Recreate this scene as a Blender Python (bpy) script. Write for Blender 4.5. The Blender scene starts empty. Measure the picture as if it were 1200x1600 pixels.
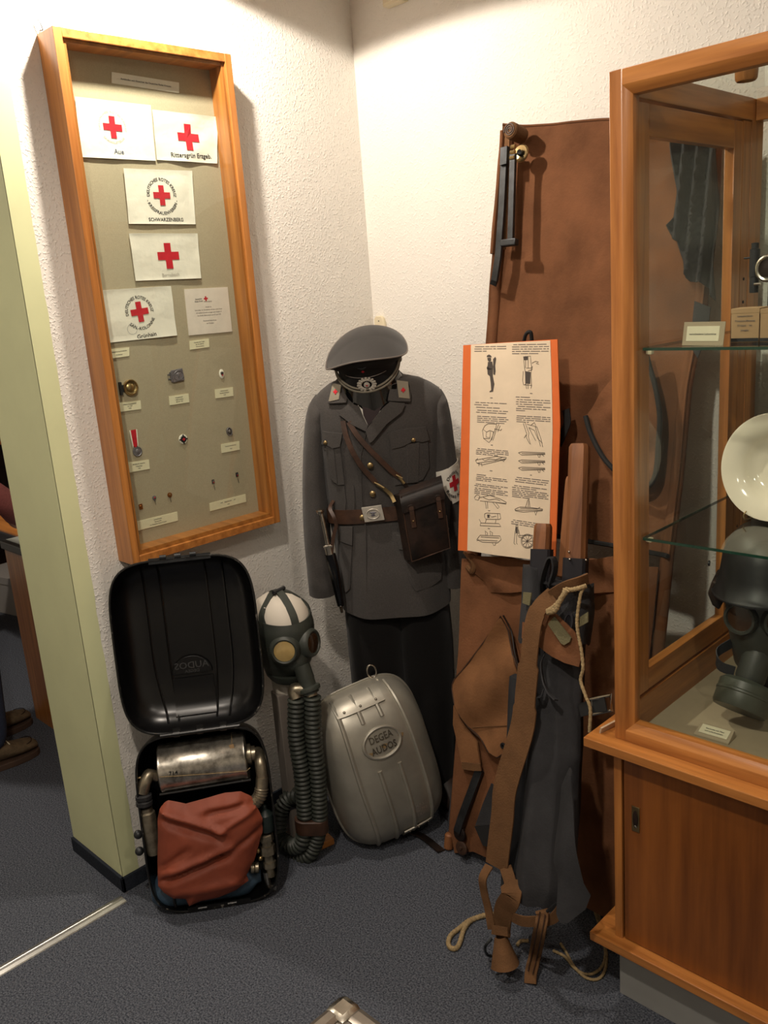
import bpy, bmesh, math, random
from mathutils import Matrix, Vector, noise as mnoise
random.seed(7)
scene = bpy.context.scene
COL = scene.collection
pi = math.pi

# ------------------------------------------------------------------ camera
CAM_H = 1.6
FPX = 1357.1                       # focal length in pixels of a 1200 x 1600 frame
CR = Matrix(((0.71174585, 0.69858904, -0.07342482),
             (-0.12100625, 0.22490418, 0.96683794),
             (0.69193593, -0.67925803, 0.24460826)))   # world -> camera
camd = bpy.data.cameras.new('camera')
camd.sensor_width = 36.0
camd.lens = FPX * 36.0 / 1600.0
camd.clip_start = 0.05
cam = bpy.data.objects.new('camera', camd)
COL.objects.link(cam)
cam.matrix_world = Matrix.Translation((0, 0, CAM_H)) @ CR.transposed().to_4x4()
scene.camera = cam

# ------------------------------------------------------------------ world, exposure
world = bpy.data.worlds.new('world')
scene.world = world
world.use_nodes = True
world.node_tree.nodes['Background'].inputs[0].default_value = (1.0, 0.86, 0.72, 1)
world.node_tree.nodes['Background'].inputs[1].default_value = 0.05
vs = scene.view_settings
vs.view_transform = 'Standard'
vs.look = 'None'
vs.gamma = 1.0
vs.use_curve_mapping = False
vs.exposure = 1.1
WARM = (1.0, 0.88, 0.75)
SPOT_W = 25.0                      # the shaded lamp over the wall case
# the other ceiling spots: place and watts
ROOM_SPOTS = [((-0.75, 0.15, 2.62), 38.0), ((0.35, 0.55, 2.62), 11.0), ((-0.2, -0.9, 2.62), 10.0), ((-3.6, 0.6, 2.62), 45.0)]

# ------------------------------------------------------------------ helpers
def lin(c):
    return tuple(((x / 255.0) / 12.92 if x / 255.0 <= 0.04045 else (((x / 255.0) + 0.055) / 1.055) ** 2.4) for x in c)

def ray(px, py):
    return CR.transposed() @ Vector(((px - 600) / FPX, -(py - 800) / FPX, -1.0))

def on_floor(px, py, z=0.0):
    d = ray(px, py); t = (z - CAM_H) / d.z
    return Vector((0, 0, CAM_H)) + d * t

class Frame:
    """a local coordinate system of a thing: x to the right, y away from the viewer, z up"""
    def __init__(s, o, ang=0, tilt=0, roll=0):
        s.M = (Matrix.Translation(o) @ Matrix.Rotation(math.radians(ang), 4, 'Z')
               @ Matrix.Rotation(math.radians(tilt), 4, 'X') @ Matrix.Rotation(math.radians(roll), 4, 'Y'))
        s.I = s.M.inverted()
    def at(s, px, py, y=0.0):
        c = s.I @ Vector((0, 0, CAM_H)); d = s.I.to_3x3() @ ray(px, py)
        return c + d * ((y - c.y) / d.y)
    def flo(s, px, py, z=0.0):
        return s.I @ on_floor(px, py, z)

def catmull(pts, n=6, closed=False):
    P = [Vector(p) for p in pts]
    out = []
    m = len(P)
    rng = range(m) if closed else range(m - 1)
    for i in rng:
        p0 = P[(i - 1) % m] if (closed or i > 0) else P[0] * 2 - P[1]
        p1 = P[i]; p2 = P[(i + 1) % m]
        p3 = P[(i + 2) % m] if (closed or i + 2 < m) else P[-1] * 2 - P[-2]
        for k in range(n):
            t = k / n
            out.append(0.5 * ((2 * p1) + (p2 - p0) * t + (2 * p0 - 5 * p1 + 4 * p2 - p3) * t * t + (3 * p1 - p0 - 3 * p2 + p3) * t ** 3))
    if not closed:
        out.append(P[-1])
    return out

def lerp_tab(tab, x):
    """tab: list of (x, a, b, ...) sorted by x"""
    if x <= tab[0][0]: return tab[0][1:]
    for a, b in zip(tab, tab[1:]):
        if x <= b[0]:
            t = (x - a[0]) / (b[0] - a[0]); t = t * t * (3 - 2 * t) * .5 + t * .5
            return tuple(p + (q - p) * t for p, q in zip(a[1:], b[1:]))
    return tab[-1][1:]

class MB:
    def __init__(s):
        s.v = []; s.f = []
    def add(s, verts, faces, M=None):
        o = len(s.v)
        for p in verts:
            p = Vector(p)
            s.v.append(M @ p if M else p)
        s.f += [tuple(o + i for i in f) for f in faces]
        return s
    def box(s, lo, hi, M=None):
        x0, y0, z0 = lo; x1, y1, z1 = hi
        return s.add([(x0, y0, z0), (x1, y0, z0), (x1, y1, z0), (x0, y1, z0), (x0, y0, z1), (x1, y0, z1), (x1, y1, z1), (x0, y1, z1)],
                     [(0, 3, 2, 1), (4, 5, 6, 7), (0, 1, 5, 4), (1, 2, 6, 5), (2, 3, 7, 6), (3, 0, 4, 7)], M)
    def cbox(s, c, size, M=None):
        return s.box([a - b / 2 for a, b in zip(c, size)], [a + b / 2 for a, b in zip(c, size)], M)
    def loft(s, rings, caps=True, closed=True, M=None):
        n = len(rings[0]); v = [p for r in rings for p in r]; f = []
        for i in range(len(rings) - 1):
            for j in range(n if closed else n - 1):
                k = (j + 1) % n
                f.append((i * n + j, i * n + k, (i + 1) * n + k, (i + 1) * n + j))
        if caps and closed:
            f.append(tuple(range(n))[::-1]); f.append(tuple((len(rings) - 1) * n + j for j in range(n)))
        return s.add(v, f, M)
    def lathe(s, prof, segs=20, M=None, caps=True, sx=1, sy=1):
        rings = [[(r * math.cos(2 * pi * j / segs) * sx, r * math.sin(2 * pi * j / segs) * sy, z) for j in range(segs)] for r, z in prof]
        return s.loft(rings, caps, True, M)
    def tube(s, pts, r, segs=8, closed=False, caps=True, flat=None, M=None):
        P = [Vector(p) for p in pts]; n = len(P)
        rr = r if isinstance(r, (list, tuple)) else [r] * n
        T = []
        for i in range(n):
            a = P[i - 1] if (i > 0 or closed) else P[i]; b = P[(i + 1) % n] if (i < n - 1 or closed) else P[i]
            t = (b - a); T.append(t.normalized() if t.length > 1e-9 else Vector((0, 0, 1)))
        up = Vector((0, 0, 1)) if abs(T[0].z) < 0.9 else Vector((1, 0, 0))
        N = (up - T[0] * up.dot(T[0])).normalized()
        rings = []
        for i in range(n):
            N = (N - T[i] * N.dot(T[i]))
            N = N.normalized() if N.length > 1e-6 else T[i].orthogonal().normalized()
            B = T[i].cross(N)
            f = flat or 1.0
            rings.append([P[i] + (N * math.cos(2 * pi * j / segs) + B * math.sin(2 * pi * j / segs) * f) * rr[i] for j in range(segs)])
        if closed: rings.append(rings[0])
        return s.loft(rings, caps and not closed, True, M)
    def ribbon(s, pts, w, t, side, M=None):
        """flat strap: side is one vector or a list of vectors across the strap"""
        P = [Vector(p) for p in pts]; n = len(P)
        rings = []
        for i in range(n):
            T = (P[min(i + 1, n - 1)] - P[max(i - 1, 0)]).normalized()
            S = Vector(side[i] if isinstance(side[0], (list, tuple, Vector)) else side)
            S = (S - T * S.dot(T)).normalized(); N = T.cross(S)
            ww = w[i] if isinstance(w, (list, tuple)) else w
            rings.append([P[i] + S * ww / 2 + N * t / 2, P[i] - S * ww / 2 + N * t / 2, P[i] - S * ww / 2 - N * t / 2, P[i] + S * ww / 2 - N * t / 2])
        return s.loft(rings, True, True, M)
    def grid(s, fn, nu, nv, thick=0.0, M=None):
        """sheet fn(u, v) with u, v in 0..1, thickened along its normals"""
        G = [[Vector(fn(i / nu, j / nv)) for i in range(nu + 1)] for j in range(nv + 1)]
        if not thick:
            v = [p for r in G for p in r]
            f = [(j * (nu + 1) + i, j * (nu + 1) + i + 1, (j + 1) * (nu + 1) + i + 1, (j + 1) * (nu + 1) + i) for j in range(nv) for i in range(nu)]
            return s.add(v, f, M)
        Nn = []
        for j in range(nv + 1):
            for i in range(nu + 1):
                a = G[j][min(i + 1, nu)] - G[j][max(i - 1, 0)]; b = G[min(j + 1, nv)][i] - G[max(j - 1, 0)][i]
                q = a.cross(b); Nn.append(q.normalized() if q.length > 1e-12 else Vector((0, -1, 0)))
        top = [p for r in G for p in r]
        bot = [p - q * thick for p, q in zip(top, Nn)]
        W = nu + 1; K = len(top); f = []
        for j in range(nv):
            for i in range(nu):
                a, b, c, d = j * W + i, j * W + i + 1, (j + 1) * W + i + 1, (j + 1) * W + i
                f.append((a, b, c, d)); f.append((K + d, K + c, K + b, K + a))
        edge = [i for i in range(W)] + [j * W + nu for j in range(1, nv + 1)] + [nv * W + i for i in range(nu - 1, -1, -1)] + [j * W for j in range(nv - 1, 0, -1)]
        for k in range(len(edge)):
            a = edge[k]; b = edge[(k + 1) % len(edge)]
            f.append((b, a, K + a, K + b))
        return s.add(top + bot, f, M)
    def prism(s, poly, d0, d1, M=None):
        """poly of (x, z), extruded in y from d0 (front) to d1"""
        n = len(poly)
        v = [(p[0], d0, p[1]) for p in poly] + [(p[0], d1, p[1]) for p in poly]
        f = [tuple(range(n)), tuple(range(2 * n - 1, n - 1, -1))] + [(i, n + i, n + (i + 1) % n, (i + 1) % n) for i in range(n)]
        return s.add(v, f, M)
    def sphere(s, c, r, M=None, seg=16, ring=10, sc=(1, 1, 1)):
        rings = []
        for i in range(ring + 1):
            a = -pi / 2 + pi * i / ring
            q = max(math.cos(a), 0.02)
            rings.append([(c[0] + r * sc[0] * q * math.cos(2 * pi * j / seg), c[1] + r * sc[1] * q * math.sin(2 * pi * j / seg), c[2] + r * sc[2] * math.sin(a)) for j in range(seg)])
        return s.loft(rings, True, True, M)
    def patch(s, poly, fn, thick, cell=0.02, M=None):
        """closed 2-D outline (x, z) cut into small cells, draped by fn(x, z) -> point and thickened"""
        bm = bmesh.new()
        vv = [bm.verts.new((p[0], p[1], 0)) for p in poly]
        bm.faces.new(vv)
        bm.normal_update()
        bmesh.ops.triangulate(bm, faces=bm.faces[:])
        for _ in range(5):
            es = [e for e in bm.edges if e.calc_length() > cell]
            if not es: break
            bmesh.ops.subdivide_edges(bm, edges=es, cuts=1)
            bm.normal_update()
            bmesh.ops.triangulate(bm, faces=[f for f in bm.faces if len(f.verts) > 4])
        bm.normal_update()
        bm.verts.index_update()
        P2 = [(v.co.x, v.co.y) for v in bm.verts]
        F = []
        for f in bm.faces:
            idx = [v.index for v in f.verts]
            if f.normal.z < 0: idx = idx[::-1]
            F.append(idx)
        B = [(e.link_loops[0].vert.index, e.link_loops[0].link_loop_next.vert.index, e.link_loops[0].face.normal.z) for e in bm.edges if len(e.link_faces) == 1]
        bm.free()
        top = [Vector(fn(x, z)) for x, z in P2]
        e = 1e-3; K = len(top); bot = []
        for (x, z), p in zip(P2, top):
            n = (Vector(fn(x + e, z)) - p).cross(Vector(fn(x, z + e)) - p)
            bot.append(p - (n.normalized() if n.length > 1e-12 else Vector((0, -1, 0))) * thick)
        faces = [tuple(f) for f in F] + [tuple(K + i for i in f[::-1]) for f in F]
        for a, b, nz in B:
            faces.append((a, K + a, K + b, b) if nz < 0 else (b, K + b, K + a, a))
        return s.add(top + bot, faces, M)
    def build(s, name, mat, parent=None, M=None, smooth=35, bev=0.0, bseg=2, sub=0):
        me = bpy.data.meshes.new(name)
        me.from_pydata([tuple(p) for p in s.v], [], s.f)
        bm = bmesh.new(); bm.from_mesh(me)
        bmesh.ops.recalc_face_normals(bm, faces=bm.faces[:])
        if bev:
            es = [e for e in bm.edges if len(e.link_faces) == 2 and e.calc_face_angle(0) > 0.6]
            bmesh.ops.bevel(bm, geom=es, offset=bev, segments=bseg, profile=0.5, affect='EDGES', clamp_overlap=True)
        bm.to_mesh(me); bm.free()
        me.materials.append(mat)
        if bev: smooth = min(smooth, 20)
        if smooth:
            me.shade_smooth()
            me.set_sharp_from_angle(angle=math.radians(smooth))
        o = bpy.data.objects.new(name, me)
        COL.objects.link(o)
        if parent: o.parent = parent
        if M is not None:
            if parent: o.matrix_local = M
            else: o.matrix_world = M
        if sub:
            m = o.modifiers.new('sub', 'SUBSURF'); m.levels = sub; m.render_levels = sub
        return o

def tag(o, label, cat, group=None):
    o['label'] = label; o['category'] = cat
    if group: o['group'] = group
    return o

def thing(name, label, cat, M, group=None):
    o = bpy.data.objects.new(name, None)
    o.empty_display_size = 0.05
    COL.objects.link(o)
    o.matrix_world = M
    return tag(o, label, cat, group)

def struct(o):
    o['kind'] = 'structure'
    return o

_tc = {}
def text_geo(t, size, extr=0):
    """glyph outlines as flat polygons, centred, in x (right) and y (up)"""
    k = (t, size)
    if k not in _tc:
        cu = bpy.data.curves.new('glyphs', 'FONT')
        cu.body = t; cu.size = size; cu.align_x = 'CENTER'; cu.align_y = 'CENTER'; cu.resolution_u = 2; cu.offset = size * 0.014
        ob = bpy.data.objects.new('glyphs', cu)
        COL.objects.link(ob)
        dg = bpy.context.evaluated_depsgraph_get()
        me = ob.evaluated_get(dg).to_mesh()
        _tc[k] = ([tuple(v.co) for v in me.vertices], [tuple(p.vertices) for p in me.polygons])
        ob.evaluated_get(dg).to_mesh_clear()
        bpy.data.objects.remove(ob); bpy.data.curves.remove(cu)
    return _tc[k]

def text_flat(mb, t, size, cx, cz, y, ang=0.0, M=None, stretch=1.0):
    v, f = text_geo(t, size)
    ca, sa = math.cos(ang), math.sin(ang)
    mb.add([(cx + p[0] * stretch * ca - p[1] * sa, y, cz + p[0] * stretch * sa + p[1] * ca) for p in v], f, M)

def text_arc(mb, t, size, cx, cz, r, mid, y, inward=False, M=None, ang=0.0, span=None):
    """text bent round a circle; mid = angle of its middle; inward: letters upright along the lower half"""
    v, f = text_geo(t, size)
    if span:
        w = max(p[0] for p in v) - min(p[0] for p in v); k = span * r / w
    else: k = 1.0
    out = []
    for p in v:
        if inward: a = mid + p[0] * k / r; rr = r - p[1]
        else: a = mid - p[0] * k / r; rr = r + p[1]
        out.append((cx + rr * math.cos(a + ang), y, cz + rr * math.sin(a + ang)))
    mb.add(out, f, M)

# ------------------------------------------------------------------ materials
MT = {}
def mat(name, col, rough=0.6, metal=0.0, var=0.0, vscale=20.0, bump=0.0, bscale=200.0, stretch=(1, 1, 1), col2=None, spec=0.5, sheen=0.0, lo=0.35, hi=0.65, coat=0.0, detail=4.0):
    m = bpy.data.materials.new(name); m.use_nodes = True
    nt = m.node_tree; b = nt.nodes['Principled BSDF']
    c = lin(col)
    b.inputs['Base Color'].default_value = (*c, 1)
    b.inputs['Roughness'].default_value = rough
    b.inputs['Metallic'].default_value = metal
    b.inputs['Specular IOR Level'].default_value = spec
    if sheen: b.inputs['Sheen Weight'].default_value = sheen
    if coat: b.inputs['Coat Weight'].default_value = coat; b.inputs['Coat Roughness'].default_value = 0.15
    if var or col2 or bump:
        tc = nt.nodes.new('ShaderNodeTexCoord'); mp = nt.nodes.new('ShaderNodeMapping')
        mp.inputs['Scale'].default_value = stretch
        nt.links.new(tc.outputs['Object'], mp.inputs['Vector'])
    if var or col2:
        n = nt.nodes.new('ShaderNodeTexNoise'); n.inputs['Scale'].default_value = vscale; n.inputs['Detail'].default_value = detail
        n.inputs['Roughness'].default_value = 0.6
        nt.links.new(mp.outputs[0], n.inputs['Vector'])
        r = nt.nodes.new('ShaderNodeValToRGB')
        r.color_ramp.elements[0].position = lo; r.color_ramp.elements[1].position = hi
        ca = [x * (1 - var) for x in c]; cb = lin(col2) if col2 else [min(x * (1 + var), 1) for x in c]
        r.color_ramp.elements[0].color = (*ca, 1); r.color_ramp.elements[1].color = (*cb, 1)
        nt.links.new(n.outputs['Fac'], r.inputs[0]); nt.links.new(r.outputs[0], b.inputs['Base Color'])
    if bump:
        n2 = nt.nodes.new('ShaderNodeTexNoise'); n2.inputs['Scale'].default_value = bscale; n2.inputs['Detail'].default_value = 3
        nt.links.new(mp.outputs[0], n2.inputs['Vector'])
        bp = nt.nodes.new('ShaderNodeBump'); bp.inputs['Strength'].default_value = bump; bp.inputs['Distance'].default_value = 0.004
        nt.links.new(n2.outputs['Fac'], bp.inputs['Height']); nt.links.new(bp.outputs[0], b.inputs['Normal'])
    MT[name] = m
    return m

def wood(name, col, col2, axis, rough=0.35, scale=1.0, coat=0.25):
    st = {'x': (1.2, 22, 22), 'y': (22, 1.2, 22), 'z': (22, 22, 1.2)}[axis]
    return mat(name, col, rough, 0, 0.12, 2.2 * scale, 0.04, 10, st, col2, 0.5, coat=coat, lo=0.3, hi=0.7)

def glass_mat(name, tint=(0.97, 0.99, 0.97), rough=0.02, fac=1.0):
    m = bpy.data.materials.new(name); m.use_nodes = True
    nt = m.node_tree
    for n in list(nt.nodes): nt.nodes.remove(n)
    o = nt.nodes.new('ShaderNodeOutputMaterial'); mx = nt.nodes.new('ShaderNodeMixShader')
    t = nt.nodes.new('ShaderNodeBsdfTransparent'); t.inputs[0].default_value = (*tint, 1)
    g = nt.nodes.new('ShaderNodeBsdfGlossy'); g.inputs['Roughness'].default_value = rough
    fr = nt.nodes.new('ShaderNodeFresnel'); fr.inputs[0].default_value = 1.45
    mul = nt.nodes.new('ShaderNodeMath'); mul.operation = 'MULTIPLY'; mul.inputs[1].default_value = fac
    ge = nt.nodes.new('ShaderNodeNewGeometry'); inv = nt.nodes.new('ShaderNodeMath'); inv.operation = 'SUBTRACT'; inv.inputs[0].default_value = fac
    nt.links.new(ge.outputs['Backfacing'], inv.inputs[1]); inv.use_clamp = True
    nt.links.new(fr.outputs[0], mul.inputs[0]); nt.links.new(inv.outputs[0], mul.inputs[1])
    nt.links.new(mul.outputs[0], mx.inputs[0]); nt.links.new(t.outputs[0], mx.inputs[1]); nt.links.new(g.outputs[0], mx.inputs[2])
    nt.links.new(mx.outputs[0], o.inputs[0])
    MT[name] = m
    return m

def emis(name, col, st):
    m = bpy.data.materials.new(name); m.use_nodes = True
    b = m.node_tree.nodes['Principled BSDF']
    b.inputs['Emission Color'].default_value = (*col, 1); b.inputs['Emission Strength'].default_value = st
    MT[name] = m
    return m

M_WALL = mat('wall_plaster', (236, 232, 224), 0.85, var=0.015, vscale=6, bump=0.6, bscale=150)
_nt = M_WALL.node_tree      # woodchip paper: scattered raised chips
_bp = [n for n in _nt.nodes if n.type == 'BUMP'][0]; _no = _bp.inputs['Height'].links[0].from_node
_no.inputs['Detail'].default_value = 1.5
_rp = _nt.nodes.new('ShaderNodeValToRGB'); _rp.color_ramp.elements[0].position = 0.52; _rp.color_ramp.elements[1].position = 0.72
_nt.links.new(_no.outputs['Fac'], _rp.inputs[0]); _nt.links.new(_rp.outputs[0], _bp.inputs['Height'])
_bp.inputs['Distance'].default_value = 0.0018
M_CEIL = mat('ceiling_paint', (232, 228, 220), 0.9)
M_GREEN = mat('green_gloss_paint', (218, 221, 174), 0.5, var=0.03, vscale=5)
M_CARPET = mat('blue_grey_carpet', (66, 71, 82), 0.97, var=0.38, vscale=230, bump=0.8, bscale=420, col2=(108, 112, 121), spec=0.1, detail=2)
M_SKIRT = mat('carpet_skirting', (44, 48, 56), 0.95, var=0.2, vscale=200, bump=0.5, bscale=300, spec=0.1)
M_ALU = mat('brushed_aluminium', (196, 196, 190), 0.35, 1.0, var=0.1, vscale=30)
M_WX = wood('honey_wood_x', (156, 94, 42), (198, 131, 66), 'x')
M_WY = wood('honey_wood_y', (156, 94, 42), (198, 131, 66), 'y')
M_WZ = wood('honey_wood_z', (156, 94, 42), (198, 131, 66), 'z')
M_VEN = wood('dark_veneer_z', (112, 62, 24), (150, 88, 36), 'z', scale=0.5)
M_GLASS = glass_mat('clear_glass')
M_GLASS_E = mat('green_glass_edge', (26, 62, 48), 0.15, spec=0.6)
M_BACK = mat('sand_backing_cloth', (172, 161, 138), 0.95, var=0.06, vscale=400, bump=0.2, bscale=900, spec=0.15)
M_WHITEC = mat('white_cotton', (232, 228, 216), 0.9, var=0.04, vscale=14, bump=0.25, bscale=60, spec=0.2)
M_CARD = mat('cream_card', (226, 220, 190), 0.8, var=0.03, vscale=30)
M_PAPER = mat('typed_paper', (222, 212, 202), 0.85, var=0.05, vscale=18)
M_INK = mat('black_ink', (26, 24, 30), 0.8)
M_INKG = mat('grey_ink', (112, 104, 98), 0.85)
M_INKB = mat('faded_blue_ink', (92, 98, 118), 0.85)
M_RED = mat('red_dye', (190, 22, 40), 0.85, var=0.08, vscale=40)
M_BLACK = mat('black_enamel', (10, 10, 11), 0.28, var=0.2, vscale=30, spec=0.5)
M_BLACKE = mat('worn_black_edge', (22, 22, 22), 0.35, var=0.3, vscale=60, col2=(120, 116, 108), lo=0.62, hi=0.72)
M_DMETAL = mat('dark_grey_metal', (58, 60, 62), 0.45, 0.7, var=0.25, vscale=30)
M_STEEL = mat('bright_steel', (190, 184, 172), 0.25, 1.0, var=0.15, vscale=20)
M_BADGE = mat('silver_badge', (196, 190, 178), 0.4, 0.35, var=0.15, vscale=60)
M_BRASS = mat('dull_brass', (168, 146, 104), 0.35, 1.0, var=0.2, vscale=40)
M_SILVER = mat('matt_aluminium_shell', (168, 164, 152), 0.40, 0.6, var=0.14, vscale=7, bump=0.05, bscale=30)
M_TIN = mat('stained_tin', (138, 134, 124), 0.3, 0.85, var=0.3, vscale=26, col2=(214, 208, 196), bump=0.04, bscale=40)
M_PIPE = mat('nickel_pipe', (156, 146, 126), 0.34, 0.85, var=0.3, vscale=40)
M_RUBR = mat('red_rubber', (136, 64, 41), 0.62, var=0.12, vscale=9, bump=0.1, bscale=60)
M_RUBG = mat('grey_green_rubber', (52, 56, 50), 0.5, var=0.15, vscale=20)
M_RUBD = mat('dark_rubber', (34, 34, 36), 0.6, var=0.2, vscale=20)
M_BLUE = mat('blue_enamel_tank', (58, 78, 96), 0.4, var=0.2, vscale=20)
M_LENS = mat('amber_eyepiece', (176, 150, 96), 0.12, var=0.12, vscale=30, spec=0.7)
M_LENSD = mat('dark_eyepiece', (62, 42, 26), 0.12, var=0.2, vscale=25, spec=0.7)
M_HEADW = mat('white_plaster_head', (206, 198, 184), 0.6)
M_WOOL = mat('field_grey_wool', (72, 69, 67), 0.95, var=0.14, vscale=300, bump=0.35, bscale=700, sheen=0.15, spec=0.15)
M_WOOLD = mat('charcoal_trouser_wool', (21, 20, 20), 0.95, var=0.15, vscale=200, sheen=0.1, spec=0.15)
M_FELT = mat('slate_cap_felt', (52, 50, 49), 0.9, var=0.06, vscale=300, sheen=0.2, spec=0.2)
M_BAND = mat('black_cap_velvet', (17, 16, 17), 0.9, sheen=0.1, spec=0.2)
M_PATENT = mat('black_patent_leather', (12, 12, 13), 0.12, spec=0.7)
M_CORD = mat('silver_grey_cord', (134, 128, 114), 0.6, 0.3, bump=0.6, bscale=500)
M_LEATH = mat('brown_leather', (62, 40, 27), 0.5, var=0.3, vscale=26, bump=0.15, bscale=120)
M_LEATHD = mat('dark_worn_leather', (26, 19, 16), 0.55, var=0.3, vscale=16, bump=0.15, bscale=100, col2=(46, 32, 25), spec=0.3)
M_KHAKI = mat('collar_patch_cloth', (136, 128, 112), 0.9)
M_CANV = mat('rust_brown_canvas', (112, 74, 49), 0.92, var=0.28, vscale=6, bump=0.25, bscale=160, spec=0.2, detail=8)
M_CANT = mat('tan_strap_canvas', (106, 76, 50), 0.92, var=0.18, vscale=12, bump=0.35, bscale=240, spec=0.2)
M_CANG = mat('slate_grey_canvas', (54, 54, 56), 0.92, var=0.2, vscale=9, bump=0.2, bscale=240, spec=0.2)
M_FLAP = mat('lighter_flap_canvas', (124, 86, 56), 0.92, var=0.22, vscale=9, bump=0.25, bscale=160, spec=0.2, detail=8)  # its own lighter brown, with tone added for shading that sets the flap off
M_EDGE = mat('black_webbing', (26, 26, 26), 0.85)
M_ROPE = mat('pale_hemp_rope', (160, 138, 100), 0.95, var=0.2, vscale=120, bump=0.8, bscale=260)
M_POLE = wood('worn_pole_wood', (104, 62, 34), (148, 96, 56), 'z', rough=0.6, coat=0.0)
M_ORANGE = mat('orange_board', (214, 106, 46), 0.8, var=0.03, vscale=30)
M_SHEET = mat('yellowed_print_paper', (222, 204, 178), 0.85, var=0.05, vscale=8, bump=0.08, bscale=20)
M_PORC = mat('cream_porcelain', (226, 218, 198), 0.12, spec=0.6)
M_PLINTH = mat('grey_painted_plinth', (150, 150, 146), 0.7, var=0.03, vscale=8)
M_CASEFL = mat('beige_case_lining', (156, 142, 116), 0.85, var=0.05, vscale=10)
M_IVORY = mat('ivory_plastic', (226, 214, 184), 0.4)
M_OLIVE = mat('olive_mask_rubber', (50, 52, 46), 0.45, var=0.15, vscale=18)
M_HELM = mat('black_helmet_paint', (24, 24, 26), 0.45, var=0.2, vscale=20)
M_BOXC = mat('brown_kraft_card', (172, 142, 104), 0.85, var=0.06, vscale=20)
M_GREYC = mat('grey_mount_card', (170, 156, 130), 0.9)
# ------------------------------------------------------------------ ceiling lamps
XW, YW = -2.115, 2.095             # left wall plane, right wall plane
ZC = 2.72
M_LAMP = emis('lamp_glow', WARM, 8.0)
M_SHADE = mat('white_lamp_shade', (225, 222, 215), 0.5)
def ceiling_spot(loc, watts, cone, label, blend=0.15, rad=0.03, aim=(0, 0, -1)):
    t = thing('ceiling_spotlight', label, 'lamp', Matrix.Translation((loc[0], loc[1], ZC)), 'spotlights under the ceiling')
    dz = loc[2] - ZC
    MB().lathe([(0.03, 0.0), (0.03, -0.015), (0.008, -0.016), (0.008, dz + 0.07)], 14).build('mount', M_SHADE, t)
    MB().lathe([(0.012, dz + 0.075), (0.035, dz + 0.07), (0.05, dz + 0.01), (0.048, dz + 0.01), (0.033, dz + 0.066), (0.012, dz + 0.07)], 18, caps=False).build('shade', M_SHADE, t)
    MB().sphere((0, 0, dz + 0.045), 0.02).build('bulb', M_LAMP, t)
    ld = bpy.data.lights.new('spot_light', 'SPOT')
    ld.energy = watts; ld.color = WARM; ld.spot_size = math.radians(cone); ld.spot_blend = blend; ld.shadow_soft_size = rad
    lo = bpy.data.objects.new('spot_light', ld); COL.objects.link(lo)
    lo.parent = t; lo.location = (0, 0, dz)
    return t
ceiling_spot((-1.825, 1.22, 2.5), SPOT_W, 160, 'white ceiling spotlight hanging over the framed wall case', 0.06, 0.025)
for (q, w_), lb in zip(ROOM_SPOTS, ['white ceiling spotlight over the middle of the carpet', 'white ceiling spotlight in front of the glass cabinet', 'white ceiling spotlight at the back of the room', 'white ceiling spotlight in the next room']):
    ceiling_spot(q, w_, 165, lb, 0.5, 0.05)

# ------------------------------------------------------------------ room shell
def sbox(name, lo, hi, m, parent=None):
    return struct(MB().box(lo, hi).build(name, m, parent, smooth=0))
sbox('floor', (-5.6, -2.6, -0.1), (2.2, 2.6, 0.0), M_CARPET)
sbox('ceiling', (-5.6, -2.6, ZC), (2.2, 2.6, ZC + 0.1), M_CEIL)
wl = MB().box((XW - 0.3, 0.928, 0), (XW, YW, ZC)).box((XW - 0.3, -2.5, 0), (XW, -0.05, ZC)).box((XW - 0.3, -0.05, 2.45), (XW, 0.928, ZC))
struct(wl.build('wall_left', M_WALL, smooth=0))
sbox('wall_right', (XW - 0.3, YW, 0), (2.2, YW + 0.15, ZC), M_WALL)
sbox('wall_back', (-5.6, -2.6, 0), (2.2, -2.5, ZC), M_WALL)
sbox('wall_side', (2.1, -2.5, 0), (2.2, YW, ZC), M_WALL)
sbox('wall_next_room', (-5.6, -2.5, 0), (-5.5, 2.6, ZC), M_WALL)
sbox('wall_next_room_side', (-5.5, 2.5, 0), (XW - 0.3, 2.6, ZC), M_WALL)
# green painted door jamb, wrapping a hand's width onto the wall with an uneven brush edge
g = MB()
edge = [(0.9775 + 0.0035 * mnoise.noise((z * 14, 3, 0)) + 0.0015 * mnoise.noise((z * 60, 8, 0)), z) for z in [0.045 + i * (ZC - 0.05) / 160 for i in range(161)]]
poly = [(0.9265, 0.045)] + [(e, z) for e, z in edge] + [(0.9265, ZC - 0.005)]
n = len(poly)
g.add([(XW + 0.0015, p[0], p[1]) for p in poly] + [(XW - 0.002, p[0], p[1]) for p in poly], [tuple(range(n)), tuple(range(2 * n - 1, n - 1, -1))] + [(i, n + i, n + (i + 1) % n, (i + 1) % n) for i in range(n)])
g.box((XW - 0.302, 0.9265, 0.045), (XW + 0.0012, 0.930, 2.45))
struct(g.build('trim_1', M_GREEN, smooth=0))
struct(MB().box((XW - 0.304, 0.918, 0), (XW + 0.009, 0.928, 0.046)).box((XW, 0.918, 0), (XW + 0.009, YW, 0.046)).build('baseboard_left', M_SKIRT, smooth=0, bev=0.002))
struct(MB().box((XW, YW - 0.009, 0), (1.2, YW, 0.046)).build('baseboard_right', M_SKIRT, smooth=0, bev=0.002))
th = MB().prism([(-0.019, 0.0), (-0.017, 0.0025), (-0.006, 0.0045), (-0.004, 0.0035), (0.004, 0.0035), (0.006, 0.0045), (0.017, 0.0025), (0.019, 0.0)], -0.95, 0.0)
struct(th.build('trim_2', M_ALU, M=Matrix.Translation((XW + 0.03, 0.905, 0)), smooth=0))

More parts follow.
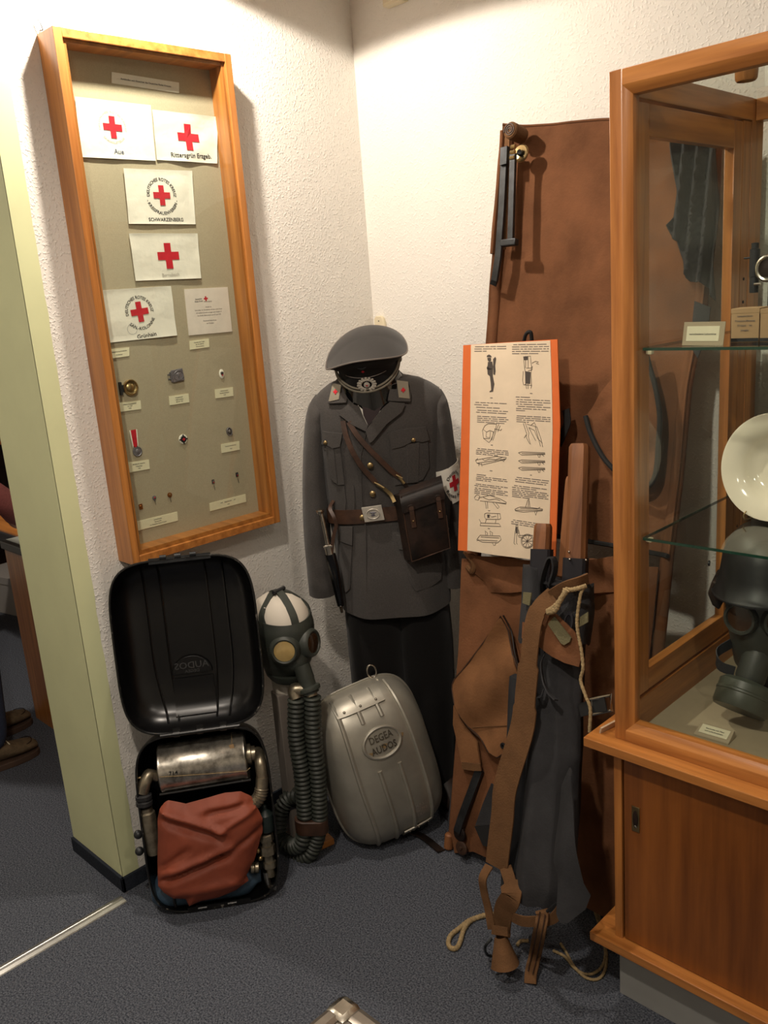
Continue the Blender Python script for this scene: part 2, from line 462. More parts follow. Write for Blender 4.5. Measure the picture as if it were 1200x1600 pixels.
# small boxes on the right wall
def wall_y(px, py, y):
    d = ray(px, py); return Vector((0, 0, CAM_H)) + d * (y / d.y)
p = wall_y(622, -12, YW)
t = thing('junction_box', 'ivory plastic switch box high on the white wall', 'switch box', Matrix.Translation((p.x, YW, p.z)))
MB().box((-0.04, -0.028, -0.035), (0.04, 0, 0.045)).build('housing', M_IVORY, t, bev=0.004)
MB().box((-0.034, -0.032, -0.028), (0.034, -0.028, 0.038)).build('cover', M_IVORY, t, bev=0.0015)
p = wall_y(596, 505, YW)
t = thing('wall_plug_plate', 'ivory keyhole plate on the wall above the grey cap', 'plate', Matrix.Translation((p.x, YW, p.z)))
MB().prism([(-0.024, -0.06), (0.026, -0.06), (0.024, 0.0), (0.018, 0.018), (0.010, 0.024), (-0.014, 0.024), (-0.022, 0.016)], -0.012, 0.0).build('plate', M_IVORY, t, bev=0.003)
k = MB().box((-0.0015, -0.0135, -0.03), (0.0015, -0.0115, -0.006)); k.cbox((0, -0.0125, 0.008), (0.003, 0.002, 0.003)); k.build('keyhole', M_DMETAL, t, smooth=0)
# hanging hook of the wall case
hk = MB().tube(catmull([(XW, 1.072, 2.252), (XW + 0.012, 1.072, 2.25), (XW + 0.014, 1.068, 2.262), (XW + 0.012, 1.064, 2.270)], 4), 0.0014, 6)
tag(hk.build('wall_hook', M_DMETAL), 'tiny bent dark wire hook above the framed case corner', 'hook')

# ------------------------------------------------------------------ framed wall case
D = Frame((XW, 1.062, 0.952), 90)
W, H = 0.496, 1.29
case = thing('wall_display_case', 'tall shallow honey wood display frame hung on the left wall', 'display case', D.M)
yb = -0.014
MB().box((0.005, yb, 0.005), (W - 0.005, -0.004, H - 0.005)).build('backing_board', M_BACK, case, smooth=0)
rw = 0.021
MB().box((0, -0.08, 0), (rw, 0, H)).build('side_rail', M_WZ, case, bev=0.0015)
MB().box((W - rw, -0.08, 0), (W, 0, H)).build('side_rail', M_WZ, case, bev=0.0015)
MB().box((rw, -0.079, H - rw), (W - rw, 0, H)).build('top_rail', M_WY, case, bev=0.0015)
MB().box((rw, -0.079, 0), (W - rw, 0, rw)).build('bottom_rail', M_WY, case, bev=0.0015)
for x0, x1 in ((rw, rw + 0.012), (W - rw - 0.008, W - rw)):
    MB().box((x0 + 0.0006, -0.070, rw), (x1, yb, H - rw)).build('glazing_slip', M_WZ, case, bev=0.001)
MB().box((rw + 0.012, -0.070, rw), (W - rw - 0.008, yb, rw + 0.012)).build('glazing_slip', M_WY, case, bev=0.001)
MB().box((rw + 0.012, -0.070, H - rw - 0.008), (W - rw - 0.008, yb, H - rw)).build('glazing_slip', M_WY, case, bev=0.001)
MB().box((rw, -0.0735, rw), (W - rw, -0.0705, H - rw)).build('glass_pane', M_GLASS, case, smooth=0)

Z1 = lambda x, y: (40 + x / 3.0, 20 + y / 3.0)                 # close-up of the upper half
Z2 = lambda x, y: (100 + x / 3.403, 430 + y / 3.404)           # close-up of the lower half
def dq(pts, zf, y=yb): return [D.at(*zf(*p), y) for p in pts]
DB = D.M @ Matrix.Translation((0, 0, 0))

def cross_mb(mb, cx, cz, s, w, y, ang=0, th=0.0005):
    a, b = s / 2, w / 2
    P = [(-b, -a), (b, -a), (b, -b), (a, -b), (a, b), (b, b), (b, a), (-b, a), (-b, b), (-a, b), (-a, -b), (-b, -b)]
    ca, sa = math.cos(ang), math.sin(ang)
    P = [(cx + x * ca - z * sa, cz + x * sa + z * ca) for x, z in P]
    mb.prism(P, y, y + th)

def armband(label, q, zf, cross, cs, texts, seed, ang=0.0, wav=0.0022):
    """q: corners tl tr br bl in close-up pixels; cross centre; texts drawn by a function"""
    tl, tr, br, bl = dq(q, zf)
    org = (tl + tr + br + bl) / 4
    t = thing('armband', label, 'armband', D.M @ Matrix.Translation((org.x, yb, org.z)), 'white armbands in the wall case')
    tl, tr, br, bl = [Vector((p.x - org.x, 0, p.z - org.z)) for p in (tl, tr, br, bl)]
    def fn(u, v):
        p = (bl * (1 - u) + br * u) * (1 - v) + (tl * (1 - u) + tr * u) * v
        p.y = -0.0042 + wav * mnoise.noise((u * 3 + seed, v * 2.5, seed)) - (0.0012 if abs(u - 0.5) > 0.47 or abs(v - 0.5) > 0.46 else 0)
        return p
    MB().grid(fn, 26, 18, 0.0012).build('cloth', M_WHITEC, t, smooth=60)
    c = D.at(*zf(*cross), yb); cx, cz = c.x - org.x, c.z - org.z
    def drape(m, e):    # lay print onto the uneven cloth
        ax_, az_ = br - bl, tl - bl; det = ax_.x * az_.z - ax_.z * az_.x
        for p in m.v:
            qx, qz = p.x - bl.x, p.z - bl.z
            u = (qx * az_.z - qz * az_.x) / det; v = (ax_.x * qz - ax_.z * qx) / det
            p.y = fn(min(max(u, 0.04), 0.96), min(max(v, 0.05), 0.95)).y - e
    m = MB()
    cross_mb(m, cx, cz, cs, cs * 0.31, 0, ang); drape(m, 0.0012)
    for p in m.v[12:]: p.y += 0.0004
    m.build('red_cross', M_RED, t, smooth=0)
    for fn_t, mt in texts:
        m = MB(); fn_t(m, cx, cz); drape(m, 0.0006); m.build('lettering', mt, t, smooth=0)
    return t

YT = -0.0080
a0 = math.radians(-1)
armband('white armband with faint ring and small red cross, top left in the wall case', [(225, 395), (580, 435), (606, 695), (262, 678)], Z1, (404, 538), 0.052,
        [(lambda m, x, z: text_flat(m, 'Aue', 0.017, x + 0.008, z - 0.057, YT), M_INKB),
         (lambda m, x, z: text_arc(m, 'DEUTSCHES ROTES KREUZ', 0.0072, x, z, 0.036, pi / 2, YT, span=3.6), mat('very_faded_ink', (196, 190, 180), 0.9)),
         (lambda m, x, z: text_arc(m, 'SAMMELSTELLE', 0.0072, x, z, 0.036, -pi / 2, YT, True, span=1.8), MT['very_faded_ink'])], 1.3, a0)
armband('white armband with large red cross above old German script, top right in the wall case', [(590, 455), (893, 490), (893, 708), (612, 690)], Z1, (759, 585), 0.066,
        [(lambda m, x, z: text_flat(m, 'Rittersgrün Erzgeb.', 0.0165, x + 0.003, z - 0.046, YT, math.radians(1)), M_INK)], 4.1, a0, 0.004)
armband('white armband with ringed red cross over the word Schwarzenberg', [(453, 730), (775, 742), (793, 992), (480, 990)], Z1, (633, 857), 0.05,
        [(lambda m, x, z: text_arc(m, 'DEUTSCHES ROTES KREUZ', 0.0115, x, z, 0.0395, pi / 2, YT, span=3.3), M_INK),
         (lambda m, x, z: text_arc(m, '- KREISFRAUENVEREIN -', 0.0115, x, z, 0.045, -pi / 2, YT, True, span=2.6), M_INK),
         (lambda m, x, z: text_flat(m, 'SCHWARZENBERG', 0.0125, x + 0.005, z - 0.061, YT), M_INK)], 6.7)
armband('white armband with plain red cross and faded pale word, fourth from the top', [(480, 1035), (800, 1035), (818, 1245), (512, 1257)], Z1, (665, 1140), 0.066,
        [(lambda m, x, z: text_flat(m, 'Bernsbach', 0.013, x, z - 0.049, YT, math.radians(1)), MT['very_faded_ink'])], 9.2)
armband('white armband with ringed red cross over the word Grünhain', [(190, 82), (562, 58), (595, 320), (230, 360)], Z2, (397, 195), 0.052,
        [(lambda m, x, z: text_arc(m, 'DEUTSCHES ROTES KREUZ', 0.0115, x, z, 0.037, pi / 2 + 0.1, YT, span=3.4), M_INK),
         (lambda m, x, z: text_arc(m, 'SAN.-KOLONNE', 0.0115, x, z, 0.043, -pi / 2 + 0.15, YT, True, span=2.0), M_INK),
         (lambda m, x, z: text_flat(m, 'Grünhain', 0.0155, x + 0.012, z - 0.062, YT, math.radians(4)), M_INK),
         (lambda m, x, z: m.tube([(x - 0.028 + 0.014 * math.cos(a * 0.4), YT, z - 0.042 + 0.014 * math.sin(a * 0.4)) for a in range(16)], 0.0004, 4), mat('pale_stamp_ink', (176, 176, 182), 0.9))], 12.4, math.radians(4))

def card(label, q, zf, lines, m=M_CARD, size=0.0042, name='caption_card', cat='label', grp='caption cards in the wall case', ink=M_INK, base=yb):
    tl, tr, br, bl = dq(q, zf)
    org = (tl + tr + br + bl) / 4
    t = thing(name, label, cat, D.M @ Matrix.Translation((org.x, base, org.z)), grp)
    P = [Vector((p.x - org.x, 0, p.z - org.z)) for p in (bl, br, tr, tl)]
    MB().prism([(p.x, p.z) for p in P], -0.0022, 0).build('card', m, t, smooth=0)
    an = math.atan2(P[1].z - P[0].z, P[1].x - P[0].x)
    hgt = (P[3] - P[0]).length
    mm = MB()
    for i, ln in enumerate(lines):
        z = hgt * (0.5 - (i + 0.5) / len(lines)) * 0.72
        text_flat(mm, ln, size, -z * math.sin(an), z * math.cos(an), -0.0025, an)
    mm.build('lettering', ink, t, smooth=0)
    return t
card('long white title strip at the top of the wall case', [(402, 278), (717, 328), (717, 377), (402, 330)], Z1, ['Armbinden und Abzeichen des Deutschen Roten Kreuzes'], MT['white_cotton'], 0.0062)
card('cream caption card below the Grünhain armband', [(233, 397), (345, 384), (345, 430), (236, 445)], Z2, ['Sanitätskolonne-Armbinden', 'Armbinden'])
card('cream caption card below the typed certificate', [(666, 350), (768, 337), (771, 382), (669, 397)], Z2, ['Ausweis zum Tragen', 'der Ärmelbinde', 'Schwarzenberg'])
card('cream caption card below the round brass belt buckle', [(286, 680), (405, 666), (409, 712), (290, 728)], Z2, ['Offiziers-Koppelschloß', 'um 1937', 'DRK'])
card('cream caption card below the square grey belt buckle', [(556, 645), (660, 630), (664, 676), (561, 692)], Z2, ['Koppelschloß', 'f. Mannschaften', 'Modell 1938'])
card('cream caption card below the small white oval badge', [(801, 608), (896, 596), (899, 642), (805, 655)], Z2, ['Helferabzeichen', 'Bereitschaftsdienst', '1937'])
card('cream caption card below the medal with red ribbon', [(338, 998), (450, 981), (454, 1030), (343, 1050)], Z2, ['Medaille für deutsche', 'Volkspflege', '1939'])
card('cream caption card below the dark oval wreath badge', [(834, 900), (930, 883), (932, 928), (838, 946)], Z2, ['Verwundetenabzeichen', '1939'])
card('wide cream caption card at the bottom left of the wall case', [(387, 1310), (600, 1258), (604, 1305), (392, 1358)], Z2, ['Anstecknadeln', 'Ehrennadeln', 'des Deutschen Roten Kreuzes'])
card('wide cream caption card below the two dark stick pins', [(772, 1213), (963, 1165), (967, 1205), (776, 1255)], Z2, ['DRK     Mitgliedsnadeln     1937', '1934'])
t = card('typed certificate with small red cross at its head', [(637, 75), (868, 63), (892, 300), (663, 321)], Z2, ['', '', 'Bescheinigung', '', 'Inhaber ist', 'berechtigt, die Ärmelbinde mit dem roten Kreuz', 'auf weißem Grunde zu tragen nach Artikel 10', 'des Genfer Abkommens vom 27. Juli 1929', '', 'Deutsches Rotes Kreuz', 'der Präsident', ''],
         M_PAPER, 0.0046, 'certificate', 'certificate', None, M_INKG)
m = MB(); cross_mb(m, -0.005, 0.034, 0.013, 0.0042, -0.0027, math.radians(3)); m.build('red_cross', M_RED, t, smooth=0)
m = MB(); text_flat(m, 'Deutsches', 0.0052, -0.029, 0.034, -0.0027, 0.05); text_flat(m, 'Rotes Kreuz', 0.0052, -0.029, 0.028, -0.0027, 0.05); m.build('letterhead', M_INK, t, smooth=0)

# badges, buckles and pins
def item(name, label, cat, px, zf, grp=None, ang=0.0):
    p = D.at(*zf(*px), yb)
    return thing(name, label, cat, D.M @ Matrix.Translation((p.x, yb, p.z)) @ Matrix.Rotation(-ang, 4, 'Y'), grp)
RY = Matrix.Rotation(pi / 2, 4, 'X')          # lathe axis z -> -y (towards the viewer)
def disc(mb, prof, segs=24, sx=1, sz=1, off=(0, 0)):
    mb.lathe(prof, segs, Matrix.Translation((off[0], 0, off[1])) @ RY, True, sx, sz)
t = item('round_buckle', 'round brass officer belt buckle with clasp bar', 'belt buckle', (350, 597), Z2)
m = MB(); disc(m, [(0.0205, 0), (0.0205, 0.004), (0.017, 0.006), (0.013, 0.004), (0.011, 0.006), (0.006, 0.0085), (0.001, 0.009)]); m.build('plate', M_BRASS, t)
m = MB(); m.tube([(0.0185 * math.cos(2 * pi * i / 28), -0.0055 - 0.001 * (i % 2), 0.0185 * math.sin(2 * pi * i / 28)) for i in range(28)], 0.0028, 6, True); m.build('wreath', M_BRASS, t)
m = MB().box((-0.032, -0.006, -0.0165), (-0.0245, 0, 0.0175)).box((-0.026, -0.004, -0.009), (-0.015, 0, 0.009)); m.build('clasp_bar', M_DMETAL, t, bev=0.001)
t = item('square_buckle', 'square grey belt buckle with raised oval', 'belt buckle', (600, 533), Z2, ang=math.radians(4))
MB().box((-0.019, -0.006, -0.017), (0.019, -0.002, 0.017)).build('plate', mat('grey_alloy', (128, 126, 134), 0.45, 0.6, var=0.15, vscale=40), t, bev=0.0025)
m = MB(); m.tube([(0.002 + 0.0145 * math.cos(2 * pi * i / 30), -0.0062, 0.0125 * math.sin(2 * pi * i / 30)) for i in range(30)], 0.001, 5, True); m.sphere((0.002, -0.006, 0.001), 0.005, sc=(0.8, 0.3, 1.4)); m.sphere((0.002, -0.006, 0.004), 0.004, sc=(2.0, 0.25, 0.5)); m.build('raised_emblem', MT['grey_alloy'], t)
m = MB()
for z in (0.008, -0.004):
    m.tube([(-0.018, -0.003, z), (-0.030, -0.003, z), (-0.030, -0.003, z - 0.0025), (-0.018, -0.003, z - 0.0025)], 0.001, 6)
m.box((-0.0225, -0.005, -0.014), (-0.019, -0.001, 0.013)); m.build('prongs', MT['grey_alloy'], t)
t = item('oval_badge', 'small white oval badge with black and red eagle shape', 'badge', (837, 525), Z2)
m = MB(); disc(m, [(0.0115, 0), (0.0115, 0.002), (0.0095, 0.0032)], 24, 0.72, 1.15); m.build('plate', M_WHITEC, t)
m = MB().prism([(-0.005, 0.006), (-0.002, 0.0045), (0, 0.008), (0.002, 0.0045), (0.005, 0.006), (0.004, -0.002), (0.0015, -0.004), (0, -0.0055), (-0.0015, -0.004), (-0.004, -0.002)], -0.0045, -0.003); m.build('dark_emblem', M_INK, t, smooth=0)
m = MB(); cross_mb(m, 0, -0.0035, 0.005, 0.0017, -0.0052); m.build('red_cross', M_RED, t, smooth=0)
t = item('ribbon_medal', 'grey round medal on a red ribbon with white edges', 'medal', (388, 937), Z2)
m = MB(); disc(m, [(0.0135, 0.001), (0.0135, 0.0035), (0.012, 0.004), (0.011, 0.003), (0.006, 0.0036), (0.001, 0.004)]); m.sphere((0, -0.003, 0), 0.006, sc=(0.8, 0.3, 1.1)); m.build('disc', MT['grey_alloy'], t)
m = MB().tube([(0.004 * math.cos(2 * pi * i / 12), -0.003, 0.0165 + 0.004 * math.sin(2 * pi * i / 12)) for i in range(12)], 0.001, 5, True); m.build('ring', M_DMETAL, t)
def rib(x0, x1, x2, x3): return lambda u, v: ((x0 + (x1 - x0) * u) * v + (x2 + (x3 - x2) * u) * (1 - v) - 0.004, -0.004 + 0.0006 * math.sin(u * 6), 0.017 + 0.042 * v - (0.006 * (1 - abs(2 * u - 1)) if v == 0 else 0))
MB().grid(rib(-0.008, 0.008, -0.006, 0.006), 8, 4, 0.001).build('ribbon', M_RED, t)
for a, b, c, d in ((-0.0115, -0.008, -0.0085, -0.006), (0.008, 0.0115, 0.006, 0.0085)):
    MB().grid(rib(a, b, c, d), 2, 4, 0.001).build('ribbon_edge', M_WHITEC, t)
t = item('enamel_badge', 'round badge with white ring, dark centre and red cross', 'badge', (632, 872), Z2)
m = MB(); disc(m, [(0.0135, 0), (0.0135, 0.002), (0.0125, 0.003), (0.0095, 0.003)]); m.build('white_ring', M_WHITEC, t)
m = MB(); disc(m, [(0.0095, 0), (0.0092, 0.0042), (0.001, 0.0046)]); m.cbox((0, -0.0022, 0), (0.0036, 0.0044, 0.026)); m.cbox((0, -0.0022, 0), (0.026, 0.0044, 0.0036)); m.build('dark_centre', M_INK, t)
m = MB(); cross_mb(m, 0, 0, 0.009, 0.003, -0.0055); m.build('red_cross', M_RED, t, smooth=0)
t = item('wreath_badge', 'dark oval metal badge with wreath rim', 'badge', (877, 832), Z2, ang=math.radians(12))
m = MB(); disc(m, [(0.011, 0), (0.011, 0.002), (0.007, 0.004), (0.001, 0.005)], 24, 0.85, 1.15); m.build('plate', M_DMETAL, t)
m = MB().tube([(0.0085 * math.cos(2 * pi * i / 24), -0.003 - 0.0008 * (i % 2), 0.0115 * math.sin(2 * pi * i / 24)) for i in range(24)], 0.0015, 5, True); m.sphere((0, -0.004, 0.002), 0.004, sc=(1, 0.6, 1.2)); m.build('wreath', MT['grey_alloy'], t)
t = item('copper_badge', 'small square copper coloured badge', 'badge', (407, 1231), Z2, ang=math.radians(3))
m = MB().box((-0.0055, -0.0025, -0.0075), (0.0055, 0, 0.0075)); m.build('plate', mat('copper', (150, 92, 46), 0.4, 0.8, var=0.2, vscale=60), t, bev=0.0008)
m = MB().sphere((0, -0.0025, 0.001), 0.0038, sc=(1, 0.4, 1)); m.build('emblem', MT['copper'], t)
t = item('stick_pin', 'stick pin with pale enamel head and red stone', 'pin', (478, 1183), Z2, 'stick pins in the wall case')
m = MB(); disc(m, [(0.0058, 0.001), (0.0058, 0.003), (0.0025, 0.0042)]); m.prism([(-0.004, -0.004), (0.004, -0.004), (0, -0.0105)], -0.003, -0.001); m.build('head', MT['grey_alloy'], t)
MB().sphere((0, -0.004, 0.0005), 0.0022).build('stone', M_RED, t)
MB().tube([(0, -0.002, -0.009), (0.002, -0.002, -0.02)], 0.0005, 5).build('needle', M_DMETAL, t)
t = item('stick_pin', 'stick pin with round amber coloured head', 'pin', (560, 1168), Z2, 'stick pins in the wall case')
m = MB(); disc(m, [(0.0068, 0.001), (0.0068, 0.003), (0.003, 0.0042)]); m.build('head', MT['copper'], t)
m = MB(); m.sphere((0, -0.004, 0.0005), 0.003, sc=(0.8, 0.5, 1.2)); m.build('emblem', M_BRASS, t)
MB().tube([(0, -0.002, -0.006), (0.002, -0.002, -0.021)], 0.0005, 5).build('needle', M_DMETAL, t)
for px, lb in (((791, 1098), 'dark square stick pin, the left of the two above the wide card'), ((918, 1060), 'dark square stick pin, the right of the two above the wide card')):
    t = item('square_pin', lb, 'pin', px, Z2, 'dark stick pins in the wall case')
    MB().box((-0.0042, -0.003, -0.0062), (0.0042, -0.001, 0.0062)).build('head', M_INK, t, bev=0.0006)
    m = MB(); cross_mb(m, 0.001, -0.002, 0.004, 0.0014, -0.0034); m.build('red_cross', M_RED, t, smooth=0)
    MB().prism([(-0.003, 0.0045), (0, 0.003), (0.003, 0.0045), (0, -0.001)], -0.0036, -0.003).build('emblem', MT['grey_alloy'], t, smooth=0)
    MB().tube([(0.002, -0.001, -0.012), (0.004, -0.001, -0.026)], 0.0006, 5).build('needle', M_DMETAL, t)
# ------------------------------------------------------------------ glass cabinet
CX, CY = -0.862, 1.469             # front left corner of its body
CW, CB = 1.25, 2.066               # width, back
ZL = 0.658                         # top of the ledge
cab = thing('glass_cabinet', 'honey wood museum cabinet with glazed upper case and sliding doors', 'cabinet', Matrix.Translation((CX, CY, 0)))
dep = CB - CY
def cbx(name, lo, hi, m, bev=0.002, parent=cab):
    return MB().box(lo, hi).build(name, m, parent, bev=bev)
cbx('plinth', (-0.002, 0.021, 0.0), (CW - 0.02, dep, 0.149), M_PLINTH, 0.001)
cbx('base_board', (-0.050, -0.026, 0.149), (CW + 0.05, dep, 0.171), M_WX)
cbx('side_panel', (0.0, 0.0, 0.171), (0.018, dep, 0.637), M_WZ, 0.001)
cbx('side_panel', (CW - 0.018, 0.0, 0.171), (CW, dep, 0.637), M_WZ, 0.001)
cbx('back_panel', (0.018, dep - 0.01, 0.171), (CW - 0.018, dep, 0.637), M_VEN, 0.0)
for x0, x1, y0 in ((0.0215, 0.64, 0.004), (0.61, CW - 0.02, 0.028)):
    d = cbx('sliding_door', (x0, y0, 0.173), (x1, y0 + 0.02, 0.636), M_VEN, 0.001)
    if y0 < 0.01:
        m = MB().box((x0 + 0.019, y0 - 0.0025, 0.455), (x0 + 0.037, y0 + 0.0, 0.515)).build('finger_pull', M_BRASS, d, bev=0.001)
        MB().lathe([(0.006, 0), (0.006, 0.0006), (0.005, 0.001)], 16, Matrix.Translation((x0 + 0.028, y0 - 0.0026, 0.485)) @ RY, True, 1, 3.6).build('pull_recess', M_LEATHD, d)
        MB().sphere((x0 + 0.028, y0 - 0.0022, 0.468), 0.0042, sc=(1, 0.5, 0.9)).build('pull_lip', M_STEEL, d)
cbx('ledge_board', (-0.053, -0.032, 0.637), (CW + 0.05, dep, ZL), M_WX)
# upper case: posts and rails with a chamfered inner edge
ZT = 1.943
pw = 0.040
def post(x, y, w, d, z0, z1, name='post', cham=None):
    if cham: # chamfer on the inner front edge (left post)
        P = [(x, y), (x + w * 0.62, y), (x + w, y + 0.012), (x + w, y + d), (x, y + d)]
    else: P = [(x, y), (x + w, y), (x + w, y + d), (x, y + d)]
    n = len(P)
    return MB().add([(a, b, z0) for a, b in P] + [(a, b, z1) for a, b in P], [tuple(range(n))[::-1], tuple(range(n, 2 * n))] + [(i, (i + 1) % n, n + (i + 1) % n, n + i) for i in range(n)]).build(name, M_WZ, cab, bev=0.0015)
post(0, 0.006, pw, 0.034, ZL, ZT, cham=1)
post(CW - pw, 0.006, pw, 0.034, ZL, ZT)
post(0, dep - 0.06, 0.034, 0.06, ZL, ZT)
post(CW - 0.034, dep - 0.06, 0.034, 0.06, ZL, ZT)
def hrail(name, z0, z1, lowcham):
    P = [(0.006, z0), (0.040, z0), (0.040, z1), (0.006, z1)]
    P = [(0.018, z0), (0.040, z0), (0.040, z1), (0.006, z1), (0.006, z0 + 0.016)] if lowcham else [(0.006, z0), (0.040, z0), (0.040, z1), (0.018, z1), (0.006, z1 - 0.016)]
    n = len(P)
    MB().add([(pw * 0.62, a, b) for a, b in P] + [(CW - pw, a, b) for a, b in P], [tuple(range(n)), tuple(range(n, 2 * n))[::-1]] + [(i, n + i, n + (i + 1) % n, (i + 1) % n) for i in range(n)]).build(name, M_WX, cab, bev=0.0012)
hrail('front_rail', ZT - 0.042, ZT, True)
hrail('front_rail', ZL, ZL + 0.040, False)
for x0 in (0.004, CW - 0.036):
    cbx('side_rail', (x0, 0.040, ZL), (x0 + 0.032, dep - 0.06, ZL + 0.082), M_WY)
    cbx('side_rail', (x0, 0.040, ZT - 0.045), (x0 + 0.032, dep - 0.06, ZT), M_WY)
cbx('back_rail', (0.034, dep - 0.045, ZL), (CW - 0.034, dep - 0.005, ZL + 0.04), M_WX)
cbx('back_rail', (0.034, dep - 0.045, ZT - 0.045), (CW - 0.034, dep - 0.005, ZT), M_WX)
cbx('case_floor', (0.034, 0.040, ZL), (CW - 0.034, dep - 0.045, ZL + 0.014), M_CASEFL, 0)
# glazed window leaf set into the left side
yl0, yl1, zl0, zl1 = 0.042, dep - 0.105, ZL + 0.088, ZT - 0.050
lf = MB().box((0.012, yl0, zl0), (0.034, yl0 + 0.046, zl1)).box((0.012, yl1 - 0.042, zl0), (0.034, yl1, zl1)).build('window_leaf', M_WZ, cab, bev=0.0015)
MB().box((0.0125, yl0 + 0.046, zl0), (0.0335, yl1 - 0.042, zl0 + 0.048)).build('leaf_rail', M_WY, lf, bev=0.0015)
MB().box((0.0125, yl0 + 0.046, zl1 - 0.055), (0.0335, yl1 - 0.042, zl1)).build('leaf_rail', M_WY, lf, bev=0.0015)
MB().box((0.021, yl0 + 0.042, zl0 + 0.042), (0.024, yl1 - 0.038, zl1 - 0.05)).build('leaf_pane', M_GLASS, lf, smooth=0)
cbx('stile', (0.006, yl1 + 0.003, ZL + 0.084), (0.033, dep - 0.061, ZT - 0.047), M_WZ, 0.001)
for z in (1.52, 1.57, 1.0, 1.05):
    MB().lathe([(0.0035, 0), (0.0035, 0.0012)], 10, Matrix.Translation((0.033, dep - 0.082, z)) @ Matrix.Rotation(pi / 2, 4, 'Y')).build('peg_hole', M_INK, cab)
for nm, lo, hi in (('front_pane', (pw - 0.004, 0.030, ZL + 0.036), (CW - pw + 0.004, 0.033, ZT - 0.038)), ('back_pane', (0.030, dep - 0.028, ZL + 0.036), (CW - 0.030, dep - 0.025, ZT - 0.04)), ('top_pane', (0.03, 0.036, ZT - 0.012), (CW - 0.03, dep - 0.04, ZT - 0.009))):
    MB().box(lo, hi).build(nm, M_GLASS, cab, smooth=0)
ZS1, ZS2 = 1.463, 1.091
for z in (ZS1, ZS2):
    s = MB().box((0.041, 0.052, z - 0.005), (CW - 0.041, dep - 0.08, z)).build('glass_shelf', M_GLASS, cab, smooth=0)
    MB().box((0.041, 0.0505, z - 0.0052), (CW - 0.041, 0.052, z + 0.0002)).build('shelf_edge', M_GLASS_E, s, smooth=0)
    MB().box((0.0395, 0.052, z - 0.0052), (0.041, dep - 0.08, z + 0.0002)).build('shelf_edge', M_GLASS_E, s, smooth=0)
    for yy in (0.075, dep - 0.12):
        MB().cbox((0.042, yy, z - 0.010), (0.012, 0.012, 0.009)).build('shelf_peg', M_IVORY, cab, bev=0.002)
# cup standing on the glass top
tag(MB().lathe([(0.017, 0), (0.020, 0.004), (0.022, 0.03), (0.023, 0.052), (0.019, 0.056), (0.017, 0.05), (0.016, 0.01)], 20).build('wooden_cup', M_WZ, M=Matrix.Translation((CX + 0.118, CY + 0.30, ZT - 0.009))), 'small brown turned cup on top of the glass cabinet', 'cup')

# things on the upper shelf
def at_y(px, py, y):
    return wall_y(px, py, y)
p = at_y(1097, 541, 1.555)
t = thing('caption_stand', 'grey card stand with white caption on the upper glass shelf', 'label', Matrix.Translation((p.x, 1.555, ZS1)) @ Matrix.Rotation(math.radians(-12), 4, 'X') @ Matrix.Rotation(math.radians(6), 4, 'Z'))
MB().box((-0.0375, 0, 0), (0.0375, 0.003, 0.043)).build('mount', M_GREYC, t, bev=0.0006)
MB().box((-0.0305, -0.0008, 0.008), (0.0285, 0, 0.035)).build('paper', M_CARD, t, smooth=0)
m = MB(); text_flat(m, 'verschiedene Labortöne', 0.0050, -0.001, 0.0205, -0.0012); m.build('lettering', M_INK, t, smooth=0)
MB().box((-0.02, 0.003, 0), (0.02, 0.022, 0.002)).build('foot', M_GREYC, t)
def carton(label, px, y, w, d, hh, rot, lines):
    p = at_y(px, 545, y)
    t = thing('carton', label, 'box', Matrix.Translation((p.x, y, ZS1)) @ Matrix.Rotation(math.radians(rot), 4, 'Z'), 'small kraft cartons on the upper glass shelf')
    MB().box((-w / 2, 0, 0), (w / 2, d, hh)).build('box', M_BOXC, t, bev=0.0012)
    MB().box((-w / 2 - 0.0006, -0.0006, hh * 0.86), (w / 2 + 0.0006, d + 0.0006, hh + 0.0006)).build('lid', M_BOXC, t, bev=0.001)
    MB().box((-w / 2 + 0.0005, -0.0008, 0.001), (w / 2 - 0.0005, 0, hh * 0.12)).build('base_strip', M_DMETAL, t, smooth=0)
    m = MB()
    for i, l in enumerate(lines): text_flat(m, l, 0.0046, 0, hh * (0.78 - 0.14 * i), -0.0012)
    m.build('lettering', M_INKG, t, smooth=0)
carton('kraft carton with faded print, left of two on the upper glass shelf', 1163, 1.615, 0.05, 0.05, 0.06, 4, ['Lampenröhren', 'Präzisions-Messung', '50 Stück    Nr.', 'Jenaglas'])
carton('kraft carton with bold print, right of two on the upper glass shelf', 1211, 1.615, 0.055, 0.05, 0.058, 3, ['Membran', 'FILTER', '100 Stück', 'GÖTTINGEN'])
# optical instrument: vertical dark tube, crosspiece, bright ring, pillar and foot
p = at_y(1187, 420, 1.76)
t = thing('optical_instrument', 'black laboratory instrument with bright ring on the upper glass shelf', 'instrument', Matrix.Translation((p.x + 0.012, 1.76, ZS1)))
zc = p.z - ZS1
m = MB(); m.tube([(0.02 * math.cos(2 * pi * i / 32) + 0.008, -0.012, zc + 0.022 * math.sin(2 * pi * i / 32)) for i in range(32)], 0.0042, 8, True); m.build('ring', M_STEEL, t)
m = MB(); m.lathe([(0.0175, 0), (0.0175, 0.004), (0.012, 0.006)], 24, Matrix.Translation((0.008, -0.006, zc)) @ RY); m.build('lens_plate', M_LEATHD, t)
m = MB(); m.lathe([(0.001, 0), (0.0085, 0.0005), (0.0085, 0.03), (0.0095, 0.031), (0.0095, 0.082), (0.007, 0.084), (0.007, 0.094), (0.001, 0.095)], 16, Matrix.Translation((-0.022, 0, zc - 0.045))); m.build('tube', M_DMETAL, t)
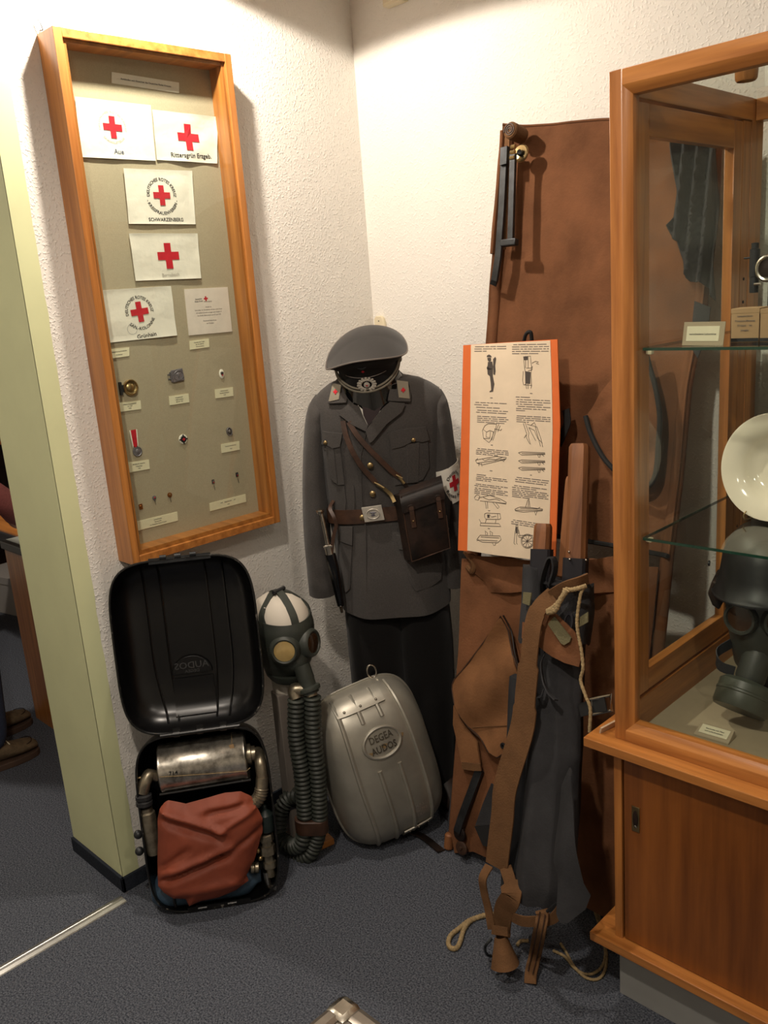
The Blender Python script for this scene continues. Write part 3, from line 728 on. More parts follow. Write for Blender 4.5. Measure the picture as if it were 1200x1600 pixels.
m = MB(); m.tube([(-0.042, -0.002, zc + 0.022), (0.02, -0.002, zc + 0.022)], 0.0018, 8); m.cbox((-0.005, 0, zc - 0.012), (0.04, 0.008, 0.008)); m.build('crosspiece', M_DMETAL, t)
m = MB(); m.tube([(-0.016, -0.014, zc - 0.028), (-0.004, -0.014, zc - 0.028)], 0.003, 8); m.build('screw', M_STEEL, t)
m = MB(); m.cbox((0.012, 0.002, zc * 0.5 - 0.01), (0.012, 0.012, zc - 0.04)); m.build('pillar', M_DMETAL, t, bev=0.001)
m = MB(); m.lathe([(0.032, 0), (0.032, 0.006), (0.012, 0.012)], 24, Matrix.Translation((0.012, 0.002, 0))); m.build('foot', M_DMETAL, t)
# bowl on a wire stand
p = at_y(1206, 727, 1.745)
rb = 0.5 * (at_y(1206, 645, 1.745).z - at_y(1206, 812, 1.745).z)
zc = ZS2 + rb + 0.004
t = thing('porcelain_bowl', 'large cream porcelain bowl propped upright on the lower glass shelf', 'bowl', Matrix.Translation((p.x, 1.745, zc)) @ Matrix.Rotation(math.radians(-10), 4, 'X') @ Matrix.Rotation(math.radians(-8), 4, 'Z'))
m = MB(); m.lathe([(rb, 0.0), (rb * 1.0, 0.003), (rb * 0.97, 0.0035), (rb * 0.80, -0.004), (rb * 0.66, -0.009), (rb * 0.60, -0.018), (rb * 0.55, -0.030), (rb * 0.36, -0.037), (rb * 0.34, -0.0365), (0.001, -0.037), (0.001, -0.041), (rb * 0.36, -0.042), (rb * 0.62, -0.030), (rb * 0.72, -0.014), (rb * 0.98, -0.002)], 56, RY, caps=False)
m.build('dish', M_PORC, t, smooth=50)
t2 = thing('wire_plate_stand', 'bent wire stand holding the cream bowl', 'stand', Matrix.Translation((p.x, 1.745, ZS2)))
m = MB()
for sx in (-0.04, 0.04):
    m.tube(catmull([(sx, -0.020, 0.022), (sx - 0.004, -0.024, 0.012), (sx, -0.018, 0.0025), (sx, 0.03, 0.0025), (sx, 0.085, 0.0025), (sx * 0.6, 0.07, 0.08)], 5), 0.0016, 6)
m.tube([(-0.04, 0.085, 0.0025), (0.04, 0.085, 0.0025)], 0.0016, 6); m.build('wire', M_BRASS, t2)
# helmeted gas mask on the case floor
ZF = ZL + 0.014
hp = at_y(1192, 948, 1.78)
HM = Frame((hp.x + 0.004, 1.78, 0), 16)
t = thing('gas_mask', 'olive rubber gas mask with round filter on the cabinet floor', 'gas mask', HM.M)
zh = hp.z
def face_ring(z, w, f, b, n=24):
    return [(w * math.cos(2 * pi * j / n), (f if math.sin(2 * pi * j / n) < 0 else b) * math.sin(2 * pi * j / n), z) for j in range(n)]
m = MB(); m.loft([face_ring(*a) for a in ((zh - 0.155, 0.035, 0.035, 0.05), (zh - 0.12, 0.058, 0.085, 0.06), (zh - 0.075, 0.066, 0.1, 0.075), (zh - 0.02, 0.076, 0.098, 0.085), (zh + 0.045, 0.082, 0.095, 0.09), (zh + 0.075, 0.078, 0.085, 0.088))])
m.build('face_piece', M_OLIVE, t, smooth=60)
for sx in (-1, 1):
    Ml = Matrix.Translation((0.036 * sx, -0.088, zh + 0.004)) @ Matrix.Rotation(math.radians(20) * sx, 4, 'Z') @ Matrix.Rotation(math.radians(-4), 4, 'X') @ RY
    r = MB(); r.lathe([(0.036, -0.012), (0.036, 0.004), (0.033, 0.012), (0.028, 0.012), (0.026, 0.006)], 28, Ml, caps=False); r = r.build('eyepiece_ring', M_OLIVE, t)
    MB().lathe([(0.027, 0.003), (0.027, 0.007), (0.001, 0.0085)], 24, Ml).build('eyepiece_lens', M_LENSD, r)
p0 = Vector((-0.008, -0.088, zh - 0.098)); ax = Vector((-0.22, -0.55, -0.8)).normalized()
def along(o, d): return Matrix.Translation(o) @ d.to_track_quat('Z', 'Y').to_matrix().to_4x4()
MB().lathe([(0.030, -0.045), (0.030, 0.03), (0.028, 0.034), (0.026, 0.05)], 24, along(p0, ax)).build('filter_socket', M_OLIVE, t)
c = MB(); c.lathe([(0.028, 0.036), (0.046, 0.039), (0.055, 0.047), (0.055, 0.062), (0.0565, 0.064), (0.0565, 0.068), (0.055, 0.070), (0.055, 0.094), (0.052, 0.100), (0.001, 0.100)], 40, along(p0, ax)); c.build('filter_canister', mat('olive_filter_paint', (62, 66, 56), 0.4, var=0.12, vscale=20), t)
MB().ribbon(catmull([(-0.058, -0.05, zh - 0.07), (-0.082, -0.075, zh - 0.085), (-0.075, -0.095, zh - 0.105), (-0.045, -0.10, zh - 0.112)], 5), 0.022, 0.002, (0, 0, 1)).build('chin_strap', M_RUBD, t)
h = thing('mannequin_head', 'dark display head inside the helmeted gas mask', 'head', HM.M)
m = MB(); m.loft([face_ring(*a) for a in ((ZF, 0.06, 0.06, 0.07), (ZF + 0.02, 0.055, 0.05, 0.06), (zh - 0.15, 0.05, 0.03, 0.05), (zh - 0.1, 0.054, 0.07, 0.07), (zh, 0.070, 0.085, 0.088), (zh + 0.09, 0.066, 0.075, 0.085), (zh + 0.13, 0.04, 0.04, 0.05))]); m.build('bust', M_LEATHD, h, smooth=60)
t = thing('steel_helmet', 'black steel helmet worn over the olive gas mask', 'helmet', HM.M)
zr = zh + 0.078
def hel(z, k, flare=0.0): return [((0.092 * k + flare * 0.5) * math.cos(2 * pi * j / 36), (0.118 * k + flare) * math.sin(2 * pi * j / 36), z - (0.018 + 0.012 * math.cos(4 * pi * j / 36)) * flare * 30 * 0.5) for j in range(36)]
m = MB(); m.loft([hel(zr - 0.028, 1.02, 0.022), hel(zr - 0.012, 1.0, 0.008), hel(zr + 0.01, 0.985), hel(zr + 0.045, 0.93), hel(zr + 0.075, 0.80), hel(zr + 0.096, 0.6), hel(zr + 0.108, 0.35), hel(zr + 0.112, 0.05)]); m.build('shell', M_HELM, t, smooth=70)
m = MB(); m.tube([Vector(q) for q in hel(zr - 0.028, 1.02, 0.022)], 0.0028, 6, True); m.build('rolled_rim', M_HELM, t)
MB().lathe([(0.006, 0), (0.006, 0.003), (0.002, 0.005)], 12, Matrix.Translation((-0.108, -0.03, zr + 0.02)) @ Matrix.Rotation(-pi / 2, 4, 'Y')).build('vent', M_HELM, t)
MB().prism([(-0.104, zr - 0.02), (-0.085, zr - 0.02), (-0.078, zr - 0.062), (-0.088, zr - 0.085), (-0.102, zr - 0.075), (-0.112, zr - 0.05)], -0.03, 0.06).build('ear_flap', M_LEATHD, t, bev=0.004)
# caption tent on the case floor
p = on_floor(1117, 1150, ZF)
t = thing('caption_tent', 'low caption wedge in front of the helmeted gas mask', 'label', Matrix.Translation(p) @ Matrix.Rotation(math.radians(2), 4, 'Z'))
MB().add([(-0.036, -0.02, 0), (0.036, -0.02, 0), (0.036, 0.018, 0), (-0.036, 0.018, 0), (-0.036, -0.02, 0.004), (0.036, -0.02, 0.004), (0.034, 0.016, 0.016), (-0.034, 0.016, 0.016)], [(0, 3, 2, 1), (4, 5, 6, 7), (0, 1, 5, 4), (1, 2, 6, 5), (2, 3, 7, 6), (3, 0, 4, 7)]).build('wedge', M_GREYC, t, bev=0.001)
sl = math.atan2(0.012, 0.036)
Mt = Matrix.Translation((0, -0.002, 0.0106)) @ Matrix.Rotation(sl - pi / 2, 4, 'X')
MB().box((-0.029, -0.0008, -0.012), (0.029, 0.0, 0.012), Mt).build('paper', M_CARD, t, smooth=0)
m = MB(); text_flat(m, 'Gasmaske mit Filter', 0.0048, 0, 0.003, -0.0012, M=Mt); text_flat(m, 'und Luftschutzhelm', 0.0048, 0, -0.004, -0.0012, M=Mt); m.build('lettering', M_INK, t, smooth=0)
# pale strip of wood tucked behind the case on the ledge
a = on_floor(938, 1142, ZL + 0.006)
tag(MB().ribbon([a, a + Vector((0.02, 0.10, 0.004)), a + Vector((0.032, 0.19, 0.008))], 0.016, 0.004, (0.3, 0, 1)).build('paint_stirrer', mat('bleached_wood', (190, 168, 140), 0.8, var=0.1, vscale=30)), 'pale flat stick lying on the cabinet ledge beside the post', 'stick')
# ------------------------------------------------------------------ black rescue apparatus in its open metal case
def sup(a, b, n, k, segs=48):
    """superellipse outline in x, z scaled by k"""
    out = []
    for j in range(segs):
        t = 2 * pi * j / segs; c, s_ = math.cos(t), math.sin(t)
        out.append((a * k * math.copysign(abs(c) ** (2 / n), c), b * k * math.copysign(abs(s_) ** (2 / n), s_)))
    return out
RHO = [0.02, 0.25, 0.45, 0.62, 0.75, 0.84, 0.90, 0.945, 0.975, 0.992, 1.0]
def shell_y(x, z, a, b, n, d, p=5, q=0.5):
    r = ((abs(x) / a) ** n + (abs(z) / b) ** n) ** (1 / n)
    return d * max(0.0, 1 - min(r, 1) ** p) ** q
def shell(a, b, n, d, cx, cz, t=0.003, p=5, q=0.5, sgn=1, rim=0.004):
    m = MB(); rings = []
    for k in RHO: rings.append([(cx + x, sgn * d * (1 - k ** p) ** q, cz + z) for x, z in sup(a, b, n, k)])
    rings.append([(cx + x, -sgn * 0.002, cz + z) for x, z in sup(a, b, n, 1.0)])
    rings.append([(cx + x, -sgn * 0.002, cz + z) for x, z in sup(a + rim, b + rim, n, 1.0)])
    rings.append([(cx + x, sgn * 0.006, cz + z) for x, z in sup(a + rim, b + rim, n, 1.0)])
    for k in RHO[::-1][1:]: rings.append([(cx + x, sgn * ((d + t) * (1 - k ** p) ** q), cz + z) for x, z in sup(a + t, b + t, n, k)])
    return m.loft(rings)
o = on_floor(335, 1419)
BK = Frame((o.x, o.y, 0.004), 53, -8)
app = thing('rescue_apparatus', 'black metal rescue apparatus case standing open with tin canister and red rubber bag', 'breathing apparatus', BK.M)
A1, B1, C1 = 0.174, 0.248, (0.013, 0.249)
A2, B2, C2 = 0.186, 0.232, (0.014, 0.737)
base = shell(A1, B1, 5, 0.13, *C1, p=9).build('case_base', M_BLACK, app, smooth=50)
lid = shell(A2, B2, 4.6, 0.085, *C2, p=7).build('case_lid', M_BLACK, app, smooth=50)
for (a, b, c, n, par) in ((A1, B1, C1, 5, base), (A2, B2, C2, 4.6, lid)):
    MB().tube([(c[0] + x, -0.003, c[1] + z) for x, z in sup(a + 0.002, b + 0.002, n, 1, 64)], 0.0032, 6, True).build('rolled_rim', M_BLACKE, par)
# pressed ribs and cast maker's plate inside the lid
def lid_pt(x, z, off=0.001): return Vector((C2[0] + x, shell_y(x, z, A2, B2, 4.6, 0.085, 7) - off, C2[1] + z))
for x0, x1 in ((-0.105, -0.13), (-0.062, -0.072), (0.062, 0.074), (0.108, 0.132)):
    pts = [lid_pt(x0 + (x1 - x0) * max(0, (s - 0.55) / 0.45) ** 2 * -1.0, 0.21 - 0.43 * s) for s in [i / 24 for i in range(25)]]
    MB().tube(pts, 0.0035, 6).build('pressed_rib', M_BLACK, lid)
P = [(0.052 * math.cos(pi * i / 20), 0.052 * 0.92 * math.sin(pi * i / 20)) for i in range(21)]
ex, ez = -0.005, -0.098
MB().tube([lid_pt(ex + x, ez + z, 0.003) for x, z in P + [(-0.052, 0)]] + [lid_pt(ex + 0.052, ez, 0.003)], 0.003, 6).build('plate_rim', M_BLACK, lid)
MB().prism([(C2[0] + ex + x, C2[1] + ez + z) for x, z in P], 0.078, 0.084).build('makers_plate', M_BLACK, lid, bev=0.001)
m = MB()
v, f = text_geo('AUDOS', 0.026)
m.add([(C2[0] + ex - p[0] * 1.05, 0.0765, C2[1] + ez + 0.022 + p[1]) for p in v], [q[::-1] for q in f])
v, f = text_geo('DEGEA', 0.012)
m.add([(C2[0] + ex - p[0] * 1.05, 0.0765, C2[1] + ez + 0.006 + p[1]) for p in v], [q[::-1] for q in f])
m.build('mirrored_lettering', mat('raised_letter_black', (64, 64, 64), 0.3), lid, smooth=0)
MB().grid(lambda u, v: lid_pt(ex - 0.055 + 0.11 * u, -0.11 - 0.10 * v, 0.006 - 0.004 * v), 6, 10, 0.003).build('lid_pocket', M_BLACK, lid, smooth=60)
# hinges and latches
def hinge(z, x0, x1, y, par, nk=4):
    m = MB().tube([(x0, y, z), (x1, y, z)], 0.006, 10)
    for i in range(nk):
        xx = x0 + (x1 - x0) * (i + 0.7) / (nk + 0.4)
        m.tube([(xx - 0.008, y, z), (xx + 0.008, y, z)], 0.0085, 10)
        m.cbox((xx, y + 0.001, z + 0.008), (0.018, 0.003, 0.016))
    return m.build('hinge', M_BLACKE, par)
hinge(0.501, -0.085, 0.125, -0.006, app, 3)
m = MB().box((-0.06, -0.005, 0.962), (0.10, 0.002, 0.977))
for xx in (-0.022, 0.016, 0.055): m.tube([(xx - 0.008, -0.004, 0.978), (xx + 0.008, -0.004, 0.978)], 0.006, 10)
m.build('latch_strip', M_DMETAL, app, bev=0.0)
m = MB().box((-0.07, -0.006, 0.001), (0.10, 0.0, 0.012))
for xx in (-0.03, 0.05): m.tube([(xx - 0.012, -0.006, 0.006), (xx + 0.012, -0.006, 0.006)], 0.005, 10)
m.build('latch_strip', M_BLACKE, app)
# tin canister
ca = BK.at(249, 1213, -0.002); cb = BK.at(384, 1191, -0.002)
axd = (cb - ca); L = axd.length; axd.normalize()
def axm(o, d): return Matrix.Translation(o) @ d.to_track_quat('Z', 'Y').to_matrix().to_4x4()
R_ = 0.067; cc = ca + Vector((0, 0.055, 0))
can = MB().lathe([(0.02, -0.004), (R_ - 0.006, -0.004), (R_ + 0.002, 0.0), (R_ + 0.002, 0.006), (R_, 0.009), (R_, L - 0.009), (R_ + 0.002, L - 0.006), (R_ + 0.002, L), (R_ - 0.006, L + 0.004), (0.02, L + 0.004)], 48, axm(cc, axd)).build('tin_canister', M_TIN, app, smooth=40)
m = MB()
def can_pt(s, ang, r=R_):   # s along the tin, ang above the horizontal facing the viewer
    up = axd.cross(Vector((0, -1, 0))).normalized() * -1; fr = Vector((0, -1, 0))
    return cc + axd * (s * L) + (fr * math.cos(ang) + (axd.cross(fr)) * -math.sin(ang)) * r
m = MB().tube([can_pt(0.0, 0.05, R_ + 0.001)] + [can_pt(s, 0.05 - 0.35 * s, R_ + 0.0022) for s in (0.02, 0.25, 0.5, 0.75, 1.0)] + [can_pt(1.04, -0.32, R_ - 0.01)], 0.0009, 6)
m.build('string', M_ROPE, can)
MB().tube([can_pt(0.86, 1.5, R_ + 0.004), can_pt(0.87, 1.1, R_ + 0.002), can_pt(0.86, 0.85, R_ + 0.002)], 0.0008, 5).build('tag_string', M_ROPE, can)
tp = can_pt(0.86, 0.75, R_ + 0.0015)
MB().prism([(-0.007, 0.006), (0.006, 0.008), (0.007, -0.004), (0.0, -0.009), (-0.004, -0.002)], -0.001, 0.001, Matrix.Translation(tp)).build('paper_tag', M_BOXC, can, smooth=0)
m = MB(); text_flat(m, '714', 0.016, 0, 0, 0); 
Mx = Matrix.Translation(can_pt(0.17, 0.1, R_ + 0.0012)) @ Matrix.Rotation(math.radians(6), 4, 'X') @ Matrix.Rotation(-math.atan2(axd.z, axd.x), 4, 'Y')
mm = MB(); mm.add([tuple(q) for q in m.v], m.f, Mx); mm.build('stamped_number', M_DMETAL, can, smooth=0)
MB().lathe([(0.03, 0.004), (0.03, 0.014), (0.022, 0.016), (0.022, 0.026)], 20, axm(cc + axd * L, axd)).build('end_socket', M_PIPE, can)
# lower cradle edge
MB().tube([can_pt(-0.03, -0.8, R_ + 0.006), can_pt(1.03, -0.8, R_ + 0.006)], 0.004, 8).build('cradle_bar', M_BLACKE, app)
# left pipe and valve cylinder
def bp(px, py, y): return BK.at(px, py, y)
l0 = bp(246, 1214, 0.03)
MB().tube(catmull([l0, bp(234, 1210, 0.02), bp(227, 1222, 0.01), bp(223, 1238, 0.01)], 6), [0.014] * 6 + [0.0165] * 13, 14).build('elbow_pipe', M_PIPE, app)
MB().lathe([(0.015, 0), (0.022, 0.004), (0.022, 0.014), (0.018, 0.017), (0.022, 0.021), (0.022, 0.031), (0.015, 0.035)], 20, axm(bp(224, 1240, 0.01), Vector((-0.02, 0, -1)))).build('rubber_sleeve', M_RUBD, app)
MB().lathe([(0.014, 0), (0.017, 0.002), (0.017, 0.012), (0.021, 0.016), (0.0215, 0.03), (0.0205, 0.12), (0.019, 0.132), (0.008, 0.136)], 20, axm(bp(228, 1261, 0.015), Vector((0.06, 0, -1)))).build('valve_cylinder', M_PIPE, app)
for px, py in ((216, 1304), (218, 1330)):
    MB().sphere(bp(px, py, 0.01), 0.012).build('valve_knob', M_DMETAL, app)
for px, py in ((219, 1215), (222, 1228)):
    MB().lathe([(0.004, -0.008), (0.004, 0.008)], 8, axm(bp(px, py, 0.012), Vector((1, 0, 0)))).build('wing_screw', M_BRASS, app)
# right pipe, corrugated bend, flask and fittings
r0 = cc + axd * (L + 0.02)
MB().tube(catmull([r0, r0 + axd * 0.018 + Vector((0, -0.012, 0.004)), bp(407, 1192, 0.01), bp(410, 1215, 0.005)], 6), [0.016] * 19, 14).build('elbow_pipe', M_PIPE, app)
fx = catmull([bp(410, 1214, 0.005), bp(409, 1230, 0.003), bp(406, 1244, 0.0), bp(397, 1255, 0.0)], 14)
MB().tube(fx, [0.0175 + (0.0022 if i % 4 < 2 and i > 14 else 0) for i in range(len(fx))], 14).build('corrugated_pipe', M_PIPE, app)
MB().lathe([(0.004, 0.02), (0.007, 0.016), (0.007, 0.006), (0.014, 0.0), (0.021, -0.008), (0.022, -0.05), (0.018, -0.056)], 20, axm(bp(414, 1268, 0.02), Vector((-0.02, 0, 1)))).build('oxygen_flask', mat('dark_green_enamel', (38, 48, 46), 0.4), app)
q0 = bp(415, 1302, 0.02)
MB().lathe([(0.018, 0), (0.021, -0.003), (0.021, -0.02), (0.017, -0.022), (0.017, -0.032), (0.022, -0.034), (0.022, -0.058), (0.015, -0.062), (0.015, -0.08), (0.019, -0.082), (0.019, -0.098), (0.012, -0.10), (0.012, -0.125)], 8, axm(q0, Vector((-0.02, 0, 1)))).build('reducing_valve', M_PIPE, app, smooth=25)
MB().tube(catmull([bp(416, 1362, 0.02), bp(420, 1382, 0.02), bp(428, 1388, 0.03)], 5), 0.009, 10).build('outlet_elbow', M_STEEL, app)
MB().lathe([(0.012, 0), (0.015, 0.002), (0.015, 0.01), (0.012, 0.012), (0.015, 0.014), (0.015, 0.022), (0.006, 0.024)], 16, axm(bp(405, 1355, 0.01), Vector((-1, 0, 0.1)))).build('threaded_plug', M_PIPE, app)
for px, py in ((403, 1329), (407, 1341)):
    MB().sphere(bp(px, py, 0.005), 0.007).build('gland_nut', M_BRASS, app)
# blue gas cylinder along the bottom
t0, t1 = bp(243, 1402, 0.04), bp(402, 1378, 0.04)
dd = (t1 - t0).normalized(); LL = (t1 - t0).length
MB().lathe([(0.006, -0.012), (0.03, -0.006), (0.043, 0.012), (0.047, 0.035), (0.047, LL - 0.05), (0.042, LL - 0.025), (0.02, LL), (0.016, LL + 0.012)], 28, axm(t0 + Vector((0, 0.01, 0.012)), dd)).build('gas_cylinder', M_BLUE, app)
MB().tube([t0 + dd * 0.055 + Vector((0, 0.01 + 0.0485 * math.cos(a * 0.35), 0.012 + 0.0485 * math.sin(a * 0.35))) for a in range(18)], 0.004, 6, True).build('clamp_band', M_RUBD, app)
# breathing bag with folds
out = [(250, 1262), (262, 1257), (290, 1262), (322, 1253), (352, 1245), (374, 1243), (388, 1250), (398, 1266), (405, 1282), (404, 1303), (399, 1325), (392, 1350), (382, 1372), (383, 1379), (368, 1391), (340, 1402), (315, 1407), (296, 1415), (290, 1404), (272, 1403), (256, 1394), (247, 1384), (246, 1350), (247, 1310), (246, 1280)]
OB = [(p.x, p.z) for p in (BK.at(x, y, -0.02) for x, y in out)]
bx = sum(p[0] for p in OB) / len(OB); bz = sum(p[1] for p in OB) / len(OB)
def bdist(x, z):
    d = 1e9
    for i in range(len(OB)):
        ax_, az = OB[i]; cx_, cz_ = OB[(i + 1) % len(OB)]
        vx, vz = cx_ - ax_, cz_ - az; t = max(0, min(1, ((x - ax_) * vx + (z - az) * vz) / (vx * vx + vz * vz + 1e-12)))
        d = min(d, math.hypot(x - ax_ - vx * t, z - az - vz * t))
    return d
def fold(x, z, p0_, p1_, w, hgt):
    a = BK.at(*p0_, -0.02); b = BK.at(*p1_, -0.02)
    vx, vz = b.x - a.x, b.z - a.z; l2 = vx * vx + vz * vz
    t = ((x - a.x) * vx + (z - a.z) * vz) / l2; tt = max(0, min(1, t))
    sd = ((x - a.x) * vz - (z - a.z) * vx) / math.sqrt(l2)
    e = math.hypot(x - a.x - vx * tt, z - a.z - vz * tt)
    env = math.exp(-(max(0, abs(t - 0.5) - 0.5) * math.sqrt(l2) / 0.02) ** 2)
    return hgt * env * math.exp(-(sd / w) ** 2)
def bagf(x, z):
    d = bdist(x, z)
    y = -0.022 - 0.030 * (1 - math.exp(-d / 0.022))
    y -= fold(x, z, (258, 1266), (345, 1290), 0.008, 0.013)
    y += fold(x, z, (262, 1282), (340, 1302), 0.011, 0.017)
    y -= fold(x, z, (345, 1290), (396, 1262), 0.009, 0.010)
    y += fold(x, z, (330, 1268), (372, 1258), 0.009, 0.015)
    y += fold(x, z, (262, 1372), (350, 1332), 0.010, 0.020)
    y -= fold(x, z, (270, 1355), (360, 1318), 0.012, 0.011)
    y += fold(x, z, (345, 1333), (398, 1300), 0.010, 0.011)
    y -= fold(x, z, (275, 1392), (370, 1372), 0.016, 0.008)
    y += fold(x, z, (258, 1350), (290, 1325), 0.010, 0.008)
    y += 0.004 * mnoise.noise((x * 22, z * 22, 5.0))
    return Vector((x, y, z))
MB().patch(OB, bagf, 0.012, 0.0075).build('breathing_bag', M_RUBR, app, smooth=80)

# ------------------------------------------------------------------ gas mask with twin hoses on a display head
HD = Frame((-1.845, 1.455, 0), 45 + 30)
hc = Frame((-1.845, 1.455, 0), 45).at(441, 985, 0)
off = Frame((-1.845, 1.455, 0), 45).M @ Vector((hc.x, 0, 0))
HD = Frame((off.x, off.y, 0), 45 + 32)
zc = hc.z
def oval(z, w, f, b, cy=0.0, n=32):
    return [(w * math.cos(2 * pi * j / n), cy + (f if math.sin(2 * pi * j / n) < 0 else b) * math.sin(2 * pi * j / n), z) for j in range(n)]
HT = [(a * 1.1, b * 1.1, c * 1.1, d * 1.1) for a, b, c, d in [(-0.125, 0.046, 0.03, 0.05), (-0.10, 0.050, 0.055, 0.055), (-0.07, 0.058, 0.078, 0.07), (-0.03, 0.068, 0.086, 0.084), (0.02, 0.074, 0.088, 0.092), (0.055, 0.070, 0.080, 0.088), (0.082, 0.056, 0.060, 0.072), (0.098, 0.034, 0.034, 0.044), (0.104, 0.006, 0.006, 0.008)]]
hd = thing('plaster_head', 'white plaster display head on a stand beside the black case', 'head', HD.M)
m = MB(); m.loft([oval(zc + a, b, c, d) for a, b, c, d in HT]); m.build('skull', M_HEADW, hd, smooth=70)
MB().lathe([(0.040, zc - 0.19), (0.041, zc - 0.16), (0.044, zc - 0.11)], 24, Matrix.Translation((0, 0.015, 0))).build('neck', M_HEADW, hd)
MB().box((-0.045, -0.02, 0.02), (0.045, 0.03, zc - 0.185)).build('stand_board', mat('grey_marbled_board', (128, 120, 112), 0.6, var=0.25, vscale=6, stretch=(1, 1, 0.3)), hd, bev=0.003)
MB().box((-0.046, -0.021, 0.13), (0.046, 0.031, 0.15)).build('board_trim', M_INK, hd)
MB().box((-0.06, -0.08, 0.0), (0.06, 0.06, 0.02)).build('stand_foot', M_WX, hd, bev=0.003)
gm = thing('hose_gas_mask', 'grey rubber gas mask with twin corrugated hoses on the white display head', 'gas mask', HD.M)
# face piece: front part of the head surface, a little proud
def head_r(z):
    return lerp_tab([(a, b, c, d) for a, b, c, d in HT], z - zc)
def face(u, v):
    th = math.radians(-198 + 216 * u)
    top = zc + 0.066 - 0.018 * math.sin(pi * u); bot = zc - 0.128
    z = bot + (top - bot) * v
    w, f, b = head_r(z)
    e = 0.006 + 0.004 * math.sin(pi * v)
    c, s_ = math.cos(th), math.sin(th)
    bul = 0.018 * math.exp(-((z - (zc - 0.075)) / 0.03) ** 2) * max(0, -s_) ** 6
    return ((w + e) * c, ((f if s_ < 0 else b) + e + bul) * s_, z)
MB().grid(face, 44, 18, 0.004).build('face_piece', M_RUBG, gm, smooth=70)
MB().lathe([(0.05, zc - 0.140), (0.058, zc - 0.130), (0.062, zc - 0.115)], 28, Matrix.Translation((0, -0.012, 0)), sx=1.0, sy=1.2).build('chin_edge', M_RUBG, gm)
for sx in (-1, 1):
    an = math.radians(32) * sx
    Ml = Matrix.Translation((0.041 * sx, -0.094, zc - 0.020)) @ Matrix.Scale(1.12, 4) @ Matrix.Rotation(an, 4, 'Z') @ Matrix.Rotation(math.radians(-6), 4, 'X') @ RY
    r = MB().lathe([(0.040, -0.016), (0.038, 0.0), (0.034, 0.008), (0.030, 0.0105), (0.027, 0.009), (0.025, 0.004)], 28, Ml, caps=False).build('eyepiece_ring', M_RUBG, gm)
    MB().lathe([(0.0265, 0.002), (0.0265, 0.006), (0.015, 0.0085), (0.001, 0.0095)], 24, Ml).build('eyepiece_lens', M_LENS if sx < 0 else M_LENSD, r)
# head straps and buckle
def hpt(th, z, e=0.004):
    w, f, b = head_r(z); c, s_ = math.cos(th), math.sin(th)
    return Vector(((w + e) * c, ((f if s_ < 0 else b) + e) * s_, z))
def strap(pts, w, par=gm, m=M_RUBG):
    q = catmull(pts, 6); sides = []
    for i in range(len(q)):
        T = (q[min(i + 1, len(q) - 1)] - q[max(i - 1, 0)]).normalized()
        sides.append(T.cross(Vector((q[i].x, q[i].y, (q[i].z - zc)))).normalized())
    return MB().ribbon(q, w, 0.003, sides).build('head_strap', m, par)
cr = Vector((0.0, 0.03, zc + 0.114))
strap([hpt(math.radians(-90), zc + 0.03), hpt(math.radians(-90), zc + 0.075), Vector((0, -0.02, zc + 0.117)), cr, hpt(math.radians(90), zc + 0.06)], 0.022)
for sg in (-1, 1):
    strap([hpt(math.radians(-90 + 62 * sg), zc + 0.044), hpt(math.radians(-90 + 70 * sg), zc + 0.075), Vector((0.028 * sg, -0.005, zc + 0.113)), cr], 0.018)
    strap([hpt(math.radians(-90 + 100 * sg), zc + 0.03), hpt(math.radians(-90 + 130 * sg), zc + 0.04), hpt(math.radians(90 + 5 * sg), zc + 0.05)], 0.014)
MB().tube([(-0.02, -0.012, zc + 0.122), (0.022, 0.004, zc + 0.123)], 0.006, 8).build('strap_buckle', M_RUBD, gm)
# snout, connector and breathing hoses
sn = Vector((0.004, -0.106, zc - 0.092))
sa = Vector((0.10, -0.35, -1.0)).normalized()
MB().lathe([(0.024, -0.02), (0.024, 0.02), (0.0225, 0.028), (0.0225, 0.042), (0.031, 0.045), (0.032, 0.050), (0.031, 0.056), (0.024, 0.058), (0.024, 0.064)], 24, along(sn, sa)).build('snout', M_RUBG, gm)
ep = sn + sa * 0.06
def wtol(p): return HD.I @ p
CV = Frame((off.x, off.y, 0), 45)              # faces the viewer; used to lay the hoses out
def cvp(px, py, y): return HD.I @ (CV.M @ CV.at(px, py, y))
yh = (CV.I @ (HD.M @ ep)).y
H1 = [ep + Vector((0, 0, 0.006)), cvp(460, 1078, yh), cvp(463, 1092, yh - 0.01), cvp(463, 1150, yh - 0.012), cvp(472, 1210, yh - 0.012), cvp(477, 1275, yh - 0.01), cvp(476, 1298, yh - 0.01)]
H2 = [ep + Vector((0.0, 0, 0.006)), cvp(484, 1074, yh), cvp(488, 1088, yh - 0.01), cvp(490, 1150, yh - 0.012), cvp(496, 1210, yh - 0.012), cvp(499, 1275, yh - 0.01), cvp(497, 1298, yh - 0.01)]
yb_ = []
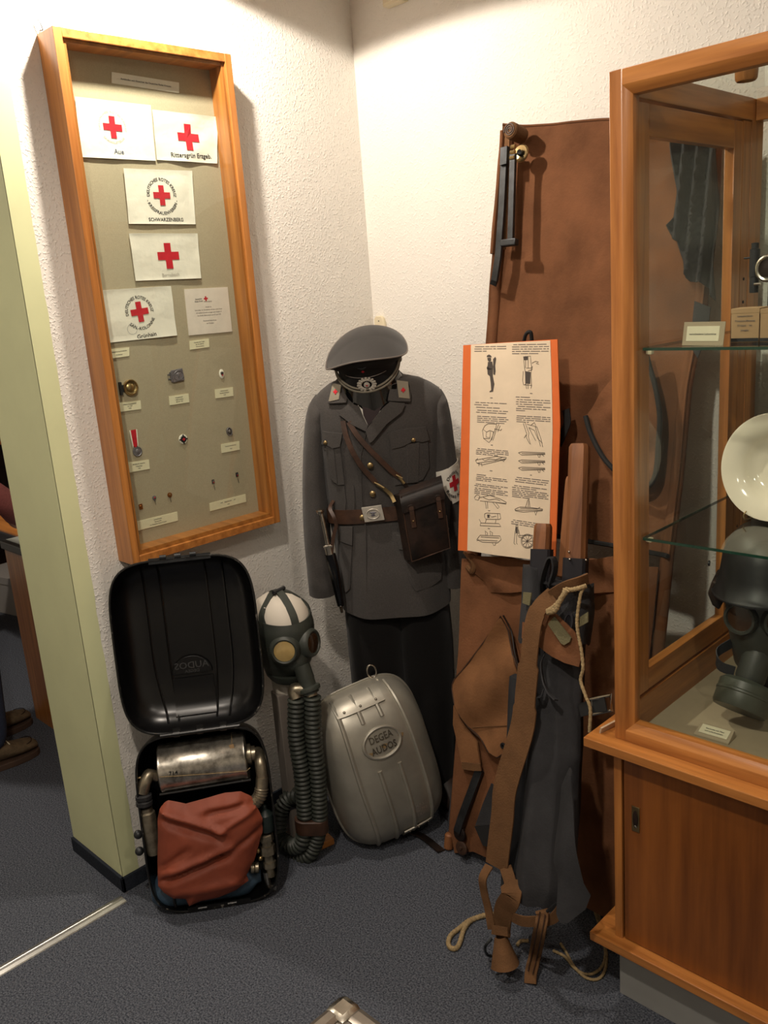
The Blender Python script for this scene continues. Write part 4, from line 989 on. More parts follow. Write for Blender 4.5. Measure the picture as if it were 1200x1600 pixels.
for i, Hs in enumerate((H1, H2)):
    m = MB().tube(catmull(Hs[:3], 6), [0.016, 0.0165, 0.017, 0.018, 0.0185, 0.019, 0.019, 0.018, 0.017, 0.017, 0.0165, 0.016, 0.016][:13], 16)
    m.build('y_connector', M_PIPE, gm)
    q = catmull(Hs[2:], 2)
    # resample evenly
    def resample(q, step):
        out = [q[0].copy()]; acc = 0
        for a, b in zip(q, q[1:]):
            l = (b - a).length; 
            while acc + l >= step:
                t = (step - acc) / l; a = a + (b - a) * t; out.append(a.copy()); l = (b - a).length; acc = 0
                if l < 1e-9: break
            acc += l
        return out
    if i == 0:
        tail = [cvp(470, 1318, yh - 0.005), cvp(455, 1322, yh + 0.02), cvp(438, 1305, yh + 0.05), cvp(438, 1270, yh + 0.07), cvp(452, 1246, yh + 0.075), cvp(468, 1242, yh + 0.06)]
    else:
        tail = [cvp(492, 1318, yh - 0.005), cvp(482, 1336, yh + 0.0), cvp(462, 1338, yh + 0.03)]
    q = resample(catmull(Hs[2:] + tail, 10), 0.0028)
    MB().tube(q, [0.0220 + 0.0036 * math.sin(k * 2 * pi / 5) for k in range(len(q))], 16).build('corrugated_hose', M_RUBG, gm, smooth=80)
c1, c2 = cvp(476, 1288, yh - 0.01), cvp(498, 1288, yh - 0.01)
rg = []
for dz in (0.022, 0.020, -0.020, -0.022):
    e = 0.028 if abs(dz) < 0.021 else 0.025
    u = (c2 - c1).normalized(); nrm = u.cross(Vector((0, 0, 1)))
    rg.append([(c1 if math.cos(a) < 0 else c2) + u * e * math.cos(a) + nrm * e * math.sin(a) + Vector((0, 0, dz)) for a in [2 * pi * k / 24 + 0.01 for k in range(24)]])
MB().loft(rg).build('hose_band', M_LEATH, gm)
MB().ribbon(catmull([hpt(math.radians(-60), zc - 0.10, 0.008), cvp(434, 1075, 0.02), cvp(438, 1140, 0.03), cvp(446, 1190, 0.04), cvp(460, 1225, 0.05)], 6), 0.024, 0.003, (1, -0.6, 0)).build('carrying_strap', M_EDGE, gm)

# ------------------------------------------------------------------ closed aluminium apparatus case
SV = Frame((-1.680, 1.618, 0.004), 66, -10, -10)
sil = thing('apparatus_case', 'closed silver aluminium apparatus case with ribs and oval maker plate', 'metal case', SV.M)
AS, BS, NS, DS = 0.170, 0.240, 3.8, 0.125
CZ = 0.246
def sil_y(x, z): return -shell_y(x, z, AS, BS, NS, DS, 3.4, 0.5)
rings = []
for k in RHO: rings.append([(x, -DS * (1 - k ** 3.4) ** 0.5, CZ + z) for x, z in sup(AS, BS, NS, k, 64)])
rings += [[(x, 0.004, CZ + z) for x, z in sup(AS, BS, NS, 1.0, 64)], [(x, 0.006, CZ + z) for x, z in sup(AS, BS, NS, 0.97, 64)]]
front = MB().loft(rings).build('front_shell', M_SILVER, sil, smooth=60)
rings = [[(x, 0.008, CZ + z) for x, z in sup(AS, BS, NS, 0.97, 64)]] + [[(x, 0.010, CZ + z) for x, z in sup(AS, BS, NS, 1.0, 64)]] + [[(x, 0.008 + 0.035 * (1 - k ** 6) ** 0.5, CZ + z) for x, z in sup(AS, BS, NS, k, 64)] for k in RHO[::-1]]
MB().loft(rings).build('rear_shell', M_SILVER, sil, smooth=60)
MB().tube([(x, 0.004, CZ + z) for x, z in sup(AS + 0.002, BS + 0.002, NS, 1, 72)], 0.0038, 6, True).build('rolled_rim', M_SILVER, front)
def spt(x, z, off=0.0): return Vector((x, sil_y(x, z) - off, CZ + z))
for x in (-0.098, -0.034, 0.030, 0.096):
    pts = []
    for i in range(33):
        z = 0.230 - 0.456 * i / 32
        xx = x * (1.0 - 0.12 * (z / 0.23) ** 2)
        if abs(x) < 0.05 and abs(z - 0.088) < 0.058: 
            if pts: MB().tube(pts, 0.0068, 8).build('pressed_rib', M_SILVER, front)
            pts = []; continue
        pts.append(spt(xx, z, 0.0))
    MB().tube(pts, 0.0068, 8).build('pressed_rib', M_SILVER, front)
ez = 0.092
MB().tube([spt(0.057 * math.cos(a), ez + 0.043 * math.sin(a), 0.001) for a in [2 * pi * i / 44 for i in range(44)]], 0.0055, 8, True).build('oval_rim', M_SILVER, front)
MB().patch([(0.055 * math.cos(2 * pi * i / 40), ez + 0.041 * math.sin(2 * pi * i / 40)) for i in range(40)], lambda x, z: spt(x, z, 0.001), 0.002, 0.015).build('makers_plate', M_SILVER, front, smooth=60)
m = MB()
for s_, zz in (('DEGEA', 0.016), ('AUDOS', -0.016)):
    v, f = text_geo(s_, 0.029)
    m.add([spt(p[0] * 0.80, ez + zz + p[1], 0.0045) for p in v], f)
m.build('raised_lettering', mat('raised_letter_metal', (104, 98, 88), 0.4, 0.85), front, smooth=0)
m = MB()
for i, s_ in enumerate(('M.R.I.', 'No. 793', 'S.R.R.')):
    v, f = text_geo(s_, 0.013)
    m.add([spt(0.052 + p[0], -0.135 - 0.017 * i + p[1], 0.0008) for p in v], f)
m.build('stamped_lettering', mat('stamped_letter_metal', (214, 208, 196), 0.3, 0.8), front, smooth=0)
# top flap with rivets, bottom flap, hanging ring and strap
def flap(x0, x1, z0, z1, nm):
    return MB().grid(lambda u, v: spt(x0 + (x1 - x0) * u, z0 + (z1 - z0) * v, 0.009), 10, 5, 0.004).build(nm, M_SILVER, sil, smooth=50)
fl = flap(-0.095, 0.055, 0.196, 0.234, 'top_flap')
for x in (-0.07, -0.02, 0.03): MB().sphere(spt(x, 0.206, 0.010), 0.004).build('rivet', M_STEEL, fl)
fl = flap(-0.01, 0.09, -0.234, -0.208, 'bottom_flap')
for x in (0.008, 0.038, 0.072): MB().sphere(spt(x, -0.215, 0.010), 0.003).build('rivet', M_STEEL, fl)
MB().tube([(0.068 + 0.014 * math.cos(a), 0.002, CZ + BS + 0.018 + 0.02 * math.sin(a)) for a in [2 * pi * i / 20 for i in range(20)]], 0.003, 8, True).build('hanging_ring', M_STEEL, sil)
MB().ribbon(catmull([SV.I @ on_floor(640, 1298, 0.012), SV.I @ on_floor(662, 1308, 0.006), SV.I @ on_floor(690, 1330, 0.004)], 5), 0.026, 0.004, (0.8, 0.3, -0.3)).build('leather_strap', M_LEATHD, sil)
for px, py in ((578, 1180), (600, 1165), (626, 1148)):
    p = SV.at(px, py, -0.12)
    MB().patch([(p.x + 0.009 * math.cos(a) * (1 + 0.4 * math.sin(3 * a)), p.z - CZ + 0.007 * math.sin(a)) for a in [2 * pi * i / 10 for i in range(10)]], lambda x, z: spt(x, z, 0.0012), 0.001, 0.01).build('rust_spot', mat('rust', (128, 104, 70), 0.8) if 'rust' not in MT else MT['rust'], front, smooth=0)
# ------------------------------------------------------------------ uniform on a headless mannequin
MQ = Frame((-1.795, 1.775, 0), 44.5)
ZM = lambda x, y: (460 + x / 4.2857, 620 + y / 4.2857)      # close-up of the tunic
ZK = lambda x, y: (490 + x / 7.059, 490 + y / 7.059)        # close-up of the cap
un = thing('uniform_mannequin', 'headless mannequin wearing a field grey tunic and dark trousers in the corner', 'mannequin', MQ.M)
rows = [((535, 938), (704, 932), 0.118), ((528, 890), (703, 888), 0.116), ((524, 850), (697, 848), 0.108), ((514, 800), (690, 798), 0.098), ((506, 745), (688, 742), 0.106), ((499, 695), (690, 692), 0.118), ((494, 660), (694, 654), 0.116), ((488, 634), (694, 624), 0.104), ((492, 616), (686, 606), 0.084), ((508, 602), (664, 593), 0.070), ((524, 594), (640, 585), 0.062), ((538, 590), (618, 581), 0.056)]
TAB = []
for l, r, d in rows:
    a, b = MQ.at(*l), MQ.at(*r)
    TAB.append(((a.z + b.z) / 2, (a.x + b.x) / 2, (b.x - a.x) / 2, d))
def tor(z): return lerp_tab(TAB, z)
NT = 2.6
def tsurf(x, z, off=0.0):
    cx, w, d = tor(z)
    u = max(-0.985, min(0.985, (x - cx) / w))
    y = -d * (1 - abs(u) ** NT) ** (1 / NT)
    return Vector((x, y - off + 0.003 * mnoise.noise((x * 9, z * 6, 2)), z))
zs = [TAB[0][0] + (TAB[-1][0] - TAB[0][0]) * i / 40 for i in range(41)]
rings = []
for z in zs:
    cx, w, d = tor(z); ring = []
    for j in range(64):
        t = 2 * pi * j / 64; c, s_ = math.cos(t), math.sin(t)
        x = cx + w * math.copysign(abs(c) ** (2 / NT), c); y = d * math.copysign(abs(s_) ** (2 / NT), s_)
        ring.append((x, y + 0.003 * mnoise.noise((x * 9, z * 6, 2)) + (0.006 * math.sin(t * 7) * max(0, 1 - (z - zs[0]) / 0.2)), z - (0.02 * max(0, -s_) * max(0, 1 - (z - zs[0]) / 0.05))))
    rings.append(ring)
tunic = MB().loft(rings).build('tunic', M_WOOL, un, smooth=70)
def px2(zf, pts, y): return [(p.x, p.z) for p in (MQ.at(*zf(*q), y) for q in pts)]
def cloth(name, zf, pts, off, th, m=M_WOOL, par=un, cell=0.02, y=-0.10, bump=None):
    P = px2(zf, pts, y)
    return MB().patch(P, lambda x, z: tsurf(x, z, off + (bump(x, z) if bump else 0)), th, cell).build(name, m, par, smooth=50)
# front edge, lapels, shirt, collar
cloth('front_edge', ZM, [(462, 215), (476, 240), (440, 380), (445, 700), (470, 860), (478, 1380), (486, 1380), (478, 860), (453, 700), (448, 385), (484, 240), (470, 210)], 0.0045, 0.006, tunic.data.materials[0])
cloth('shirt_front', ZM, [(425, 55), (610, 40), (560, 120), (495, 188), (448, 115)], 0.003, 0.002, M_WHITEC)
cloth('necktie', ZM, [(452, 40), (600, 40), (560, 110), (496, 188), (462, 120)], 0.006, 0.004, mat('plum_necktie', (46, 34, 36), 0.8))
cloth('lapel', ZM, [(370, 40), (435, 60), (460, 120), (493, 185), (480, 222), (390, 180), (292, 112), (330, 70)], 0.013, 0.009, tunic.data.materials[0])
cloth('lapel', ZM, [(640, 30), (740, 40), (720, 95), (620, 170), (520, 290), (505, 295), (478, 220), (500, 185), (545, 130), (590, 70)], 0.015, 0.010, tunic.data.materials[0])
cl = MB()
def collar_pt(u, v):
    a = math.radians(-215 + 250 * u)
    cx, w, d = tor(TAB[-1][0])
    r = 1.0 + 0.42 * (1 - v)
    droop = 0.030 * (1 - v) * (0.3 + 0.7 * max(0, -math.sin(a)) )
    return (cx + (w * 0.95) * r * math.cos(a), 0.075 * r * math.sin(a), TAB[-1][0] + 0.022 * v - droop)
MB().grid(collar_pt, 36, 8, 0.006).build('collar', M_WOOL, un, smooth=60)
for nm, pts in (('l', [(223, 0), (215, 40), (232, 46), (345, 36), (352, 10), (330, -20), (250, -25)]), ('r', [(630, -10), (625, 22), (700, 26), (775, 28), (780, -20), (770, -50), (640, -50)])):
    cloth('collar_tip', ZM, pts, 0.017, 0.008)
for pts, cp in (([(195, 800), (160, 975), (170, 978), (275, 950), (295, 800), (230, 795)], (233, 872)), ([(918, 745), (1045, 762), (1060, 938), (940, 925)], (990, 846))):
    p = cloth('collar_patch', ZK, pts, 0.0205, 0.003, M_KHAKI, y=-0.11)
    c = px2(ZK, [cp], -0.11)[0]; m = MB()
    a, b = 0.0058, 0.0021
    P = [(-b, -a), (b, -a), (b, -b), (a, -b), (a, b), (b, b), (b, a), (-b, a), (-b, b), (-a, b), (-a, -b), (-b, -b)]
    m.patch([(c[0] + x, c[1] + z) for x, z in P], lambda x, z: tsurf(x, z, 0.0235), 0.0025, 0.02); m.build('red_cross', M_RED, p, smooth=0)
# pockets
def pocket(body, flap, pleats, btn=None):
    b = cloth('pocket', ZM, body, 0.005, 0.004)
    f = cloth('pocket_flap', ZM, flap, 0.010, 0.005)
    for q in pleats: cloth('pocket_pleat', ZM, q, 0.0075, 0.003, par=b)
    if btn:
        c = px2(ZM, [btn], -0.11)[0]; p = tsurf(c[0], c[1], 0.013)
        MB().sphere(p, 0.0062, sc=(1, 0.5, 1)).build('button', M_BRASS, f)
pocket([(205, 320), (305, 320), (335, 590), (285, 598), (235, 560)], [(185, 238), (322, 240), (305, 330), (255, 345), (205, 322), (175, 330)], [[(245, 340), (262, 340), (285, 590), (262, 580)]], (205, 315))
pocket([(640, 330), (895, 290), (905, 480), (860, 560), (670, 590)], [(625, 228), (760, 205), (880, 198), (905, 290), (860, 300), (795, 290), (720, 325), (655, 338)], [[(748, 315), (835, 300), (830, 570), (758, 575)]], (796, 285))
pocket([(288, 985), (385, 1000), (370, 1290), (340, 1330), (300, 1240)], [(290, 880), (388, 870), (385, 995), (330, 985), (285, 980)], [])
pocket([(700, 1000), (1010, 990), (985, 1230), (920, 1265), (815, 1290), (785, 1250)], [(680, 920), (1010, 920), (1010, 1010), (860, 1040), (700, 1010)], [])
for q in ((508, 455), (524, 648), (455, 812)):
    c = px2(ZM, [q], -0.11)[0]; p = tsurf(c[0], c[1], 0.007)
    b = MB().lathe([(0.0085, 0), (0.0085, 0.003), (0.006, 0.005), (0.001, 0.0055)], 16, Matrix.Translation(p) @ RY).build('tunic_button', M_BRASS, un)
for q in ([(320, 600), (332, 600), (345, 700), (330, 860), (318, 860)], [(385, 590), (397, 590), (405, 700), (392, 860), (380, 860)]):
    cloth('dart_seam', ZM, q, 0.0035, 0.002)
# sleeves
def sleeve(cl_pts, name='sleeve'):
    """cl_pts: list of (left px, right px, y offset, depth)"""
    C = []; 
    for l, r, y, d in cl_pts:
        a, b = MQ.at(*l, y), MQ.at(*r, y); C.append(((a + b) / 2, (b - a).length / 2, d))
    P = catmull([c[0] for c in C], 6); n = 6; rings = []
    for i, p in enumerate(P):
        k = min(i // n, len(C) - 2); t = i / n - k
        w = C[k][1] * (1 - t) + C[k + 1][1] * t; d = C[k][2] * (1 - t) + C[k + 1][2] * t
        T = (P[min(i + 1, len(P) - 1)] - P[max(i - 1, 0)]).normalized()
        X = Vector((1, 0, 0)); X = (X - T * X.dot(T)).normalized(); Y = T.cross(X)
        rings.append([p + X * w * math.cos(2 * pi * j / 24) + Y * d * math.sin(2 * pi * j / 24) + Vector((0, 0.006 * mnoise.noise((i * 0.35, j * 0.5, w * 50)), 0)) for j in range(24)])
    return MB().loft(rings).build(name, M_WOOL, un, smooth=70)
sleeve([((492, 622), (516, 620), 0.0, 0.03), ((481, 640), (515, 640), 0.0, 0.066), ((476, 668), (513, 670), 0.0, 0.078), ((473, 740), (512, 740), -0.005, 0.075), ((474, 820), (516, 820), -0.015, 0.07), ((479, 880), (522, 880), -0.02, 0.065), ((483, 924), (529, 926), -0.02, 0.06)])
sleeve([((664, 612), (690, 612), 0.0, 0.03), ((666, 628), (699, 630), 0.0, 0.066), ((668, 655), (705, 655), 0.0, 0.078), ((668, 700), (711, 700), 0.0, 0.075), ((676, 780), (720, 780), -0.005, 0.07), ((686, 860), (727, 860), -0.012, 0.065), ((690, 910), (732, 912), -0.014, 0.06)])
# trousers
def leg(pl, d0):
    rings = []
    for l, r, y, d in pl:
        a, b = MQ.at(*l, y), MQ.at(*r, y); c = (a + b) / 2; w = (b - a).length / 2
        rings.append((c.z, c.x, y, w, d))
    rings.sort()
    tab = [(q[0], q[1], q[2], q[3], q[4]) for q in rings]
    R2 = []
    for i in range(25):
        z = tab[0][0] + (tab[-1][0] - tab[0][0]) * i / 24
        x, y, w, d = lerp_tab(tab, z)
        R2.append([(x + w * math.cos(2 * pi * j / 24), y + d * math.sin(2 * pi * j / 24) + 0.004 * mnoise.noise((z * 9, j * 0.7, w * 40)), z) for j in range(24)])
    return MB().loft(R2).build('trouser_leg', M_WOOLD, un, smooth=70)
leg([((536, 920), (640, 920), 0.0, 0.10), ((543, 1000), (634, 1000), 0.0, 0.085), ((552, 1090), (634, 1090), 0.0, 0.075), ((568, 1180), (625, 1180), 0.05, 0.07), ((575, 1228), (630, 1228), 0.09, 0.075)], 0)
leg([((614, 920), (700, 920), 0.0, 0.10), ((622, 1000), (708, 1000), 0.0, 0.085), ((634, 1090), (712, 1090), 0.0, 0.075), ((652, 1180), (712, 1180), 0.0, 0.07), ((656, 1228), (712, 1228), 0.0, 0.075)], 0)
# boots
def boot(lx, ly, rz, label):
    t = thing('leather_boot', label, 'boot', MQ.M @ Matrix.Translation((lx, ly, 0)) @ Matrix.Rotation(math.radians(rz), 4, 'Z'), 'dark boots of the uniform')
    prof = [(0.045, 0.0, 0.04, 0.05, 0.0), ]
    R2 = []
    for s, w, hgt in ((-0.19, 0.012, 0.02), (-0.18, 0.032, 0.045), (-0.15, 0.043, 0.055), (-0.11, 0.046, 0.065), (-0.07, 0.043, 0.085), (-0.03, 0.041, 0.12), (0.02, 0.040, 0.13), (0.06, 0.036, 0.125), (0.08, 0.020, 0.11)):
        R2.append([(w * math.cos(a), s, 0.022 + max(0.0, hgt - 0.022) * (0.5 + 0.5 * math.sin(a))) for a in [2 * pi * j / 20 for j in range(20)]])
    MB().loft(R2).build('upper', M_LEATHD, t, smooth=60)
    MB().lathe([(0.050, 0.09), (0.048, 0.14), (0.050, 0.2), (0.047, 0.202)], 20, Matrix.Translation((0, 0.02, 0))).build('shaft', M_LEATHD, t)
    out = []
    for s, w in ((-0.195, 0.015), (-0.18, 0.038), (-0.14, 0.049), (-0.10, 0.050), (-0.03, 0.040), (0.04, 0.041), (0.085, 0.025)): out.append((w, s))
    P = out + [(-w, s) for w, s in out[::-1]]
    n = len(P)
    MB().add([(x, y, 0.0) for x, y in P] + [(x, y, 0.022) for x, y in P], [tuple(range(n)), tuple(range(n, 2 * n))[::-1]] + [(i, n + i, n + (i + 1) % n, (i + 1) % n) for i in range(n)]).build('sole', M_INK, t)
b0 = MQ.at(684, 1228).x
boot(b0 + 0.012, 0.0, 22, 'dark brown leather boot beside the standing stretcher'); boot(MQ.at(603, 1228).x, 0.085, -15, 'dark leather boot hidden behind the silver case')
# belt with buckle
bt = thing('leather_belt', 'brown leather belt with silver buckle round the tunic waist', 'belt', MQ.M)
zb = MQ.at(560, 806, -0.1).z
ring_i = []
for k in range(72):
    a = 2 * pi * k / 72
    cx, w, d = tor(zb); w += 0.006; d += 0.006
    c, s_ = math.cos(a), math.sin(a)
    ring_i.append((cx + w * math.copysign(abs(c) ** (2 / NT), c), d * math.copysign(abs(s_) ** (2 / NT), s_), -0.04 * math.cos(a) * 0.0))
rings = []
for dz, e in ((-0.021, 1.0), (-0.021, 1.025), (0.021, 1.025), (0.021, 1.0), (-0.021, 1.0)):
    rings.append([(tor(zb)[0] + (p[0] - tor(zb)[0]) * e, p[1] * e, zb + dz + 0.03 * (p[0] - tor(zb)[0])) for p in ring_i])
MB().loft(rings, caps=False).build('strap', M_LEATH, bt, smooth=50)
bq = px2(ZM, [(448, 748), (582, 728), (604, 826), (472, 844)], -0.12)
bc = (sum(p[0] for p in bq) / 4, sum(p[1] for p in bq) / 4)
bk = MB().patch(bq, lambda x, z: tsurf(x, z, 0.0175), 0.006, 0.03).build('buckle', M_BADGE, bt, smooth=20)
MB().tube([tsurf(bc[0] + 0.0185 * math.cos(a), bc[1] + 0.0145 * math.sin(a), 0.019) for a in [2 * pi * i / 30 for i in range(30)]], 0.0016, 6, True).build('oval_wreath', M_BADGE, bk)
m = MB(); m.sphere(tsurf(bc[0], bc[1], 0.0175), 0.006, sc=(0.8, 0.3, 1.2)); m.sphere(tsurf(bc[0], bc[1] + 0.004, 0.0175), 0.007, sc=(1.5, 0.22, 0.4)); m.sphere(tsurf(bc[0], bc[1] - 0.005, 0.0175), 0.006, sc=(1.1, 0.22, 0.5)); m.build('raised_emblem', MT['grey_alloy'], bk)
# dagger hanging at the left of the belt
dg = thing('sheathed_dagger', 'dagger with silver grip in a black sheath hanging from the belt', 'dagger', MQ.M)
def dp(x, y, dy=-0.115): return MQ.at(*ZM(x, y), dy)
MB().lathe([(0.004, -0.008), (0.0155, -0.005), (0.0165, 0.0), (0.0145, 0.005), (0.006, 0.008), (0.005, 0.012)], 20, axm(dp(172, 765), dp(235, 1050) - dp(172, 765)), sx=1.0, sy=0.7).build('pommel', M_STEEL, dg)
MB().tube([dp(178, 775), dp(195, 850), dp(212, 930), dp(226, 995)], [0.0052, 0.0062, 0.0058, 0.007], 12).build('grip', M_STEEL, dg)
MB().tube([dp(198, 1010), dp(226, 998), dp(255, 1000)], [0.006, 0.0075, 0.0055], 10).build('crossguard', M_STEEL, dg)
MB().tube([dp(226, 1000), dp(232, 1030), dp(238, 1055)], [0.012, 0.0115, 0.012], 12, flat=0.6).build('locket', M_STEEL, dg)
MB().tube([dp(238, 1055), dp(262, 1150), dp(282, 1250), dp(310, 1400, -0.10)], [0.0165, 0.0165, 0.014, 0.010], 14, flat=0.5).build('sheath', M_PATENT, dg)
MB().tube([dp(310, 1400, -0.10), dp(318, 1445, -0.10)], [0.0065, 0.004], 8).build('chape', M_STEEL, dg)
MB().ribbon(catmull([dp(265, 690, -0.06), dp(238, 745, -0.10), dp(262, 800, -0.118), dp(280, 860, -0.118), dp(262, 930, -0.118), dp(250, 1040, -0.118)], 5), 0.010, 0.003, (1, 0, 0)).build('hanger_strap', M_LEATH, dg)
# map satchel with two straps
Sa = [MQ.at(*ZM(*q), -0.165) for q in ((712, 668), (988, 570), (1045, 1010), (785, 1105))]
sc_ = (Sa[0] + Sa[1] + Sa[2] + Sa[3]) / 4
st = thing('leather_satchel', 'dark brown leather satchel slung across the tunic front', 'bag', MQ.M)
def sq(u, v, dy): # u across, v up, on the front face
    p = (Sa[3] * (1 - u) + Sa[2] * u) * (1 - v) + (Sa[0] * (1 - u) + Sa[1] * u) * v
    return Vector((p.x, p.y + dy, p.z))
bd = MB(); nu = 10
fr = [[sq(u / nu, v / nu, 0.012 * ((2 * u / nu - 1) ** 4 + (2 * v / nu - 1) ** 4) ) for u in range(nu + 1)] for v in range(nu + 1)]
ring = lambda k, dy: [sq(0.5 + (u - 0.5) * k, 0.5 + (v - 0.5) * k, dy) for u, v in [(i / 8, 0) for i in range(8)] + [(1, i / 8) for i in range(8)] + [(1 - i / 8, 1) for i in range(8)] + [(0, 1 - i / 8) for i in range(8)]]
sh = Vector((-0.020, 0, -0.004))
bd.loft([ring(0.3, -0.004), ring(0.9, -0.003), ring(0.985, 0.0), ring(1.0, 0.006), [p + sh for p in ring(1.0, 0.044)], [p + sh for p in ring(0.97, 0.048)]])
body = bd.build('body', M_LEATHD, st, smooth=30)
def seam(pts, par=body): MB().tube(pts, 0.0018, 6).build('piping', M_LEATH, par)
seam([sq(0.01, 1, -0.001), sq(0.0, 0.5, -0.001), sq(0.01, 0.0, -0.001), sq(0.5, 0.0, -0.002), sq(0.99, 0.0, -0.001), sq(1, 0.5, -0.001)])
fl = MB().grid(lambda u, v: sq(u * 1.04 - 0.02, 1.03 - 0.27 * v, -0.008 + (0.05 * (1 - v) ** 6)), 16, 10, 0.004).build('flap', M_LEATHD, st, smooth=50)
for u in (0.2, 0.86):
    s_ = MB().ribbon([sq(u, 0.84, -0.012), sq(u, 0.74, -0.014), sq(u, 0.62, -0.010), sq(u, 0.50, -0.009)], 0.013, 0.003, (1, 0, 0.2)).build('closing_strap', M_LEATH, st)
    MB().tube([sq(u, 0.80, -0.0135) + Vector((0.009 * math.cos(a), 0, 0.008 * math.sin(a))) for a in [2 * pi * i / 14 for i in range(14)]], 0.002, 6, True).build('loop', M_LEATHD, s_)
    MB().sphere(sq(u, 0.60, -0.012), 0.003).build('stud', M_BRASS, s_)
def ontun(x, y, off=0.012):
    c = MQ.at(*ZM(x, y), -0.11); return tsurf(c.x, c.z, off)
def belt2(pts, w, end):
    q = catmull([ontun(*p) for p in pts] + end, 6)
    return MB().ribbon(q, w, 0.003, (0.75, 0, 0.5)).build('shoulder_strap', M_LEATH, st)
s1 = belt2([(325, 160), (345, 250), (390, 360), (450, 460), (510, 530), (548, 575)], 0.0145, [])
s2 = belt2([(365, 165), (420, 250), (500, 340), (580, 420), (650, 490), (705, 535)], 0.0145, [])
for a, b, par, e in (((555, 580), (600, 605), s1, (645, 648)), ((700, 530), (735, 575), s2, (760, 610))):
    MB().tube([ontun(*a, 0.016), ontun(*b, 0.02)], 0.0042, 10, flat=0.6).build('snap_hook', M_BRASS, par)
    MB().tube([ontun(*a, 0.016) + Vector((-0.008, 0, 0.006)), ontun(*a, 0.016) + Vector((0.009, 0, -0.005))], 0.003, 8).build('hook_bar', M_BRASS, par)
    MB().ribbon(catmull([ontun(*b, 0.02), ontun(*e, 0.02), ontun(e[0] + 25, e[1] + 45, 0.03)], 4), 0.010, 0.003, (0.75, 0, 0.5)).build('tab', M_BRASS if par is s1 else M_LEATHD, par)
# armband on the right sleeve
aw = thing('red_cross_armband', 'white red cross armband wrapped round the tunic sleeve', 'armband', MQ.M)
c0 = MQ.at(697, 752, 0.0)
def arm_pt(u, v, e=0.0):
    a = math.radians(-212 + 250 * u)
    w, d = 0.042 + e, 0.074 + e
    z = c0.z + 0.051 - 0.105 * v + 0.014 * math.cos(a) * (1 - v) + 0.012 * math.cos(a) * v
    return Vector((c0.x - 0.006 + w * math.cos(a) + 0.010 * v, d * math.sin(a) + 0.0, z))
MB().grid(arm_pt, 40, 10, 0.002).build('cloth_band', M_WHITEC, aw, smooth=60)
def arm_map(x, z):  # metres on the band: x along, z up, from the emblem centre
    return arm_pt(0.605 + x / 0.27, 0.47 - z / 0.105, 0.004)
MB().patch([(-0.007, -0.0225), (0.007, -0.0225), (0.007, -0.007), (0.0225, -0.007), (0.0225, 0.007), (0.007, 0.007), (0.007, 0.0225), (-0.007, 0.0225), (-0.007, 0.007), (-0.0225, 0.007), (-0.0225, -0.007), (-0.007, -0.007)], arm_map, 0.001, 0.01).build('red_cross', M_RED, aw, smooth=60)
m = MB(); tmp = MB()
text_arc(tmp, 'Deutsches', 0.015, 0, 0, 0.031, pi / 2, 0, span=2.1); text_arc(tmp, 'Rotes Kreuz', 0.015, 0, 0, 0.037, -pi / 2, 0, True, span=2.5)
m.add([arm_map(p.x, p.z) + Vector((0, -0.0006, 0)) for p in tmp.v], tmp.f); m.build('lettering', M_INK, aw, smooth=0)

# ------------------------------------------------------------------ peaked cap
kc = MQ.at(573, 562, -0.03)
CP = Matrix.Translation(MQ.M @ Vector((kc.x, -0.03, kc.z))) @ Matrix.Rotation(math.radians(44.5 - 4), 4, 'Z') @ Matrix.Rotation(math.radians(-3), 4, 'Y') @ Matrix.Rotation(math.radians(26), 4, 'X')
cp = thing('peaked_cap', 'slate grey peaked cap with black band and silver cord on the mannequin', 'cap', CP)
def ell(a, b, z, n=48, f=None, cy=0): return [(a * math.cos(2 * pi * j / n), cy + b * math.sin(2 * pi * j / n), z + (f(2 * pi * j / n) if f else 0)) for j in range(n)]
front = lambda k: (lambda t: k * max(0, -math.sin(t)) ** 1.5)
edge_z = lambda t: 0.016 + 0.058 * max(0, -math.sin(t)) ** 1.5 + 0.016 * max(0, math.sin(t)) - (0.020 * math.cos(t) ** 2 if math.cos(t) < 0 else 0)
MB().loft([ell(0.083, 0.098, -0.045), ell(0.085, 0.100, -0.045), ell(0.086, 0.101, 0.0), ell(0.0855, 0.1005, 0.002)]).build('band', M_BAND, cp, smooth=60)
pl = []
for k in (0.0, 0.25, 0.5, 0.75, 1.0):
    s_ = k * k * (3 - 2 * k)
    pl.append([((0.0855 + (0.117 - 0.0855) * s_) * math.cos(t), 0.005 * k + (0.1 + 0.034 * s_) * math.sin(t), 0.0 + (edge_z(t)) * k) for t in [2 * pi * j / 48 for j in range(48)]])
MB().loft(pl, caps=False).build('side_panel', mat('shaded_cap_felt', (30, 29, 29), 0.9, spec=0.2), cp, smooth=70)  # cap felt in a darker copy, for the shade under the crown
tp = []
for k in (1.0, 0.995, 0.96, 0.88, 0.74, 0.55, 0.33, 0.05):
    dome = 0.024 * (1 - k ** 2)
    tp.append([(0.118 * k * math.cos(t), 0.005 + 0.135 * k * math.sin(t), edge_z(t) * k ** 2.2 + 0.046 * (1 - k ** 2.2) + dome + 0.007 * math.cos(t) * k * (1 - k * k) * 2.6) for t in [2 * pi * j / 48 for j in range(48)]])
MB().loft(tp).build('crown', M_FELT, cp, smooth=70)
MB().tube([(0.1185 * math.cos(t), 0.005 + 0.1355 * math.sin(t), edge_z(t) - 0.001) for t in [2 * pi * j / 60 for j in range(60)]], 0.0022, 6, True).build('piping', mat('pale_piping', (112, 104, 98), 0.8), cp)
